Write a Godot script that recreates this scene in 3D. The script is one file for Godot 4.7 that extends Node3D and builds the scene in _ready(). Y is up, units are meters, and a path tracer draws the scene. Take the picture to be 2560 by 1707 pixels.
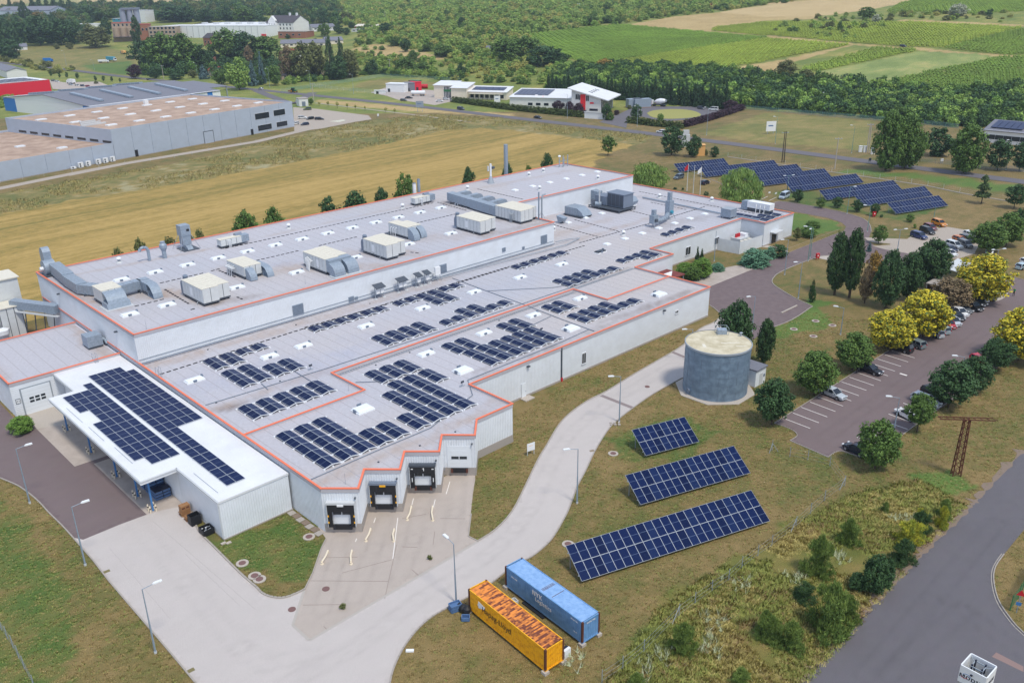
extends Node3D
# An aerial view over a factory with rooftop solar panels. Metres; y is up. The camera stands at (0, 62, 0).
const H := 62.0
const F := 2178.65
const TURN := 0.76335  # the factory's axes are turned by 43.737 degrees
var CB: Basis
var DA := Vector3(cos(TURN), 0, -sin(TURN))
var DB := Vector3(sin(TURN), 0, cos(TURN))
var used := {}
var mats := {}
var shared := {}
var rng := RandomNumberGenerator.new()
var N1 := FastNoiseLite.new()
var N2 := FastNoiseLite.new()

# ---------- mesh builder ----------
class MB:
	var v := PackedVector3Array()
	var n := PackedVector3Array()
	var u := PackedVector2Array()
	var c := PackedColorArray()
	var col := Color.WHITE
	func tri(a: Vector3, b: Vector3, d: Vector3, nn = null):
		var m: Vector3 = (b - a).cross(d - a).normalized()
		if nn != null:
			if m.dot(nn) < 0:
				var t := b
				b = d
				d = t
			m = nn
		v.append_array([a, d, b])
		n.append_array([m, m, m])
		c.append_array([col, col, col])
		u.append_array([Vector2.ZERO, Vector2.ONE, Vector2.RIGHT])
	func quad(a: Vector3, b: Vector3, d: Vector3, e: Vector3, nn = null):
		var m: Vector3 = (b - a).cross(e - a).normalized()
		if nn != null:
			if m.dot(nn) < 0:
				var t := b
				b = e
				e = t
			m = nn
		v.append_array([a, d, b, a, e, d])
		n.append_array([m, m, m, m, m, m])
		c.append_array([col, col, col, col, col, col])
		u.append_array([Vector2(0, 1), Vector2(1, 0), Vector2(1, 1), Vector2(0, 1), Vector2(0, 0), Vector2(1, 0)])
	func quadn(a: Vector3, b: Vector3, d: Vector3, e: Vector3, na: Vector3, nb: Vector3, nd: Vector3, ne: Vector3):
		if (d - a).cross(e - b).dot(na + nd) < 0:
			var t := b
			b = e
			e = t
			t = nb
			nb = ne
			ne = t
		v.append_array([a, d, b, a, e, d])
		n.append_array([na, nd, nb, na, ne, nd])
		c.append_array([col, col, col, col, col, col])
		u.append_array([Vector2(0, 1), Vector2(1, 0), Vector2(1, 1), Vector2(0, 1), Vector2(0, 0), Vector2(1, 0)])
	func box(p: Vector3, s: Vector3, b := Basis.IDENTITY):   # p is the centre
		var x := b.x * s.x * .5
		var y := b.y * s.y * .5
		var z := b.z * s.z * .5
		quad(p - x - y + z, p + x - y + z, p + x + y + z, p - x + y + z)
		quad(p + x - y - z, p - x - y - z, p - x + y - z, p + x + y - z)
		quad(p + x - y + z, p + x - y - z, p + x + y - z, p + x + y + z)
		quad(p - x - y - z, p - x - y + z, p - x + y + z, p - x + y - z)
		quad(p - x + y + z, p + x + y + z, p + x + y - z, p - x + y - z)
		quad(p - x - y - z, p + x - y - z, p + x - y + z, p - x - y + z)
		return self
	func bx(x0: float, y0: float, z0: float, x1: float, y1: float, z1: float):   # by its two corners
		return box(Vector3(x0 + x1, y0 + y1, z0 + z1) * .5, Vector3(x1 - x0, y1 - y0, z1 - z0))
	func bar(p: Vector3, q: Vector3, w: float, h: float):   # a beam from p to q
		var d := q - p
		var l := d.length()
		if l < .001: return self
		d /= l
		var up := Vector3.UP if absf(d.y) < .99 else Vector3.RIGHT
		var s := d.cross(up).normalized()
		return box((p + q) * .5, Vector3(l, h, w), Basis(d, s.cross(d).normalized(), s))
	func cyl(p: Vector3, q: Vector3, r0: float, r1: float, k := 10, caps := true):
		var d := (q - p).normalized()
		var s := d.cross(Vector3.UP if absf(d.y) < .9 else Vector3.RIGHT).normalized()
		var t := d.cross(s)
		for i in k:
			var a := TAU * i / k
			var b := TAU * (i + 1) / k
			var e := s * cos(a) + t * sin(a)
			var f := s * cos(b) + t * sin(b)
			quadn(p + f * r0, p + e * r0, q + e * r1, q + f * r1, f, e, e, f)
			if caps:
				if r1 > .001: tri(q, q + f * r1, q + e * r1, d)
				if r0 > .001: tri(p, p + e * r0, p + f * r0, -d)
		return self
	func tube(pts: Array, r: float, k := 8):
		for i in pts.size() - 1: cyl(pts[i], pts[i + 1], r, r, k)
		return self
	func prism(poly: PackedVector2Array, y0: float, y1: float, sides := true, bottom := false):   # x, z outline
		var ix := Geometry2D.triangulate_polygon(poly)
		for i in range(0, ix.size(), 3):
			var a := poly[ix[i]]
			var b := poly[ix[i + 1]]
			var d := poly[ix[i + 2]]
			tri(Vector3(a.x, y1, a.y), Vector3(b.x, y1, b.y), Vector3(d.x, y1, d.y), Vector3.UP)
			if bottom: tri(Vector3(a.x, y0, a.y), Vector3(b.x, y0, b.y), Vector3(d.x, y0, d.y), Vector3.DOWN)
		if sides:
			var cw := Geometry2D.is_polygon_clockwise(poly)
			for i in poly.size():
				var a := poly[i]
				var b := poly[(i + 1) % poly.size()]
				if not cw:
					var t := a
					a = b
					b = t
				quad(Vector3(a.x, y0, a.y), Vector3(b.x, y0, b.y), Vector3(b.x, y1, b.y), Vector3(a.x, y1, a.y))
		return self
	func lathe(p: Vector3, prof: Array, k := 12):   # prof: [radius, height] pairs from bottom to top
		for j in prof.size() - 1:
			var r0: float = prof[j][0]
			var r1: float = prof[j + 1][0]
			var y0: float = prof[j][1]
			var y1: float = prof[j + 1][1]
			var sl := Vector2(y1 - y0, r0 - r1).normalized()
			for i in k:
				var a := TAU * i / k
				var b := TAU * (i + 1) / k
				var e := Vector3(cos(a), 0, sin(a))
				var f := Vector3(cos(b), 0, sin(b))
				var ne := (e * sl.x + Vector3.UP * sl.y).normalized()
				var nf := (f * sl.x + Vector3.UP * sl.y).normalized()
				quadn(p + f * r0 + Vector3.UP * y0, p + e * r0 + Vector3.UP * y0, p + e * r1 + Vector3.UP * y1, p + f * r1 + Vector3.UP * y1, nf, ne, ne, nf)
		return self
	func slab(prof: Array, x0: float, x1: float):   # an outline in (z, y) drawn out from x0 to x1
		var poly := PackedVector2Array(prof)
		var ix := Geometry2D.triangulate_polygon(poly)
		for i in range(0, ix.size(), 3):
			var a := poly[ix[i]]
			var b := poly[ix[i + 1]]
			var d := poly[ix[i + 2]]
			tri(Vector3(x1, a.y, a.x), Vector3(x1, b.y, b.x), Vector3(x1, d.y, d.x), Vector3.RIGHT)
			tri(Vector3(x0, a.y, a.x), Vector3(x0, b.y, b.x), Vector3(x0, d.y, d.x), Vector3.LEFT)
		var cw := Geometry2D.is_polygon_clockwise(poly)
		for i in poly.size():
			var a := poly[i]
			var b := poly[(i + 1) % poly.size()]
			var o := (b - a).orthogonal() * (1.0 if cw else -1.0)
			quad(Vector3(x0, a.y, a.x), Vector3(x1, a.y, a.x), Vector3(x1, b.y, b.x), Vector3(x0, b.y, b.x), Vector3(0, o.y, o.x).normalized())
		return self
	func mesh(m: Material) -> ArrayMesh:
		var am := ArrayMesh.new()
		add_to(am, m)
		return am
	func add_to(am: ArrayMesh, m: Material):
		var ar := []
		ar.resize(Mesh.ARRAY_MAX)
		ar[Mesh.ARRAY_VERTEX] = v
		ar[Mesh.ARRAY_NORMAL] = n
		ar[Mesh.ARRAY_TEX_UV] = u
		ar[Mesh.ARRAY_COLOR] = c
		am.add_surface_from_arrays(Mesh.PRIMITIVE_TRIANGLES, ar)
		am.surface_set_material(am.get_surface_count() - 1, m)

# ---------- nodes ----------
func numbered(called: String) -> String:
	var k: int = used.get(called, 0)
	used[called] = k + 1
	return called if k == 0 else "%s_%03d" % [called, k]

func thing(called: String, label: String, category: String, at := Vector3.ZERO, turn := 0.0, group := "") -> Node3D:
	var o := Node3D.new()
	o.name = numbered(called)
	add_child(o)
	o.position = at
	o.rotation.y = turn
	o.set_meta("label", label)
	o.set_meta("category", category)
	if group: o.set_meta("group", group)
	return o

func part(called: String, m, mat: Material, parent: Node) -> MeshInstance3D:
	var o := MeshInstance3D.new()
	o.name = called
	o.mesh = m.mesh(mat) if m is MB else m
	parent.add_child(o, true)
	return o

func one(called: String, m, mat: Material, label: String, category: String, at := Vector3.ZERO, turn := 0.0, group := "") -> MeshInstance3D:
	var o := MeshInstance3D.new()
	o.name = numbered(called)
	o.mesh = m.mesh(mat) if m is MB else m
	add_child(o)
	o.position = at
	o.rotation.y = turn
	o.set_meta("label", label)
	o.set_meta("category", category)
	if group: o.set_meta("group", group)
	return o

func struct(called: String, m, mat: Material) -> MeshInstance3D:
	var o := MeshInstance3D.new()
	o.name = numbered(called)
	o.mesh = m.mesh(mat) if m is MB else m
	add_child(o)
	o.set_meta("kind", "structure")
	return o

func copy(o: Node3D, base: String, at: Vector3, turn := 0.0, label := "", group := "") -> Node3D:
	var r: Node3D = o.duplicate()
	r.name = numbered(base)
	add_child(r)
	r.position = at
	r.rotation.y = turn
	if label: r.set_meta("label", label)
	if group: r.set_meta("group", group)
	return r

# ---------- where a pixel of the photograph meets the ground ----------
func hill(x: float, z: float) -> float:
	var d := Vector2(x, z).length()
	if d < 400.0 or z > 0: return 0.0
	var be := rad_to_deg(atan2(x, -z))
	var d0: float
	var l: float
	if be < 0:
		var t := clampf(-be / 28.0, 0, 1)
		d0 = lerpf(540, 820, t)
		l = lerpf(700, 1100, t)
	else:
		var t := clampf(be / 24.0, 0, 1)
		d0 = lerpf(540, 455, t)
		l = lerpf(700, 413, t)
	var e := maxf(0, d - d0)
	e = e * e / (e + 90.0)
	return 60.0 * (1.0 - exp(-e / l))

func ray(p: Vector2) -> Vector3:
	return CB * Vector3((p.x - 1280.0) / F, -(p.y - 853.5) / F, -1)

func G(p: Vector2, y := 0.0) -> Vector3:
	var d := ray(p)
	return Vector3(0, H, 0) + d * ((y - H) / d.y)

func GT(p: Vector2) -> Vector3:
	var d := ray(p)
	if d.y < -.001:
		var q := G(p)
		if Vector2(q.x, q.z).length() < 440: return q
	var t0 := 300.0
	var t1 := 300.0
	while t1 < 5000:
		t1 = t0 * 1.02
		var q := Vector3(0, H, 0) + d * t1
		if q.y < hill(q.x, q.z): break
		t0 = t1
	for i in 24:
		var t := (t0 + t1) * .5
		var q := Vector3(0, H, 0) + d * t
		if q.y < hill(q.x, q.z): t1 = t
		else: t0 = t
	return Vector3(0, H, 0) + d * t0

func Z(r: int, c: int, x: float, y: float) -> Vector2:   # r, c: a tile of the photograph; x, y: a point in it
	return Vector2(c * 640 + x / 3.672, [0, 427, 854, 1280][r] + y / 3.672)

func GZ(r: int, c: int, x: float, y: float) -> Vector3: return GT(Z(r, c, x, y))

func line(r: int, c: int, a: Array) -> Array:
	var o := []
	for i in range(0, a.size(), 2): o.append(GZ(r, c, a[i], a[i + 1]))
	return o

func xz(a: Array) -> PackedVector2Array:
	var o := PackedVector2Array()
	for p in a: o.append(Vector2(p.x, p.z))
	return o

func AB(a: float, y: float, b: float) -> Vector3: return DA * a + DB * b + Vector3.UP * y

func up_to(p: Vector3, px: Vector2) -> float:   # how high above p a pixel straight over it is
	var d := ray(px)
	return H + d.y * Vector2(p.x, p.z).length() / Vector2(d.x, d.z).length() - p.y

func ppm(p: Vector3) -> float:   # pixels of the photograph per metre at p
	return F / -((p - Vector3(0, H, 0)) * CB).z

func proj(p: Vector3) -> Vector2:
	var c := (p - Vector3(0, H, 0)) * CB
	return Vector2(1280 + F * c.x / -c.z, 853.5 - F * c.y / -c.z)

# ---------- materials ----------
func lin(r: float, g: float, b: float) -> Color: return Color(r / 255.0, g / 255.0, b / 255.0)

func noise_tex(seed_: int, freq: float, oct: int, lo: Color, hi: Color, size := 512, mid = null) -> NoiseTexture2D:
	var f := FastNoiseLite.new()
	f.seed = seed_
	f.noise_type = FastNoiseLite.TYPE_SIMPLEX
	f.frequency = freq
	f.fractal_octaves = oct
	f.fractal_gain = .62
	var g := Gradient.new()
	g.set_color(0, lo)
	g.set_color(1, hi)
	if mid != null: g.add_point(.5, mid)
	var t := NoiseTexture2D.new()
	t.width = size
	t.height = size
	t.seamless = true
	t.noise = f
	t.color_ramp = g
	t.generate_mipmaps = true
	return t

func paint(called: String, col: Color, rough := .7, metal := 0.0, tex: Texture2D = null, per := 8.0) -> StandardMaterial3D:
	if mats.has(called): return mats[called]
	var m := StandardMaterial3D.new()
	m.albedo_color = col
	m.roughness = rough
	m.metallic = metal
	if tex:
		m.albedo_texture = tex
		m.uv1_triplanar = true
		m.uv1_world_triplanar = true
		m.uv1_scale = Vector3.ONE / per
	mats[called] = m
	return m

func M(called: String) -> StandardMaterial3D: return mats[called]

func make_materials():
	var fine := noise_tex(3, .03, 6, Color(.72, .72, .72), Color(1, 1, 1), 1024)
	var blotch := noise_tex(7, .006, 7, Color(.90, .895, .89), Color(1, 1, 1), 1024)
	var dirt := noise_tex(11, .005, 6, Color(.94, .935, .93), Color(1, 1, 1), 1024)
	var grass := noise_tex(5, .06, 5, Color(.26, .28, .22), Color(1, .99, .92), 1024, Color(.80, .80, .74))
	paint("ground", Color(1, 1, 1), .95, 0, grass, 8.0).vertex_color_use_as_albedo = true
	paint("ground_far", Color(1, 1, 1), .95, 0, grass, 21.0).vertex_color_use_as_albedo = true
	paint("concrete_road", lin(194, 187, 184), .9, 0, blotch, 34.0)
	paint("concrete_apron", lin(182, 171, 163), .9, 0, blotch, 22.0)
	paint("concrete", lin(190, 182, 176), .9, 0, fine, 3.0)
	paint("concrete_pale", lin(206, 196, 186), .9, 0, fine, 4.0)
	paint("asphalt", lin(118, 104, 105), .92, 0, noise_tex(19, .012, 7, Color(.88, .87, .88), Color(1, 1, 1), 1024), 26.0)
	paint("asphalt_road", lin(102, 99, 105), .92, 0, noise_tex(23, .012, 7, Color(.89, .89, .89), Color(1, 1, 1), 1024), 26.0)
	paint("asphalt_far", lin(102, 99, 105), .92)
	paint("gravel", lin(196, 184, 172), .95, 0, fine, 9.0)
	paint("kerb", lin(186, 178, 170), .9, 0, fine, 2.0)
	paint("kerb_seam", lin(150, 132, 118), .95, 0, fine, 1.5)
	paint("line_paint", lin(226, 222, 218), .8)
	paint("roof", lin(184, 183, 191), .75, 0, dirt, 31.0)
	paint("roof_blue", lin(198, 200, 214), .75, 0, dirt, 26.0)
	paint("seam", lin(160, 156, 160), .8)
	paint("roof_dirt", lin(184, 166, 152), .9, 0, fine, 2.5)
	paint("roof_dust", lin(198, 188, 180), .9, 0, fine, 4.0)
	paint("wall", lin(226, 232, 240), .45, 0, dirt, 17.0)
	paint("wall_flat", lin(224, 230, 237), .5)
	paint("orange", lin(232, 122, 88), .5)
	paint("white", lin(228, 231, 235), .4)
	paint("white_roof", lin(226, 229, 234), .45, 0, dirt, 40.0)
	paint("cream_panel", lin(222, 217, 202), .5, 0, dirt, 6.0)
	paint("ahu_wall", lin(212, 217, 220), .5, 0, dirt, 5.0)
	paint("galv", lin(160, 175, 192), .5, .15, noise_tex(31, .02, 4, Color(.8, .8, .8), Color(1, 1, 1), 256), 2.5)
	paint("galv_dark", lin(116, 128, 146), .55, .1)
	paint("steel", lin(156, 165, 175), .5, .2)
	paint("steel_dark", lin(74, 82, 94), .55, .1)
	paint("black", lin(26, 28, 34), .6)
	paint("rubber", lin(40, 42, 50), .85)
	paint("mat_black", lin(44, 42, 48), .9)
	paint("glass", lin(40, 48, 56), .08, .0)
	paint("glass_blue", lin(34, 43, 55), .08)
	paint("dome", lin(226, 232, 238), .25)
	paint("yellow", lin(240, 176, 20), .5)
	paint("cream", lin(226, 214, 192), .55)
	paint("red", lin(196, 30, 44), .45)
	paint("blue", lin(64, 122, 182), .5)
	paint("crate_blue", lin(84, 116, 160), .55)
	paint("navy", lin(28, 36, 58), .4)
	paint("green", lin(40, 110, 70), .5)
	paint("wood", lin(176, 130, 88), .8, 0, fine, .8)
	paint("bark", lin(92, 80, 68), .95, 0, fine, 1.0)
	paint("rust", lin(120, 74, 54), .9, 0, noise_tex(41, .02, 5, Color(.55, .5, .5), Color(1, .95, .9), 512), 2.0)
	paint("lamp", lin(142, 158, 174), .5, .15)
	paint("lamp_green", lin(120, 160, 156), .5, .3)
	paint("lamp_head", lin(226, 230, 234), .4)
	paint("tank", lin(134, 156, 178), .55, .1, noise_tex(47, .01, 6, Color(.72, .74, .76), Color(1, 1, 1), 512), 9.0)
	paint("tank_roof", lin(214, 206, 184), .8, 0, noise_tex(49, .008, 6, Color(.82, .80, .74), Color(1, 1, 1), 512), 12.0)
	paint("tyre", lin(30, 30, 32), .9)
	paint("rim", lin(168, 170, 176), .35, .6)
	paint("head_lamp", lin(226, 230, 236), .15)
	paint("tail_lamp", lin(150, 20, 26), .25)
	paint("manhole", lin(116, 88, 86), .9)
	paint("brick", lin(176, 120, 96), .9, 0, fine, 3.0)
	paint("tile_red", lin(176, 84, 66), .85, 0, fine, 4.0)
	paint("tile_dark", lin(88, 84, 92), .85, 0, fine, 4.0)
	paint("slate", lin(120, 122, 134), .7, 0, dirt, 12.0)
	paint("plaster", lin(232, 222, 206), .8, 0, dirt, 9.0)
	paint("plaster_pale", lin(228, 229, 230), .8, 0, dirt, 9.0)
	paint("plaster_brown", lin(176, 156, 138), .85, 0, blotch, 12.0)
	paint("clad_grey", lin(176, 188, 206), .5, 0, dirt, 21.0)
	paint("clad_dark", lin(126, 134, 146), .5)
	paint("roof_brown", lin(190, 166, 148), .9, 0, noise_tex(53, .006, 7, Color(.78, .75, .74), Color(1, 1, 1), 1024), 60.0)
	paint("clad_blue", lin(28, 112, 190), .5)
	paint("clad_red", lin(216, 26, 56), .5)
	paint("pv_frame", lin(178, 186, 196), .45, .1)
	paint("box_grey", lin(196, 200, 204), .5)
	paint("teal", lin(60, 150, 176), .5)
	paint("flag_white", lin(236, 236, 238), .8)
	paint("orange_box", lin(232, 178, 110), .6)
	# the face of a solar module: dark cells with thin silver lines and a gap across the middle
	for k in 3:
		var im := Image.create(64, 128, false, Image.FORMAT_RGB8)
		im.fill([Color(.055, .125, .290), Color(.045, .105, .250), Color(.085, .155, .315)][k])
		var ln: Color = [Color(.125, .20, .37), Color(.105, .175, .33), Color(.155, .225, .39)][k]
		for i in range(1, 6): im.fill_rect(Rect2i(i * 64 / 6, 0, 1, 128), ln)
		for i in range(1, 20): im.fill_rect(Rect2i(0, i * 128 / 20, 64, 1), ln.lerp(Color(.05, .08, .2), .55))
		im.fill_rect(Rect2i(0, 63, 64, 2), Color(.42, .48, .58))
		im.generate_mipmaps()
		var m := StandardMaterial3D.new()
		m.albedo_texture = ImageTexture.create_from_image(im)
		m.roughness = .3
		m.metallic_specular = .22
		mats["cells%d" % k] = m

# a solar module lying in x (width) and z (length), its top at y = 0.04
func module_mesh(w: float, l: float, kind: int) -> ArrayMesh:
	var key := "module%.2f_%.2f_%d" % [w, l, kind]
	if shared.has(key): return shared[key]
	var m := MB.new()
	m.box(Vector3.ZERO, Vector3(w, .07, l))
	var g := MB.new()
	var e := .026
	g.quad(Vector3(-w / 2 + e, .038, l / 2 - e), Vector3(w / 2 - e, .038, l / 2 - e), Vector3(w / 2 - e, .038, -l / 2 + e), Vector3(-w / 2 + e, .038, -l / 2 + e))
	var am := m.mesh(M("pv_frame"))
	g.add_to(am, M("cells%d" % kind))
	shared[key] = am
	return am

func module_at(parent: Node, w: float, l: float, kind: int, t: Transform3D):
	var o := part("panel", module_mesh(w, l, kind), null, parent)
	o.transform = t

func _ready():
	rng.seed = 20240
	N1.seed = 4
	N1.frequency = .011
	N1.fractal_octaves = 5
	N2.seed = 9
	N2.frequency = .09
	N2.fractal_octaves = 4
	CB = Basis(Vector3.RIGHT, deg_to_rad(-22.267)) * Basis(Vector3.BACK, deg_to_rad(-.776))
	var cam := Camera3D.new()
	cam.name = "camera"
	cam.fov = 42.786
	cam.near = .5
	cam.far = 9000
	cam.transform = Transform3D(CB, Vector3(0, H, 0))
	add_child(cam)
	cam.current = true
	var sm := ProceduralSkyMaterial.new()
	sm.sky_top_color = Color(.54, .60, .70)
	sm.sky_horizon_color = Color(.80, .83, .87)
	sm.sky_curve = .2
	sm.ground_bottom_color = Color(.30, .30, .28)
	sm.ground_horizon_color = Color(.66, .68, .70)
	sm.sun_angle_max = 1.0
	var sky := Sky.new()
	sky.sky_material = sm
	var env := Environment.new()
	env.background_mode = Environment.BG_SKY
	env.sky = sky
	env.ambient_light_source = Environment.AMBIENT_SOURCE_SKY
	env.tonemap_mode = Environment.TONE_MAPPER_LINEAR
	env.tonemap_exposure = 1.78
	env.sdfgi_enabled = true
	env.ssao_enabled = true
	env.ssil_enabled = true
	env.fog_enabled = true
	env.fog_density = .0001
	env.fog_light_color = Color(.74, .80, .88)
	var we := WorldEnvironment.new()
	we.name = "world_environment"
	we.environment = env
	add_child(we)
	var sun := DirectionalLight3D.new()
	sun.name = "sun"
	sun.light_energy = .5
	sun.light_color = Color(1, .97, .91)
	sun.light_angular_distance = 10.0
	sun.shadow_enabled = true
	add_child(sun)
	sun.look_at_from_position(Vector3.ZERO, -Vector3(.35, 1.05, .45), Vector3.UP)
	make_materials()
	build_ground()
	build_paving()
	build_factory()
	build_roof_kit()
	build_solar()
	build_yard()
	build_cars()
	build_trees()
	build_town()
	build_fields()

# ---------- ground ----------
var zones := []
func L3(r: float, g: float, b: float) -> Color: return Color(r / 255.0, g / 255.0, b / 255.0).srgb_to_linear()

func zone(kind: String, pts: Array):
	var poly := xz(pts)
	var bb := Rect2(poly[0], Vector2.ZERO)
	for p in poly: bb = bb.expand(p)
	zones.append({"k": kind, "p": poly, "b": bb})

func kind_at(x: float, z: float) -> String:
	var q := Vector2(x, z)
	for i in range(zones.size() - 1, -1, -1):
		if zones[i].b.has_point(q) and Geometry2D.is_point_in_polygon(q, zones[i].p): return zones[i].k
	return ""

func mix3(a: Color, b: Color, c: Color, t: float) -> Color:
	return a.lerp(b, clampf(t * 2, 0, 1)) if t < .5 else b.lerp(c, clampf(t * 2 - 1, 0, 1))

func ground_color(x: float, z: float) -> Color:
	var k := kind_at(x + N2.get_noise_2d(x + 300, z) * 2.5, z + N2.get_noise_2d(x, z + 500) * 2.5)
	var n := N1.get_noise_2d(x * 2.4, z * 2.4) * .9
	var m := N2.get_noise_2d(x * 2.0, z * 2.0)
	var f := N2.get_noise_2d(x * 7.0 + 40, z * 7.0)
	var c: Color
	if k == "gold":
		var a := x * DA.x + z * DA.z
		var b := x * DB.x + z * DB.z + a * .09
		var s := N2.get_noise_2d(a * .08, b * 1.6) * .7 + N1.get_noise_2d(a * .3, b * 2.2) * .7 + N2.get_noise_2d(a * .16 + 70, b * 5.0) * .7
		c = mix3(L3(152, 138, 74), L3(186, 158, 92), L3(208, 176, 112), .52 + s * .75 + m * .25 + f * .5)
	elif k == "weeds":
		c = mix3(L3(116, 124, 70), L3(154, 142, 92), L3(188, 162, 112), .45 + n * .7 + m * .6 + f * .5)
		if m + n > .52: c = c.lerp(L3(186, 190, 170), .5)
	elif k == "green":
		c = mix3(L3(88, 118, 54), L3(114, 124, 66), L3(148, 128, 84), .38 + n * .5 + m * .75 + f * .5)
	elif k == "lawn":
		c = mix3(L3(86, 122, 56), L3(108, 138, 66), L3(132, 140, 78), .4 + n * .5 + m * .4)
	elif k == "wild":
		c = mix3(L3(104, 118, 56), L3(134, 130, 70), L3(164, 142, 94), .42 + n * .6 + m * .6 + f * .4)
	elif k == "tan": c = mix3(L3(186, 160, 110), L3(210, 182, 134), L3(222, 196, 150), .5 + n * .5 + m * .3)
	elif k == "beige": c = mix3(L3(206, 180, 138), L3(224, 196, 152), L3(228, 204, 164), .5 + n * .5 + m * .3)
	elif k == "vine": c = mix3(L3(128, 142, 62), L3(146, 156, 78), L3(176, 168, 100), .4 + n * .5 + m * .3)
	elif k == "meadow": c = mix3(L3(138, 158, 92), L3(162, 176, 108), L3(198, 192, 130), .4 + n * .9 + m * .4)
	elif k == "paddock": c = mix3(L3(120, 128, 68), L3(150, 144, 86), L3(178, 158, 108), .5 + n * .5 + m * .5 + f * .4)
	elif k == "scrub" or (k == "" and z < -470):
		c = mix3(L3(116, 138, 66), L3(150, 158, 80), L3(196, 180, 112), .40 + n * .7 + m * .4)  # sunlight on the far slopes is put into these raised tones
	else:
		c = mix3(L3(108, 116, 62), L3(140, 124, 80), L3(162, 138, 98), .55 + n * .55 + m * .5 + f * .55)
	return c * 1.16

func sheet_grid(called: String, x0: float, x1: float, z0: float, z1: float, cell: float, drop: float, mat: Material):
	var nx := int((x1 - x0) / cell) + 1
	var nz := int((z1 - z0) / cell) + 1
	var v := PackedVector3Array()
	var nn := PackedVector3Array()
	var cc := PackedColorArray()
	var ix := PackedInt32Array()
	v.resize(nx * nz)
	nn.resize(nx * nz)
	cc.resize(nx * nz)
	for j in nz:
		var z := z0 + j * cell
		for i in nx:
			var x := x0 + i * cell
			var k := j * nx + i
			var h := hill(x, z)
			v[k] = Vector3(x, h - drop, z)
			nn[k] = Vector3(h - hill(x + 3, z), 3.0, h - hill(x, z + 3)).normalized() if h > 0 else Vector3.UP
			cc[k] = ground_color(x, z)
	ix.resize((nx - 1) * (nz - 1) * 6)
	var q := 0
	for j in nz - 1:
		for i in nx - 1:
			var k := j * nx + i
			for t in [k, k + 1, k + nx, k + 1, k + nx + 1, k + nx]:
				ix[q] = t
				q += 1
	var ar := []
	ar.resize(Mesh.ARRAY_MAX)
	ar[Mesh.ARRAY_VERTEX] = v
	ar[Mesh.ARRAY_NORMAL] = nn
	ar[Mesh.ARRAY_COLOR] = cc
	ar[Mesh.ARRAY_INDEX] = ix
	var am := ArrayMesh.new()
	am.add_surface_from_arrays(Mesh.PRIMITIVE_TRIANGLES, ar)
	am.surface_set_material(0, mat)
	struct(called, am, null)

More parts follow.
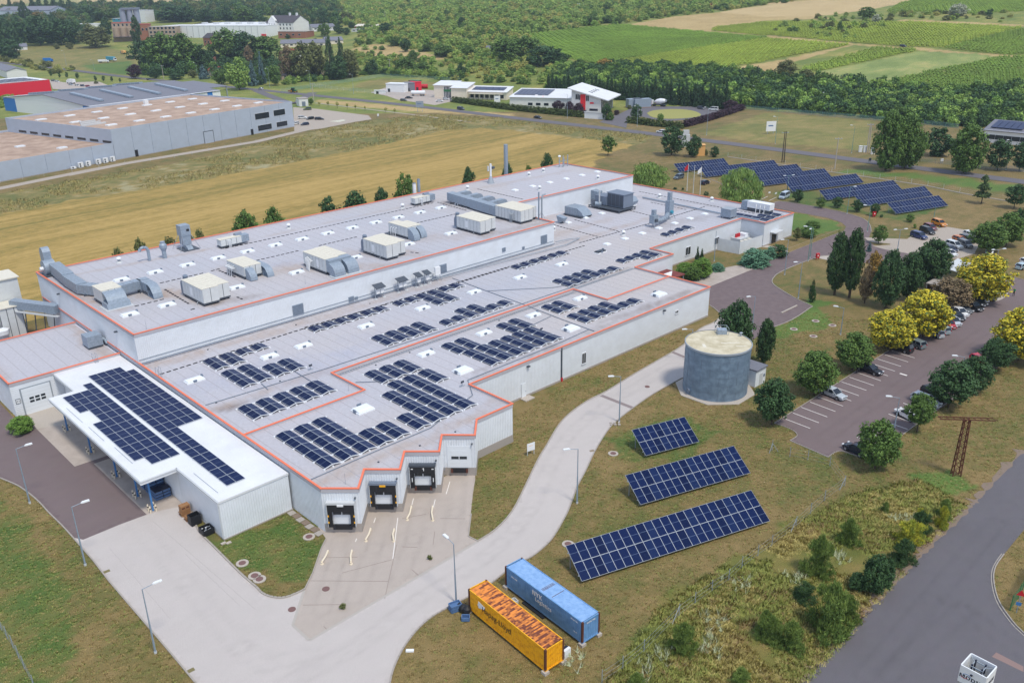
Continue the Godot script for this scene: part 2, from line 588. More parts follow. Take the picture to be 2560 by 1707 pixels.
var vineyards := []
func build_ground():
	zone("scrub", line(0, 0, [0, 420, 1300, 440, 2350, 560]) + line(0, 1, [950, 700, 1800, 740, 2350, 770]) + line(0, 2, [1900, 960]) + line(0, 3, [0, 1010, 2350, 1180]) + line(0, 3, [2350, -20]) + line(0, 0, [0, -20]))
	zone("gold", line(1, 0, [-900, 640, 0, 400, 620, 280, 1220, 190]) + line(0, 1, [0, 1560, 600, 1440, 1150, 1330, 1700, 1200, 2050, 1175]) + line(0, 2, [0, 1195, 500, 1255, 1150, 1330, 900, 1400]) + [AB(214, 0, -196), AB(120, 0, -187), AB(40, 0, -188), AB(-20, 0, -190)])
	zone("weeds", line(1, 0, [-900, 400, 0, 210]) + line(0, 0, [1600, 1500, 2350, 1330]) + line(0, 1, [400, 1230, 1050, 1110, 1560, 1050, 2350, 1090]) + line(0, 2, [0, 1110, 700, 1190, 1300, 1250, 1150, 1330, 500, 1255, 0, 1195]) + line(0, 1, [2050, 1175, 1700, 1200, 1150, 1330, 600, 1440, 0, 1560]) + line(1, 0, [1220, 190, 620, 280, 0, 400, -900, 640]))
	zone("green", [Vector3(-140, 0, -120)] + line(3, 0, [-400, -300, 0, -80, 180, 0, 330, 300, 470, 700, 600, 1100, 800, 1568, 700, 2000, -600, 2000]))
	zone("green", line(3, 0, [1800, 330, 2200, 480]) + line(3, 1, [60, 560, 420, 600, 560, 330, 250, 60, 0, 150]))
	zone("lawn", line(1, 3, [225, 385, 640, 470, 655, 520, 450, 590, 215, 620]))
	zone("lawn", line(1, 3, [300, 1180, 620, 1190, 480, 1300, 560, 1450, 300, 1500, 60, 1568, 30, 1450, 400, 1260]))
	zone("lawn", line(2, 3, [1280, 1220, 1700, 1230, 1860, 1330, 1500, 1500, 1250, 1450]))
	zone("lawn", line(1, 3, [600, 10, 1400, 80, 2350, 230, 2350, 140, 1700, 60, 900, -20]))
	zone("green", line(2, 2, [880, 900, 1100, 760, 1500, 650, 1900, 800, 1900, 950, 1500, 1100, 1100, 1100]))
	zone("green", line(1, 3, [0, 180, 400, 190, 900, 380, 1300, 330, 1650, 320, 1300, 480, 900, 400, 300, 300]))
	zone("wild", [G(Vector2(1460, 1790)), G(Vector2(1640, 1530)), G(Vector2(1800, 1420)), G(Vector2(1960, 1330)), G(Vector2(2120, 1240)), G(Vector2(2300, 1200)), G(Vector2(2415, 1265)), G(Vector2(2200, 1500)), G(Vector2(1930, 1800))])
	zone("paddock", line(0, 0, [0, 430, 700, 410, 1000, 440, 1260, 500, 1270, 640, 1180, 700, 700, 640, 300, 590, 0, 555]))
	zone("lawn", line(0, 0, [740, 600, 1200, 560, 1270, 650, 1180, 690, 880, 655]))
	zone("paddock", line(0, 3, [-400, 1150, 0, 1030, 950, 1110, 940, 1390, 0, 1310, -600, 1230]))
	zone("paddock", line(0, 1, [1000, 740, 1180, 720, 1800, 760, 1200, 830, 880, 800]))
	zone("paddock", line(0, 2, [1240, 1030, 1480, 1000, 1730, 1030, 1700, 1070, 1480, 1090, 1250, 1060]))
	zone("tan", line(0, 1, [560, 915, 900, 935, 1700, 1010, 2350, 1040, 2350, 1070, 1500, 1030, 560, 945]))
	zone("tan", line(0, 1, [870, 450, 1100, 400, 1330, 430, 1550, 480, 1760, 540, 1500, 565, 1000, 510]))
	zone("tan", line(0, 2, [1060, 225, 1500, 150, 1930, 110, 2350, 60]) + line(0, 3, [0, 120, 420, 140, 600, 170, 0, 185]) + line(0, 2, [1830, 255, 2350, 330, 1810, 290, 1300, 255]))
	zone("beige", line(0, 2, [1900, 112, 2200, 60, 2350, 40]) + line(0, 3, [0, 20, 500, -20, 1420, -6, 1000, 78, 560, 140, 0, 155]))
	zone("beige", line(0, 0, [650, -20, 2080, -20, 1800, 35, 1450, 48, 700, 30]))
	zone("tan", line(0, 0, [-100, 40, 250, 40, 280, -20, -100, -20]))
	zone("tan", line(0, 3, [0, 322, 790, 398, 1300, 433, 1800, 478, 2350, 512, 2350, 530, 1800, 500, 1390, 462, 790, 412, 0, 640, 0, 575, 760, 410, 0, 345]))
	zone("tan", line(0, 2, [1890, 640, 2350, 570]) + line(0, 3, [0, 570, 200, 590, 0, 690]))
	zone("tan", line(0, 3, [1180, 182, 2350, 225, 2350, 245, 1180, 200]))
	var vy := [
		line(0, 2, [120, 325, 560, 268, 1010, 228, 1500, 272, 2350, 345, 1500, 470, 1050, 540, 900, 590, 760, 580, 520, 540, 250, 420]),
		line(0, 2, [1070, 545, 1500, 478, 2350, 352]) + line(0, 3, [0, 352, 770, 408, 0, 555]) + line(0, 2, [2350, 562, 1890, 632, 1400, 618, 960, 600]),
		line(0, 3, [330, 625, 1000, 440, 1390, 448, 1360, 472, 460, 650, 320, 672]),
		line(0, 3, [1000, 770, 1700, 622, 2150, 525, 2400, 520, 2400, 810, 2100, 830, 1700, 850, 1300, 825]),
		line(0, 2, [2350, 328, 1830, 280, 1900, 250, 2350, 205]) + line(0, 3, [560, 205, 1180, 205, 2350, 255, 1600, 435, 1280, 428, 800, 390, 0, 318]),
		line(0, 3, [1620, 440, 2400, 252, 2400, 498, 2200, 505]),
		line(0, 3, [1230, 30, 1500, -20, 2400, -20, 2400, 100, 1900, 130, 1100, 110])]
	for p in vy:
		zone("vine", p)
		vineyards.append(xz(p))
	zone("meadow", line(0, 3, [460, 660, 1390, 472, 1900, 492, 2080, 522, 1700, 615, 960, 770, 400, 735]))
	sheet_grid("ground", -176, 176, -262, -30, .8, 0.0, M("ground"))
	sheet_grid("ground_meadow", -520, 580, -1010, -261.2, 3.4, .012, M("ground_far"))
	sheet_grid("ground_field", -300, 70, -450, -261.5, 1.25, -.02, M("ground"))
	sheet_grid("hills", -3600, 3600, -4400, -1000, 30.0, .8, M("ground_far"))
	sheet_grid("ground_plain", -3600, 3600, -1010, 700, 45.0, 1.2, M("ground_far"))

# ---------- roads, pavements, kerbs ----------
func sheet(called: String,pts: Array,y: float,mat: Material) -> MeshInstance3D:
	var o := struct(called,mb().prism(xz(pts),y - .3,y),mat)
	o.set_meta("outline",xz(pts))
	return o

# the worn face of a pavement: grey tones of dirt, old tyre tracks and patches, cell by cell
func worn(called: String,pts: Array,y: float,cell: float,base: Color,amount: float,tracks := []):
	var poly := xz(pts)
	var bb := Rect2(poly[0],Vector2.ZERO)
	for p in poly: bb = bb.expand(p)
	bb = bb.intersection(Rect2(-130,-250,260,215))
	var nx := int(bb.size.x/cell)
	var nz := int(bb.size.y/cell)
	var v := PackedVector3Array()
	var nn := PackedVector3Array()
	var cc := PackedColorArray()
	var ix := PackedInt32Array()
	var ins := PackedByteArray()
	for j in nz+1:
		for i in nx+1:
			var p := bb.position+W(i,j)*cell
			var inside := Geometry2D.is_point_in_polygon(p,poly)
			ins.append(1 if inside else 0)
			v.append(V(p.x,y,p.y))
			nn.append(Vector3.UP)
			var t := 0.0
			if inside:
				t = N1.get_noise_2d(p.x*1.7,p.y*1.7)*.55+N2.get_noise_2d(p.x*2.2,p.y*2.2)*.3+N2.get_noise_2d(p.x*9,p.y*9)*.35
				for tr in tracks:
					for k in tr.size() - 1:
						var q := Geometry2D.get_closest_point_to_segment(p,tr[k],tr[k+1])
						var d := p.distance_to(q)
						for o in [-.95,.95]:
							var e := absf(d - absf(o))/.42
							if e < 1: t -= (1 - e)*(.7+N2.get_noise_2d(p.x*4,p.y*4)*.5)*.4
			cc.append(base*(1.0+clampf(t,-1,1)*amount))
	for j in nz:
		for i in nx:
			var k := j*(nx+1)+i
			if ins[k]+ins[k+1]+ins[k+nx+1]+ins[k+nx+2] == 4:
				ix.append_array([k,k+1,k+nx+1,k+1,k+nx+2,k+nx+1])
	var ar := []
	ar.resize(Mesh.ARRAY_MAX)
	ar[Mesh.ARRAY_VERTEX] = v
	ar[Mesh.ARRAY_NORMAL] = nn
	ar[Mesh.ARRAY_COLOR] = cc
	ar[Mesh.ARRAY_INDEX] = ix
	var am := ArrayMesh.new()
	am.add_surface_from_arrays(Mesh.PRIMITIVE_TRIANGLES,ar)
	var mt := paint("worn_paving",Color(1,1,1),.92,0,noise_tex(83,.05,5,Color(.86,.86,.86),Color(1,1,1),512),4.0)
	mt.vertex_color_use_as_albedo = true
	am.surface_set_material(0,mt)
	struct(called,am,null)

func flat(pts: Array) -> PackedVector2Array: return xz(pts)

func smooth(pts: Array,k := 4) -> Array:   # a rounder line through the points
	var o := []
	for i in pts.size() - 1:
		var p0: Vector3 = pts[maxi(i - 1,0)]
		var p1: Vector3 = pts[i]
		var p2: Vector3 = pts[i+1]
		var p3: Vector3 = pts[mini(i+2,pts.size() - 1)]
		for j in k:
			o.append(p1.cubic_interpolate(p2,p0,p3,float(j)/k))
	o.append(pts[-1])
	return o

func kerb(pts: Array,w := .16,h := .12,called := "kerb",mat := "kerb"):
	var m := mb()
	for i in pts.size() - 1:
		var a: Vector3 = pts[i]
		var b: Vector3 = pts[i+1]
		a.y = h/2 - .1
		b.y = h/2 - .1
		var e := (b - a).normalized()*.03
		m.bar(a - e,b+e,w,h+.2)
	struct(called,m,M(mat))

func ribbon(called: String,pts: Array,w: float,y: float,mat: Material):   # a road along a centre line
	var m := mb()
	for i in pts.size() - 1:
		var a: Vector3 = pts[i]
		var b: Vector3 = pts[i+1]
		var pa: Vector3 = pts[maxi(i - 1,0)]
		var nb: Vector3 = pts[mini(i+2,pts.size() - 1)]
		var s := (b - pa).cross(Vector3.UP).normalized()*w*.5
		var t := (nb - a).cross(Vector3.UP).normalized()*w*.5
		var q := [a - s,a+s,b+t,b - t]
		for k in 4: q[k].y = maxf(a.y if k < 2 else b.y,hill(q[k].x,q[k].z))+y
		m.quad(q[1],q[2],q[3],q[0],Vector3.UP)
	struct(called,m,mat)

func manhole(p: Vector3,r: float,ring: bool,label: String,group := ""):
	var t := thing("manhole",label,"manhole",p,0,group)
	if ring: part("concrete_ring",cy(V(0,-.1,0),V(0,.09,0),r*1.75,r*1.75,18),M("concrete_pale"),t)
	part("cover",cy(V(0,-.05,0),V(0,.12 if ring else .075,0),r,r,16),M("manhole"),t)

func build_paving():
	# concrete access road with its two kerbs
	var left := line(3,0,[665,235,850,445,1000,640,1180,850,1370,1070,1600,1340,1790,1568,2100,1950])
	var right := smooth(line(3,1,[1190,1900,1230,1568,1270,1420,1330,1290,1400,1180,1500,1060,1620,960,1760,880,1960,775,2180,640])+line(3,2,[0,500,100,452,200,400,330,290,400,200,470,80])+line(2,2,[510,1568,560,1440,600,1330,680,1180,760,1010,870,830,960,730,1120,605,1300,480,1560,335]),3)
	var up := smooth(line(3,1,[2040,265,2200,160])+line(2,2,[0,1560,120,1330,240,1080,320,950,420,780,530,660,700,540,870,455,1120,300,1380,150,1575,30])+line(1,2,[1720,1455,1860,1390,1920,1330]),3)
	var tank_side := line(2,2,[1900,150])+line(1,2,[2050,1500])
	var apron_edge := line(3,1,[490,1180,335,1040,440,720])
	var island := smooth(line(3,1,[445,710,400,735,270,785,160,785,60,750,0,690])+line(3,0,[2200,560,1960,320,1840,200,1790,110,1765,20,1770,-60]),3)
	var road := left+right+tank_side+[up[-1]]+_rev(up)+line(3,1,[490,1180,335,1040])+island+line(3,0,[1600,-40,1410,0,1160,92,1085,120,760,255])
	sheet("access_road",road,.03,M("concrete_road"))
	var way := flat(line(3,0,[1200,60,1700,640,2200,1250])+line(3,1,[100,1400,500,1300]))
	var way2 := flat(smooth(line(3,1,[300,1560,900,1250,1500,800,2100,420])+line(2,2,[150,1560,420,1000,700,700,1200,380,1700,80]),3))
	worn("access_road_surface",road,.034,.6,M("concrete_road").albedo_color.srgb_to_linear()*1.05,.10,[way,way2])
	kerb(left)
	kerb(right)
	kerb(up)
	kerb(island,.22,.14)
	# the loading apron in front of the docks
	var ap := line(3,1,[645,250,610,295,600,330,520,560,440,720,335,1040,490,1180,2040,270,1950,225])+line(2,1,[1990,1400,2012,1265])+[AB(69.5,0,-80.5),AB(45.6,0,-83)]
	sheet("loading_apron",ap,.022,M("concrete_apron"))
	worn("loading_apron_surface",ap,.026,.45,M("concrete_apron").albedo_color.srgb_to_linear()*1.05,.14,[flat(line(3,1,[770,260,720,500,600,900])),flat(line(3,1,[1180,70,1080,330,900,800])),flat(line(2,1,[1530,1450,1500,1568])+line(3,1,[1450,250,1300,640])),flat(line(2,1,[1850,1300,1830,1568])+line(3,1,[1780,250]))])
	var jm := mb()   # joints in the apron: narrow sealed grooves
	for s in [[440,720,335,1040],[335,1040,490,1180],[490,1180,2040,270]]:
		var q := line(3,1,s)
		jm.bar(q[0]+V(0,.032,0),q[1]+V(0,.032,0),.3,.02)
	struct("apron_edge_joint",jm,paint("joint",lin(172,166,160),.95))
	jm = mb()
	for s in [[500,632,1210,637],[790,560,1240,440],[1180,800,1290,300],[600,420,930,415],[430,855,800,850],[1430,530,1500,590],[1640,180,1625,300],[1690,60,1920,62],[1340,320,1480,325],[620,1050,650,1080],[1340,60,1560,20]]:
		var q := line(3,1,s)
		jm.bar(q[0]+V(0,.031,0),q[1]+V(0,.031,0),.05,.02)
	struct("apron_crack",jm,paint("crack",lin(140,128,122),.95))
	jm = mb()
	for s in [[1400,85,2350,900],[1000,330,1560,980],[1700,390,2200,860]]:
		var q := line(3,0,s)
		jm.bar(q[0]+V(0,.037,0),q[1]+V(0,.037,0),.05,.02)
	struct("road_joint",jm,paint("joint_thin",lin(178,172,170),.95))
	kerb(line(3,1,[1975,20,1950,225,2040,270]),.14,.1)
	kerb(line(3,1,[640,250,600,330,520,560,445,710]),.14,.1)
	for s in [[1740,1640,1770,1568],[2010,1300,2025,1240]]: pass
	var lm := mb()   # the white lane lines before the docks
	for s in [[1,2,925,240,912,275]]: pass
	for q in [line(3,1,[1095,55,1080,100]),line(3,1,[1300,55,1255,430]),line(2,1,[1780,1285,1745,1400]),line(2,1,[1645,1450,1625,1530]),line(2,1,[1445,1440,1430,1500]),line(3,1,[922,245,912,272])]:
		lm.bar(q[0]+V(0,.032,0),q[1]+V(0,.032,0),.1,.02)
	struct("dock_lane_lines",lm,M("line_paint"))
	# dark cross strips over the access road
	for s in [[820,495,1115,612],[1470,95,1590,145]]:
		var q := line(2,2,s)
		struct("drain_strip",br(q[0]+V(0,.034,0),q[1]+V(0,.034,0),.75,.02),paint("strip",lin(134,122,122),.95))
	# asphalt yard by the canopy, with two concrete pads
	var yd := [AB(20,0,-150),AB(26,0,-180),AB(-20,0,-190)]+line(2,0,[-900,900,0,1255,200,1350,350,1470,440,1568])+line(3,0,[560,120,665,235,760,255,1085,120,1160,92,1410,0])+[AB(36,0,-96),AB(36,0,-141),AB(28,0,-141),AB(28,0,-165),AB(46,0,-165),AB(46,0,-176),AB(30,0,-182)]
	sheet("yard",yd,.014,M("asphalt"))
	worn("yard_surface",yd,.018,.8,M("asphalt").albedo_color.srgb_to_linear()*1.08,.16)
	kerb(smooth(line(2,0,[-900,900,0,1255,200,1350,350,1470,440,1568])+line(3,0,[560,120,665,235]),3))
	sheet("canopy_pad",line(2,0,[330,800,680,1147,985,1045])+[AB(36,0,-112),AB(36,0,-133)],.022,M("concrete_apron"))
	sheet("gate_pad",line(2,0,[240,662,330,800])+[AB(36,0,-133),AB(36,0,-142.4)],.026,M("concrete_pale"))
	sheet("canopy_floor",[AB(31.6,0,-119),AB(31.6,0,-99.2),AB(36,0,-99.2),AB(36,0,-119)],.024,M("concrete_apron"))
	# asphalt round the far end of the factory
	var ring_in := line(1,3,[0,335,300,385,560,435,680,475,720,512,700,552,590,592,190,752])
	var ring_out := smooth(line(1,2,[1560,-30,2000,150,2350,290])+line(1,3,[110,280,330,312,500,342,730,392,880,442,940,500,950,560]),3)
	sheet("ring_road",line(1,2,[1330,60,1400,-20,1560,-30])+ring_out+line(1,3,[920,640,1000,700,1300,760,1300,900,560,800,555,780,470,790,250,870,100,940,60,975,40,1010,60,1050,150,1110,270,1180,400,1240,385,1262,220,1370,30,1445])+line(1,2,[2200,1560,1980,1480,1920,1330,1880,1280,1815,1235,1815,1062,2260,885,2350,835])+line(1,3,[110,785])+_rev(ring_in)+line(1,2,[2200,300,1500,160]),.018,M("asphalt"))
	kerb(ring_out)
	kerb(smooth(line(1,3,[555,780,470,790,250,870,100,940,60,975,40,1010,60,1050,150,1110,270,1180,400,1240,385,1262,220,1370,30,1445]),3))
	kerb(smooth(line(1,2,[1815,1235,1880,1280,1920,1330,1930,1380]),3))
	# pale paved walk on the inner side of the bend
	var walk_in := line(1,3,[0,320,300,372,520,410,640,455,665,490,655,535,570,570,300,670,130,735])
	sheet("walkway",line(1,2,[2250,290])+walk_in+line(1,3,[110,785])+_rev(ring_in)+line(1,2,[2230,318]),.05,M("concrete_pale"))
	sheet("entrance_pad",line(1,2,[1600,1000,1820,1062,2260,885,2060,870,1900,900]),.026,M("concrete_apron"))
	sheet("door_path",line(1,3,[-60,700,-20,680,150,715,190,745,130,740,0,705]),.03,M("concrete_pale"))
	sheet("island_walk",line(1,3,[470,790,560,775,640,810,620,835,480,805]),.03,M("concrete_pale"))
	sheet("side_lot",line(1,3,[890,612,1280,627,1330,592,1500,545,1640,512,1870,552,1980,600,1900,760,1740,810,1300,760,1080,722,960,690,1120,680,1130,670,960,655,920,640]),.024,M("gravel"))
	# big car park
	var pk := line(2,3,[60,750,150,780,230,815,268,850,262,875,205,910,555,1062,590,1035,640,1010,700,1010,880,1068,1000,1060,1160,915,1380,750,1700,540,2060,275,2700,-160])+line(1,3,[2700,1050,2350,1000,2200,962,2000,1060])
	pk += [G(W(2400,770)),G(W(2222.3,877))]
	sheet("car_park",pk,.02,M("asphalt"))
	worn("car_park_surface",pk,.023,.6,M("asphalt").albedo_color.srgb_to_linear()*1.08,.16,[flat(line(2,3,[500,900,900,620,1500,220,2000,-100]))])
	kerb(line(2,3,[555,1062,205,910])+smooth(line(2,3,[205,910,262,875,268,850,230,815,150,780,60,750]),3)+line(2,3,[1110,85]),.1,.1)
	kerb(smooth(line(2,3,[555,1062,590,1035,640,1010,700,1010,880,1068,1000,1060,1160,915]),3)+line(2,3,[1380,750,2060,275]),.1,.1)
	kerb(line(1,3,[2200,962,2350,1000,2700,1050]),.1,.1)
	sheet("car_park_island",smooth(line(1,3,[2090,1200,2150,1180,2200,1140,2205,1110,2160,1090,2000,1160]),3),.05,M("concrete_pale"))
	lm = mb()
	for s in [[148,705,390,797],[232,655,470,745],[308,603,548,692],[390,555,622,642],[465,508,692,592],[535,460,768,545],[610,415,838,497],[680,370,908,448],[752,327,975,404],[822,284,1040,360],[890,243,1105,315],[955,202,1170,272],[1010,160,1225,228],[1075,120,1290,187],[1140,85,1350,150],[1110,665,1360,755],[1035,718,1285,805],[960,770,1210,858],[885,822,1130,910],[815,877,1060,965],[740,935,985,1020],[1180,612,1430,702],[1245,565,1490,650]]:
		var q := line(2,3,s)
		lm.bar(q[0]+V(0,.024,0),q[1]+V(0,.024,0),.12,.016)
	var aw := line(2,3,[1215,292,1280,312])
	lm.bar(aw[0]+V(0,.024,0),aw[1]+V(0,.024,0),.4,.016)
	for s in [[0,235,-60,262],[80,243,10,275],[-130,225,-190,245]]:
		var q := line(1,3,s)
		lm.bar(q[0]+V(0,.024,0),q[1]+V(0,.024,0),.14,.016)
	struct("parking_lines",lm,M("line_paint"))
	struct("curb_beam",br(GZ(1,3,125,1308)+V(0,.1,0),GZ(1,3,268,1240)+V(0,.1,0),.3,.2),M("concrete_pale"))
	# the public road at the lower right with its kerbed corner
	var rl := line(3,3,[100,1800,300,1568,590,1250,870,950,1130,680,1440,360,1820,0])+line(2,3,[2000,1370,2350,1000,2900,480,3300,100])
	var rr := line(2,3,[3500,300,3100,700,2500,1330])+smooth(line(3,3,[2350,170,2170,390,2095,500,2075,620,2115,800,2215,960,2350,1110,2700,1380]),3)
	var pub := rl+rr+line(3,3,[2700,2100,100,2100])
	sheet("road",pub,.03,M("asphalt_road"))
	worn("road_surface",pub,.034,.6,M("asphalt_road").albedo_color.srgb_to_linear()*1.08,.16,[flat(line(3,3,[900,1500,1500,800,2100,100])),flat(line(3,3,[1100,1500,1800,900,2350,1300]))])
	kerb(smooth(line(3,3,[2170,390,2095,500,2075,620,2115,800,2215,960,2350,1110,2700,1380]),3),.12,.12)
	kerb(smooth(line(3,3,[2150,385,2075,498,2055,620,2095,805,2195,968,2335,1120,2680,1395]),3),.10,.055)
	var vm := mb()   # the crumbling earth verge along the road, uneven in width
	var ve := smooth(line(3,3,[300,1568,590,1250,870,950,1130,680,1440,360,1820,0])+line(2,3,[2000,1370,2350,1000]),14)
	for i in ve.size() - 1:
		var o: Vector3 = (ve[i+1] - ve[i]).cross(Vector3.UP).normalized()
		var w0 := maxf(.1,.55+N2.get_noise_1d(i*5.0)*1.6)
		var w1 := maxf(.1,.55+N2.get_noise_1d((i+1)*5.0)*1.6)
		var u := V(0,.038,0)
		vm.quad(ve[i] - o*w0+u,ve[i+1] - o*w1+u,ve[i+1]+o*w1*.35+u,ve[i]+o*w0*.35+u,Vector3.UP)
	struct("road_verge",vm,M("kerb_seam"))
	struct("road_patch",mb().prism(xz(line(3,3,[2100,1290,2350,1420,2350,1470,2060,1330])),.0,.042),paint("patch",lin(138,116,112),.95))
	# main road across the background and its side roads
	var mr := smooth([GT(W(-300,128)),GT(W(0,156)),GT(W(180,176)),GT(W(350,196)),GT(W(680,228)),GT(W(1000,261)),GT(W(1280,294)),GT(W(1600,331)),GT(W(1920,371)),GT(W(2240,413)),GT(W(2540,452)),GT(W(2900,500))],10)
	ribbon("main_road",mr,7.2,.08,M("asphalt_far"))
	ribbon("side_road",smooth([GZ(0,1,520,850),GZ(0,1,430,900),GZ(0,1,330,950),GZ(0,0,2350,830)],4),6.0,.07,M("asphalt_far"))
	ribbon("warehouse_path",line(0,0,[600,1610,1150,1500,1750,1400,2350,1300])+line(0,1,[480,1185]),4.6,.05,M("gravel"))
	ribbon("warehouse_path_far",line(1,0,[-700,300,0,160,640,30])+line(0,0,[1150,1500]),4.6,.04,M("gravel"))
	sheet("warehouse_yard",line(0,1,[340,985,560,1000,1030,1060,1060,1095,900,1120,600,1180,350,1210]),.06,M("gravel"))
	sheet("yard_island",line(0,1,[670,1115,800,1098,825,1105,760,1122]),.09,M("ground"))
	ribbon("foot_path",line(0,1,[540,945,1000,1000,1500,1060,1970,1120]),1.6,.06,M("gravel"))
	sheet("shop_yard",line(0,1,[1050,850,1200,800,1650,830,2300,870,1900,900,1800,930,1640,965,1300,915,1200,880]),.06,M("concrete_apron"))
	sheet("dealer_yard",line(0,2,[1120,980,1240,975,1700,980,1960,1010,1740,1070,1600,1100,1380,1115,1190,1070,1060,1130,1050,1175,800,1120,1000,1040]),.07,M("asphalt_far"))
	sheet("dealer_lawn",smooth(line(0,2,[1240,1040,1300,1015,1480,1002,1650,1015,1735,1050,1690,1075,1480,1092,1300,1080,1240,1040]),3).slice(0,-1),.14,paint("far_lawn",lin(150,148,84),.95))
	sheet("lorry_yard",line(0,0,[480,560,900,520,1260,500,1250,570,870,590,620,605]),.25,M("gravel"))
	sheet("shop_car_park",line(0,0,[450,740,600,760,900,750,1000,790,800,830,480,820]),.25,M("concrete_apron"))
	for a in [[3,1,640,708,false],[3,1,328,896,false],[2,2,1243,415,false],[3,0,2222,473,true],[3,0,2335,588,true],[3,1,30,620,true],[3,2,515,297,true],[2,2,930,1030,true],[3,1,485,230,true],[1,3,440,1380,true],[1,3,595,1420,true],[1,3,420,1520,true],[1,3,240,1455,true]]:
		manhole(GZ(a[0],a[1],a[2],a[3]),.42,a[4],"round concrete manhole ring with iron lid set in the grass" if a[4] else "rusty round manhole lid in the concrete paving","manholes in the grass" if a[4] else "manholes in the paving")
	for s in [[3,0,945,555,990,545],[3,0,1715,1475,1765,1445]]:
		var q := GZ(s[0],s[1],(s[2]+s[4])/2.0,(s[3]+s[5])/2.0)
		one("drain_grate",mb().box(V(0,.03,0),V(.9,.03,.5)),paint("grate",lin(120,112,76),.95),"square gully grate overgrown with weeds at the kerb","drain",q,.7,"gully grates at the kerb")
	one("gully_grate",mb().box(V(0,.032,0),V(.7,.03,.5)),paint("grate2",lin(140,126,110),.95),"small gully grate by the bend of the access road","drain",GZ(2,2,735,1003),.4)

func _rev(a: Array) -> Array:
	var b := a.duplicate()
	b.reverse()
	return b

# ---------- the factory ----------
const MAIN := [45.7,-181.3,45.7,-81.4,48.9,-78.2,52.0,-81.4,55.15,-78.2,58.3,-81.4,61.5,-78.2,64.6,-81.4,67.7,-78.2,70.9,-81.4,77.8,-81.4,77.8,-90.8,141.3,-90.8,141.3,-109.6,154.8,-109.6,154.8,-116.0,192.6,-116.0,192.6,-109.3,206.6,-109.3,206.6,-181.3]
const UPPER := [45.7,-182.0,45.7,-134.9,143.0,-134.9,143.0,-154.9,197.0,-154.9,197.0,-182.0]
const WING := [28.4,-163.3,28.4,-142.6,45.5,-142.6,45.5,-163.3]

func loc(a: Array,oa: float,ob: float) -> PackedVector2Array:
	var o := PackedVector2Array()
	for i in range(0,a.size(),2): o.append(W(a[i] - oa,a[i+1] - ob))
	return o

func clad(parent: Node,p: Vector2,q: Vector2,y0: float,y1: float,mat := "wall",flat_ribs := false,period := .32):
	# a wall of ribbed sheet from p to q; its outer side is on the left hand of p -> q when seen from above
	var swap := p
	p = q
	q = swap
	var m := mb()
	var d := (q - p).normalized()
	var out := V(-d.y,0,d.x)
	var P := V(p.x,0,p.y)
	var D := V(d.x,0,d.y)
	var l := p.distance_to(q)
	if flat_ribs:
		var y := y0
		while y < y1 - .01:
			var e := minf(y+.3,y1)
			m.quad(P+Vector3.UP*y,P+D*l+Vector3.UP*y,P+D*l+out*.04+Vector3.UP*(y+.05),P+out*.04+Vector3.UP*(y+.05))
			m.quad(P+out*.04+Vector3.UP*(y+.05),P+D*l+out*.04+Vector3.UP*(y+.05),P+D*l+Vector3.UP*e,P+Vector3.UP*e)
			y = e
	else:
		var k := maxi(1,int(l/period))
		var w := l/k
		var prof := [[0.0,0.0],[.62,0.0],[.72,.04],[.9,.04],[1.0,0.0]]
		for i in k:
			for j in 4:
				var a: Vector3 = P+D*(w*(i+prof[j][0]))+out*prof[j][1]
				var b: Vector3 = P+D*(w*(i+prof[j+1][0]))+out*prof[j+1][1]
				m.quad(a+Vector3.UP*y0,b+Vector3.UP*y0,b+Vector3.UP*y1,a+Vector3.UP*y1)
	return part("wall",m,M(mat),parent)

func coping(parent: Node,poly: PackedVector2Array,y: float,closed := true,mat := "orange",w := .27):
	for i in poly.size() - (0 if closed else 1):
		var a := poly[i]
		var b := poly[(i+1) % poly.size()]
		var d := (b - a).normalized()*w*.5
		var A := V(a.x - d.x,y - .05,a.y - d.y)
		var B := V(b.x+d.x,y - .06+.004*(i % 2),b.y+d.y)
		part("coping",br(A,B,w,.13),M(mat),parent)
		var s := (b - a).orthogonal().normalized()*(w*.3)
		part("parapet",br(V(a.x,y - .36,a.y),V(b.x,y - .36,b.y),.2,.5),M("roof"),parent)

func spans(poly: PackedVector2Array,x: float) -> Array:   # where the line x = const lies inside an outline
	var t := []
	for i in poly.size():
		var a := poly[i]
		var b := poly[(i+1) % poly.size()]
		if (a.x <= x) != (b.x <= x): t.append(a.y+(b.y - a.y)*(x - a.x)/(b.x - a.x))
	t.sort()
	return t

func seams(parent: Node,poly: PackedVector2Array,y: float,step: float,from := 0.0):
	var m := mb()
	var bb := Rect2(poly[0],Vector2.ZERO)
	for p in poly: bb = bb.expand(p)
	var x := bb.position.x+step*.5
	while x < bb.end.x:
		var t := spans(poly,x)
		for i in range(0,t.size() - 1,2):
			m.bx(x - .035,y,t[i]+.15,x+.035,y+.012,t[i+1] - .15)
		x += step
	part("roof_seams",m,M("seam"),parent).set_meta("kind","stuff")

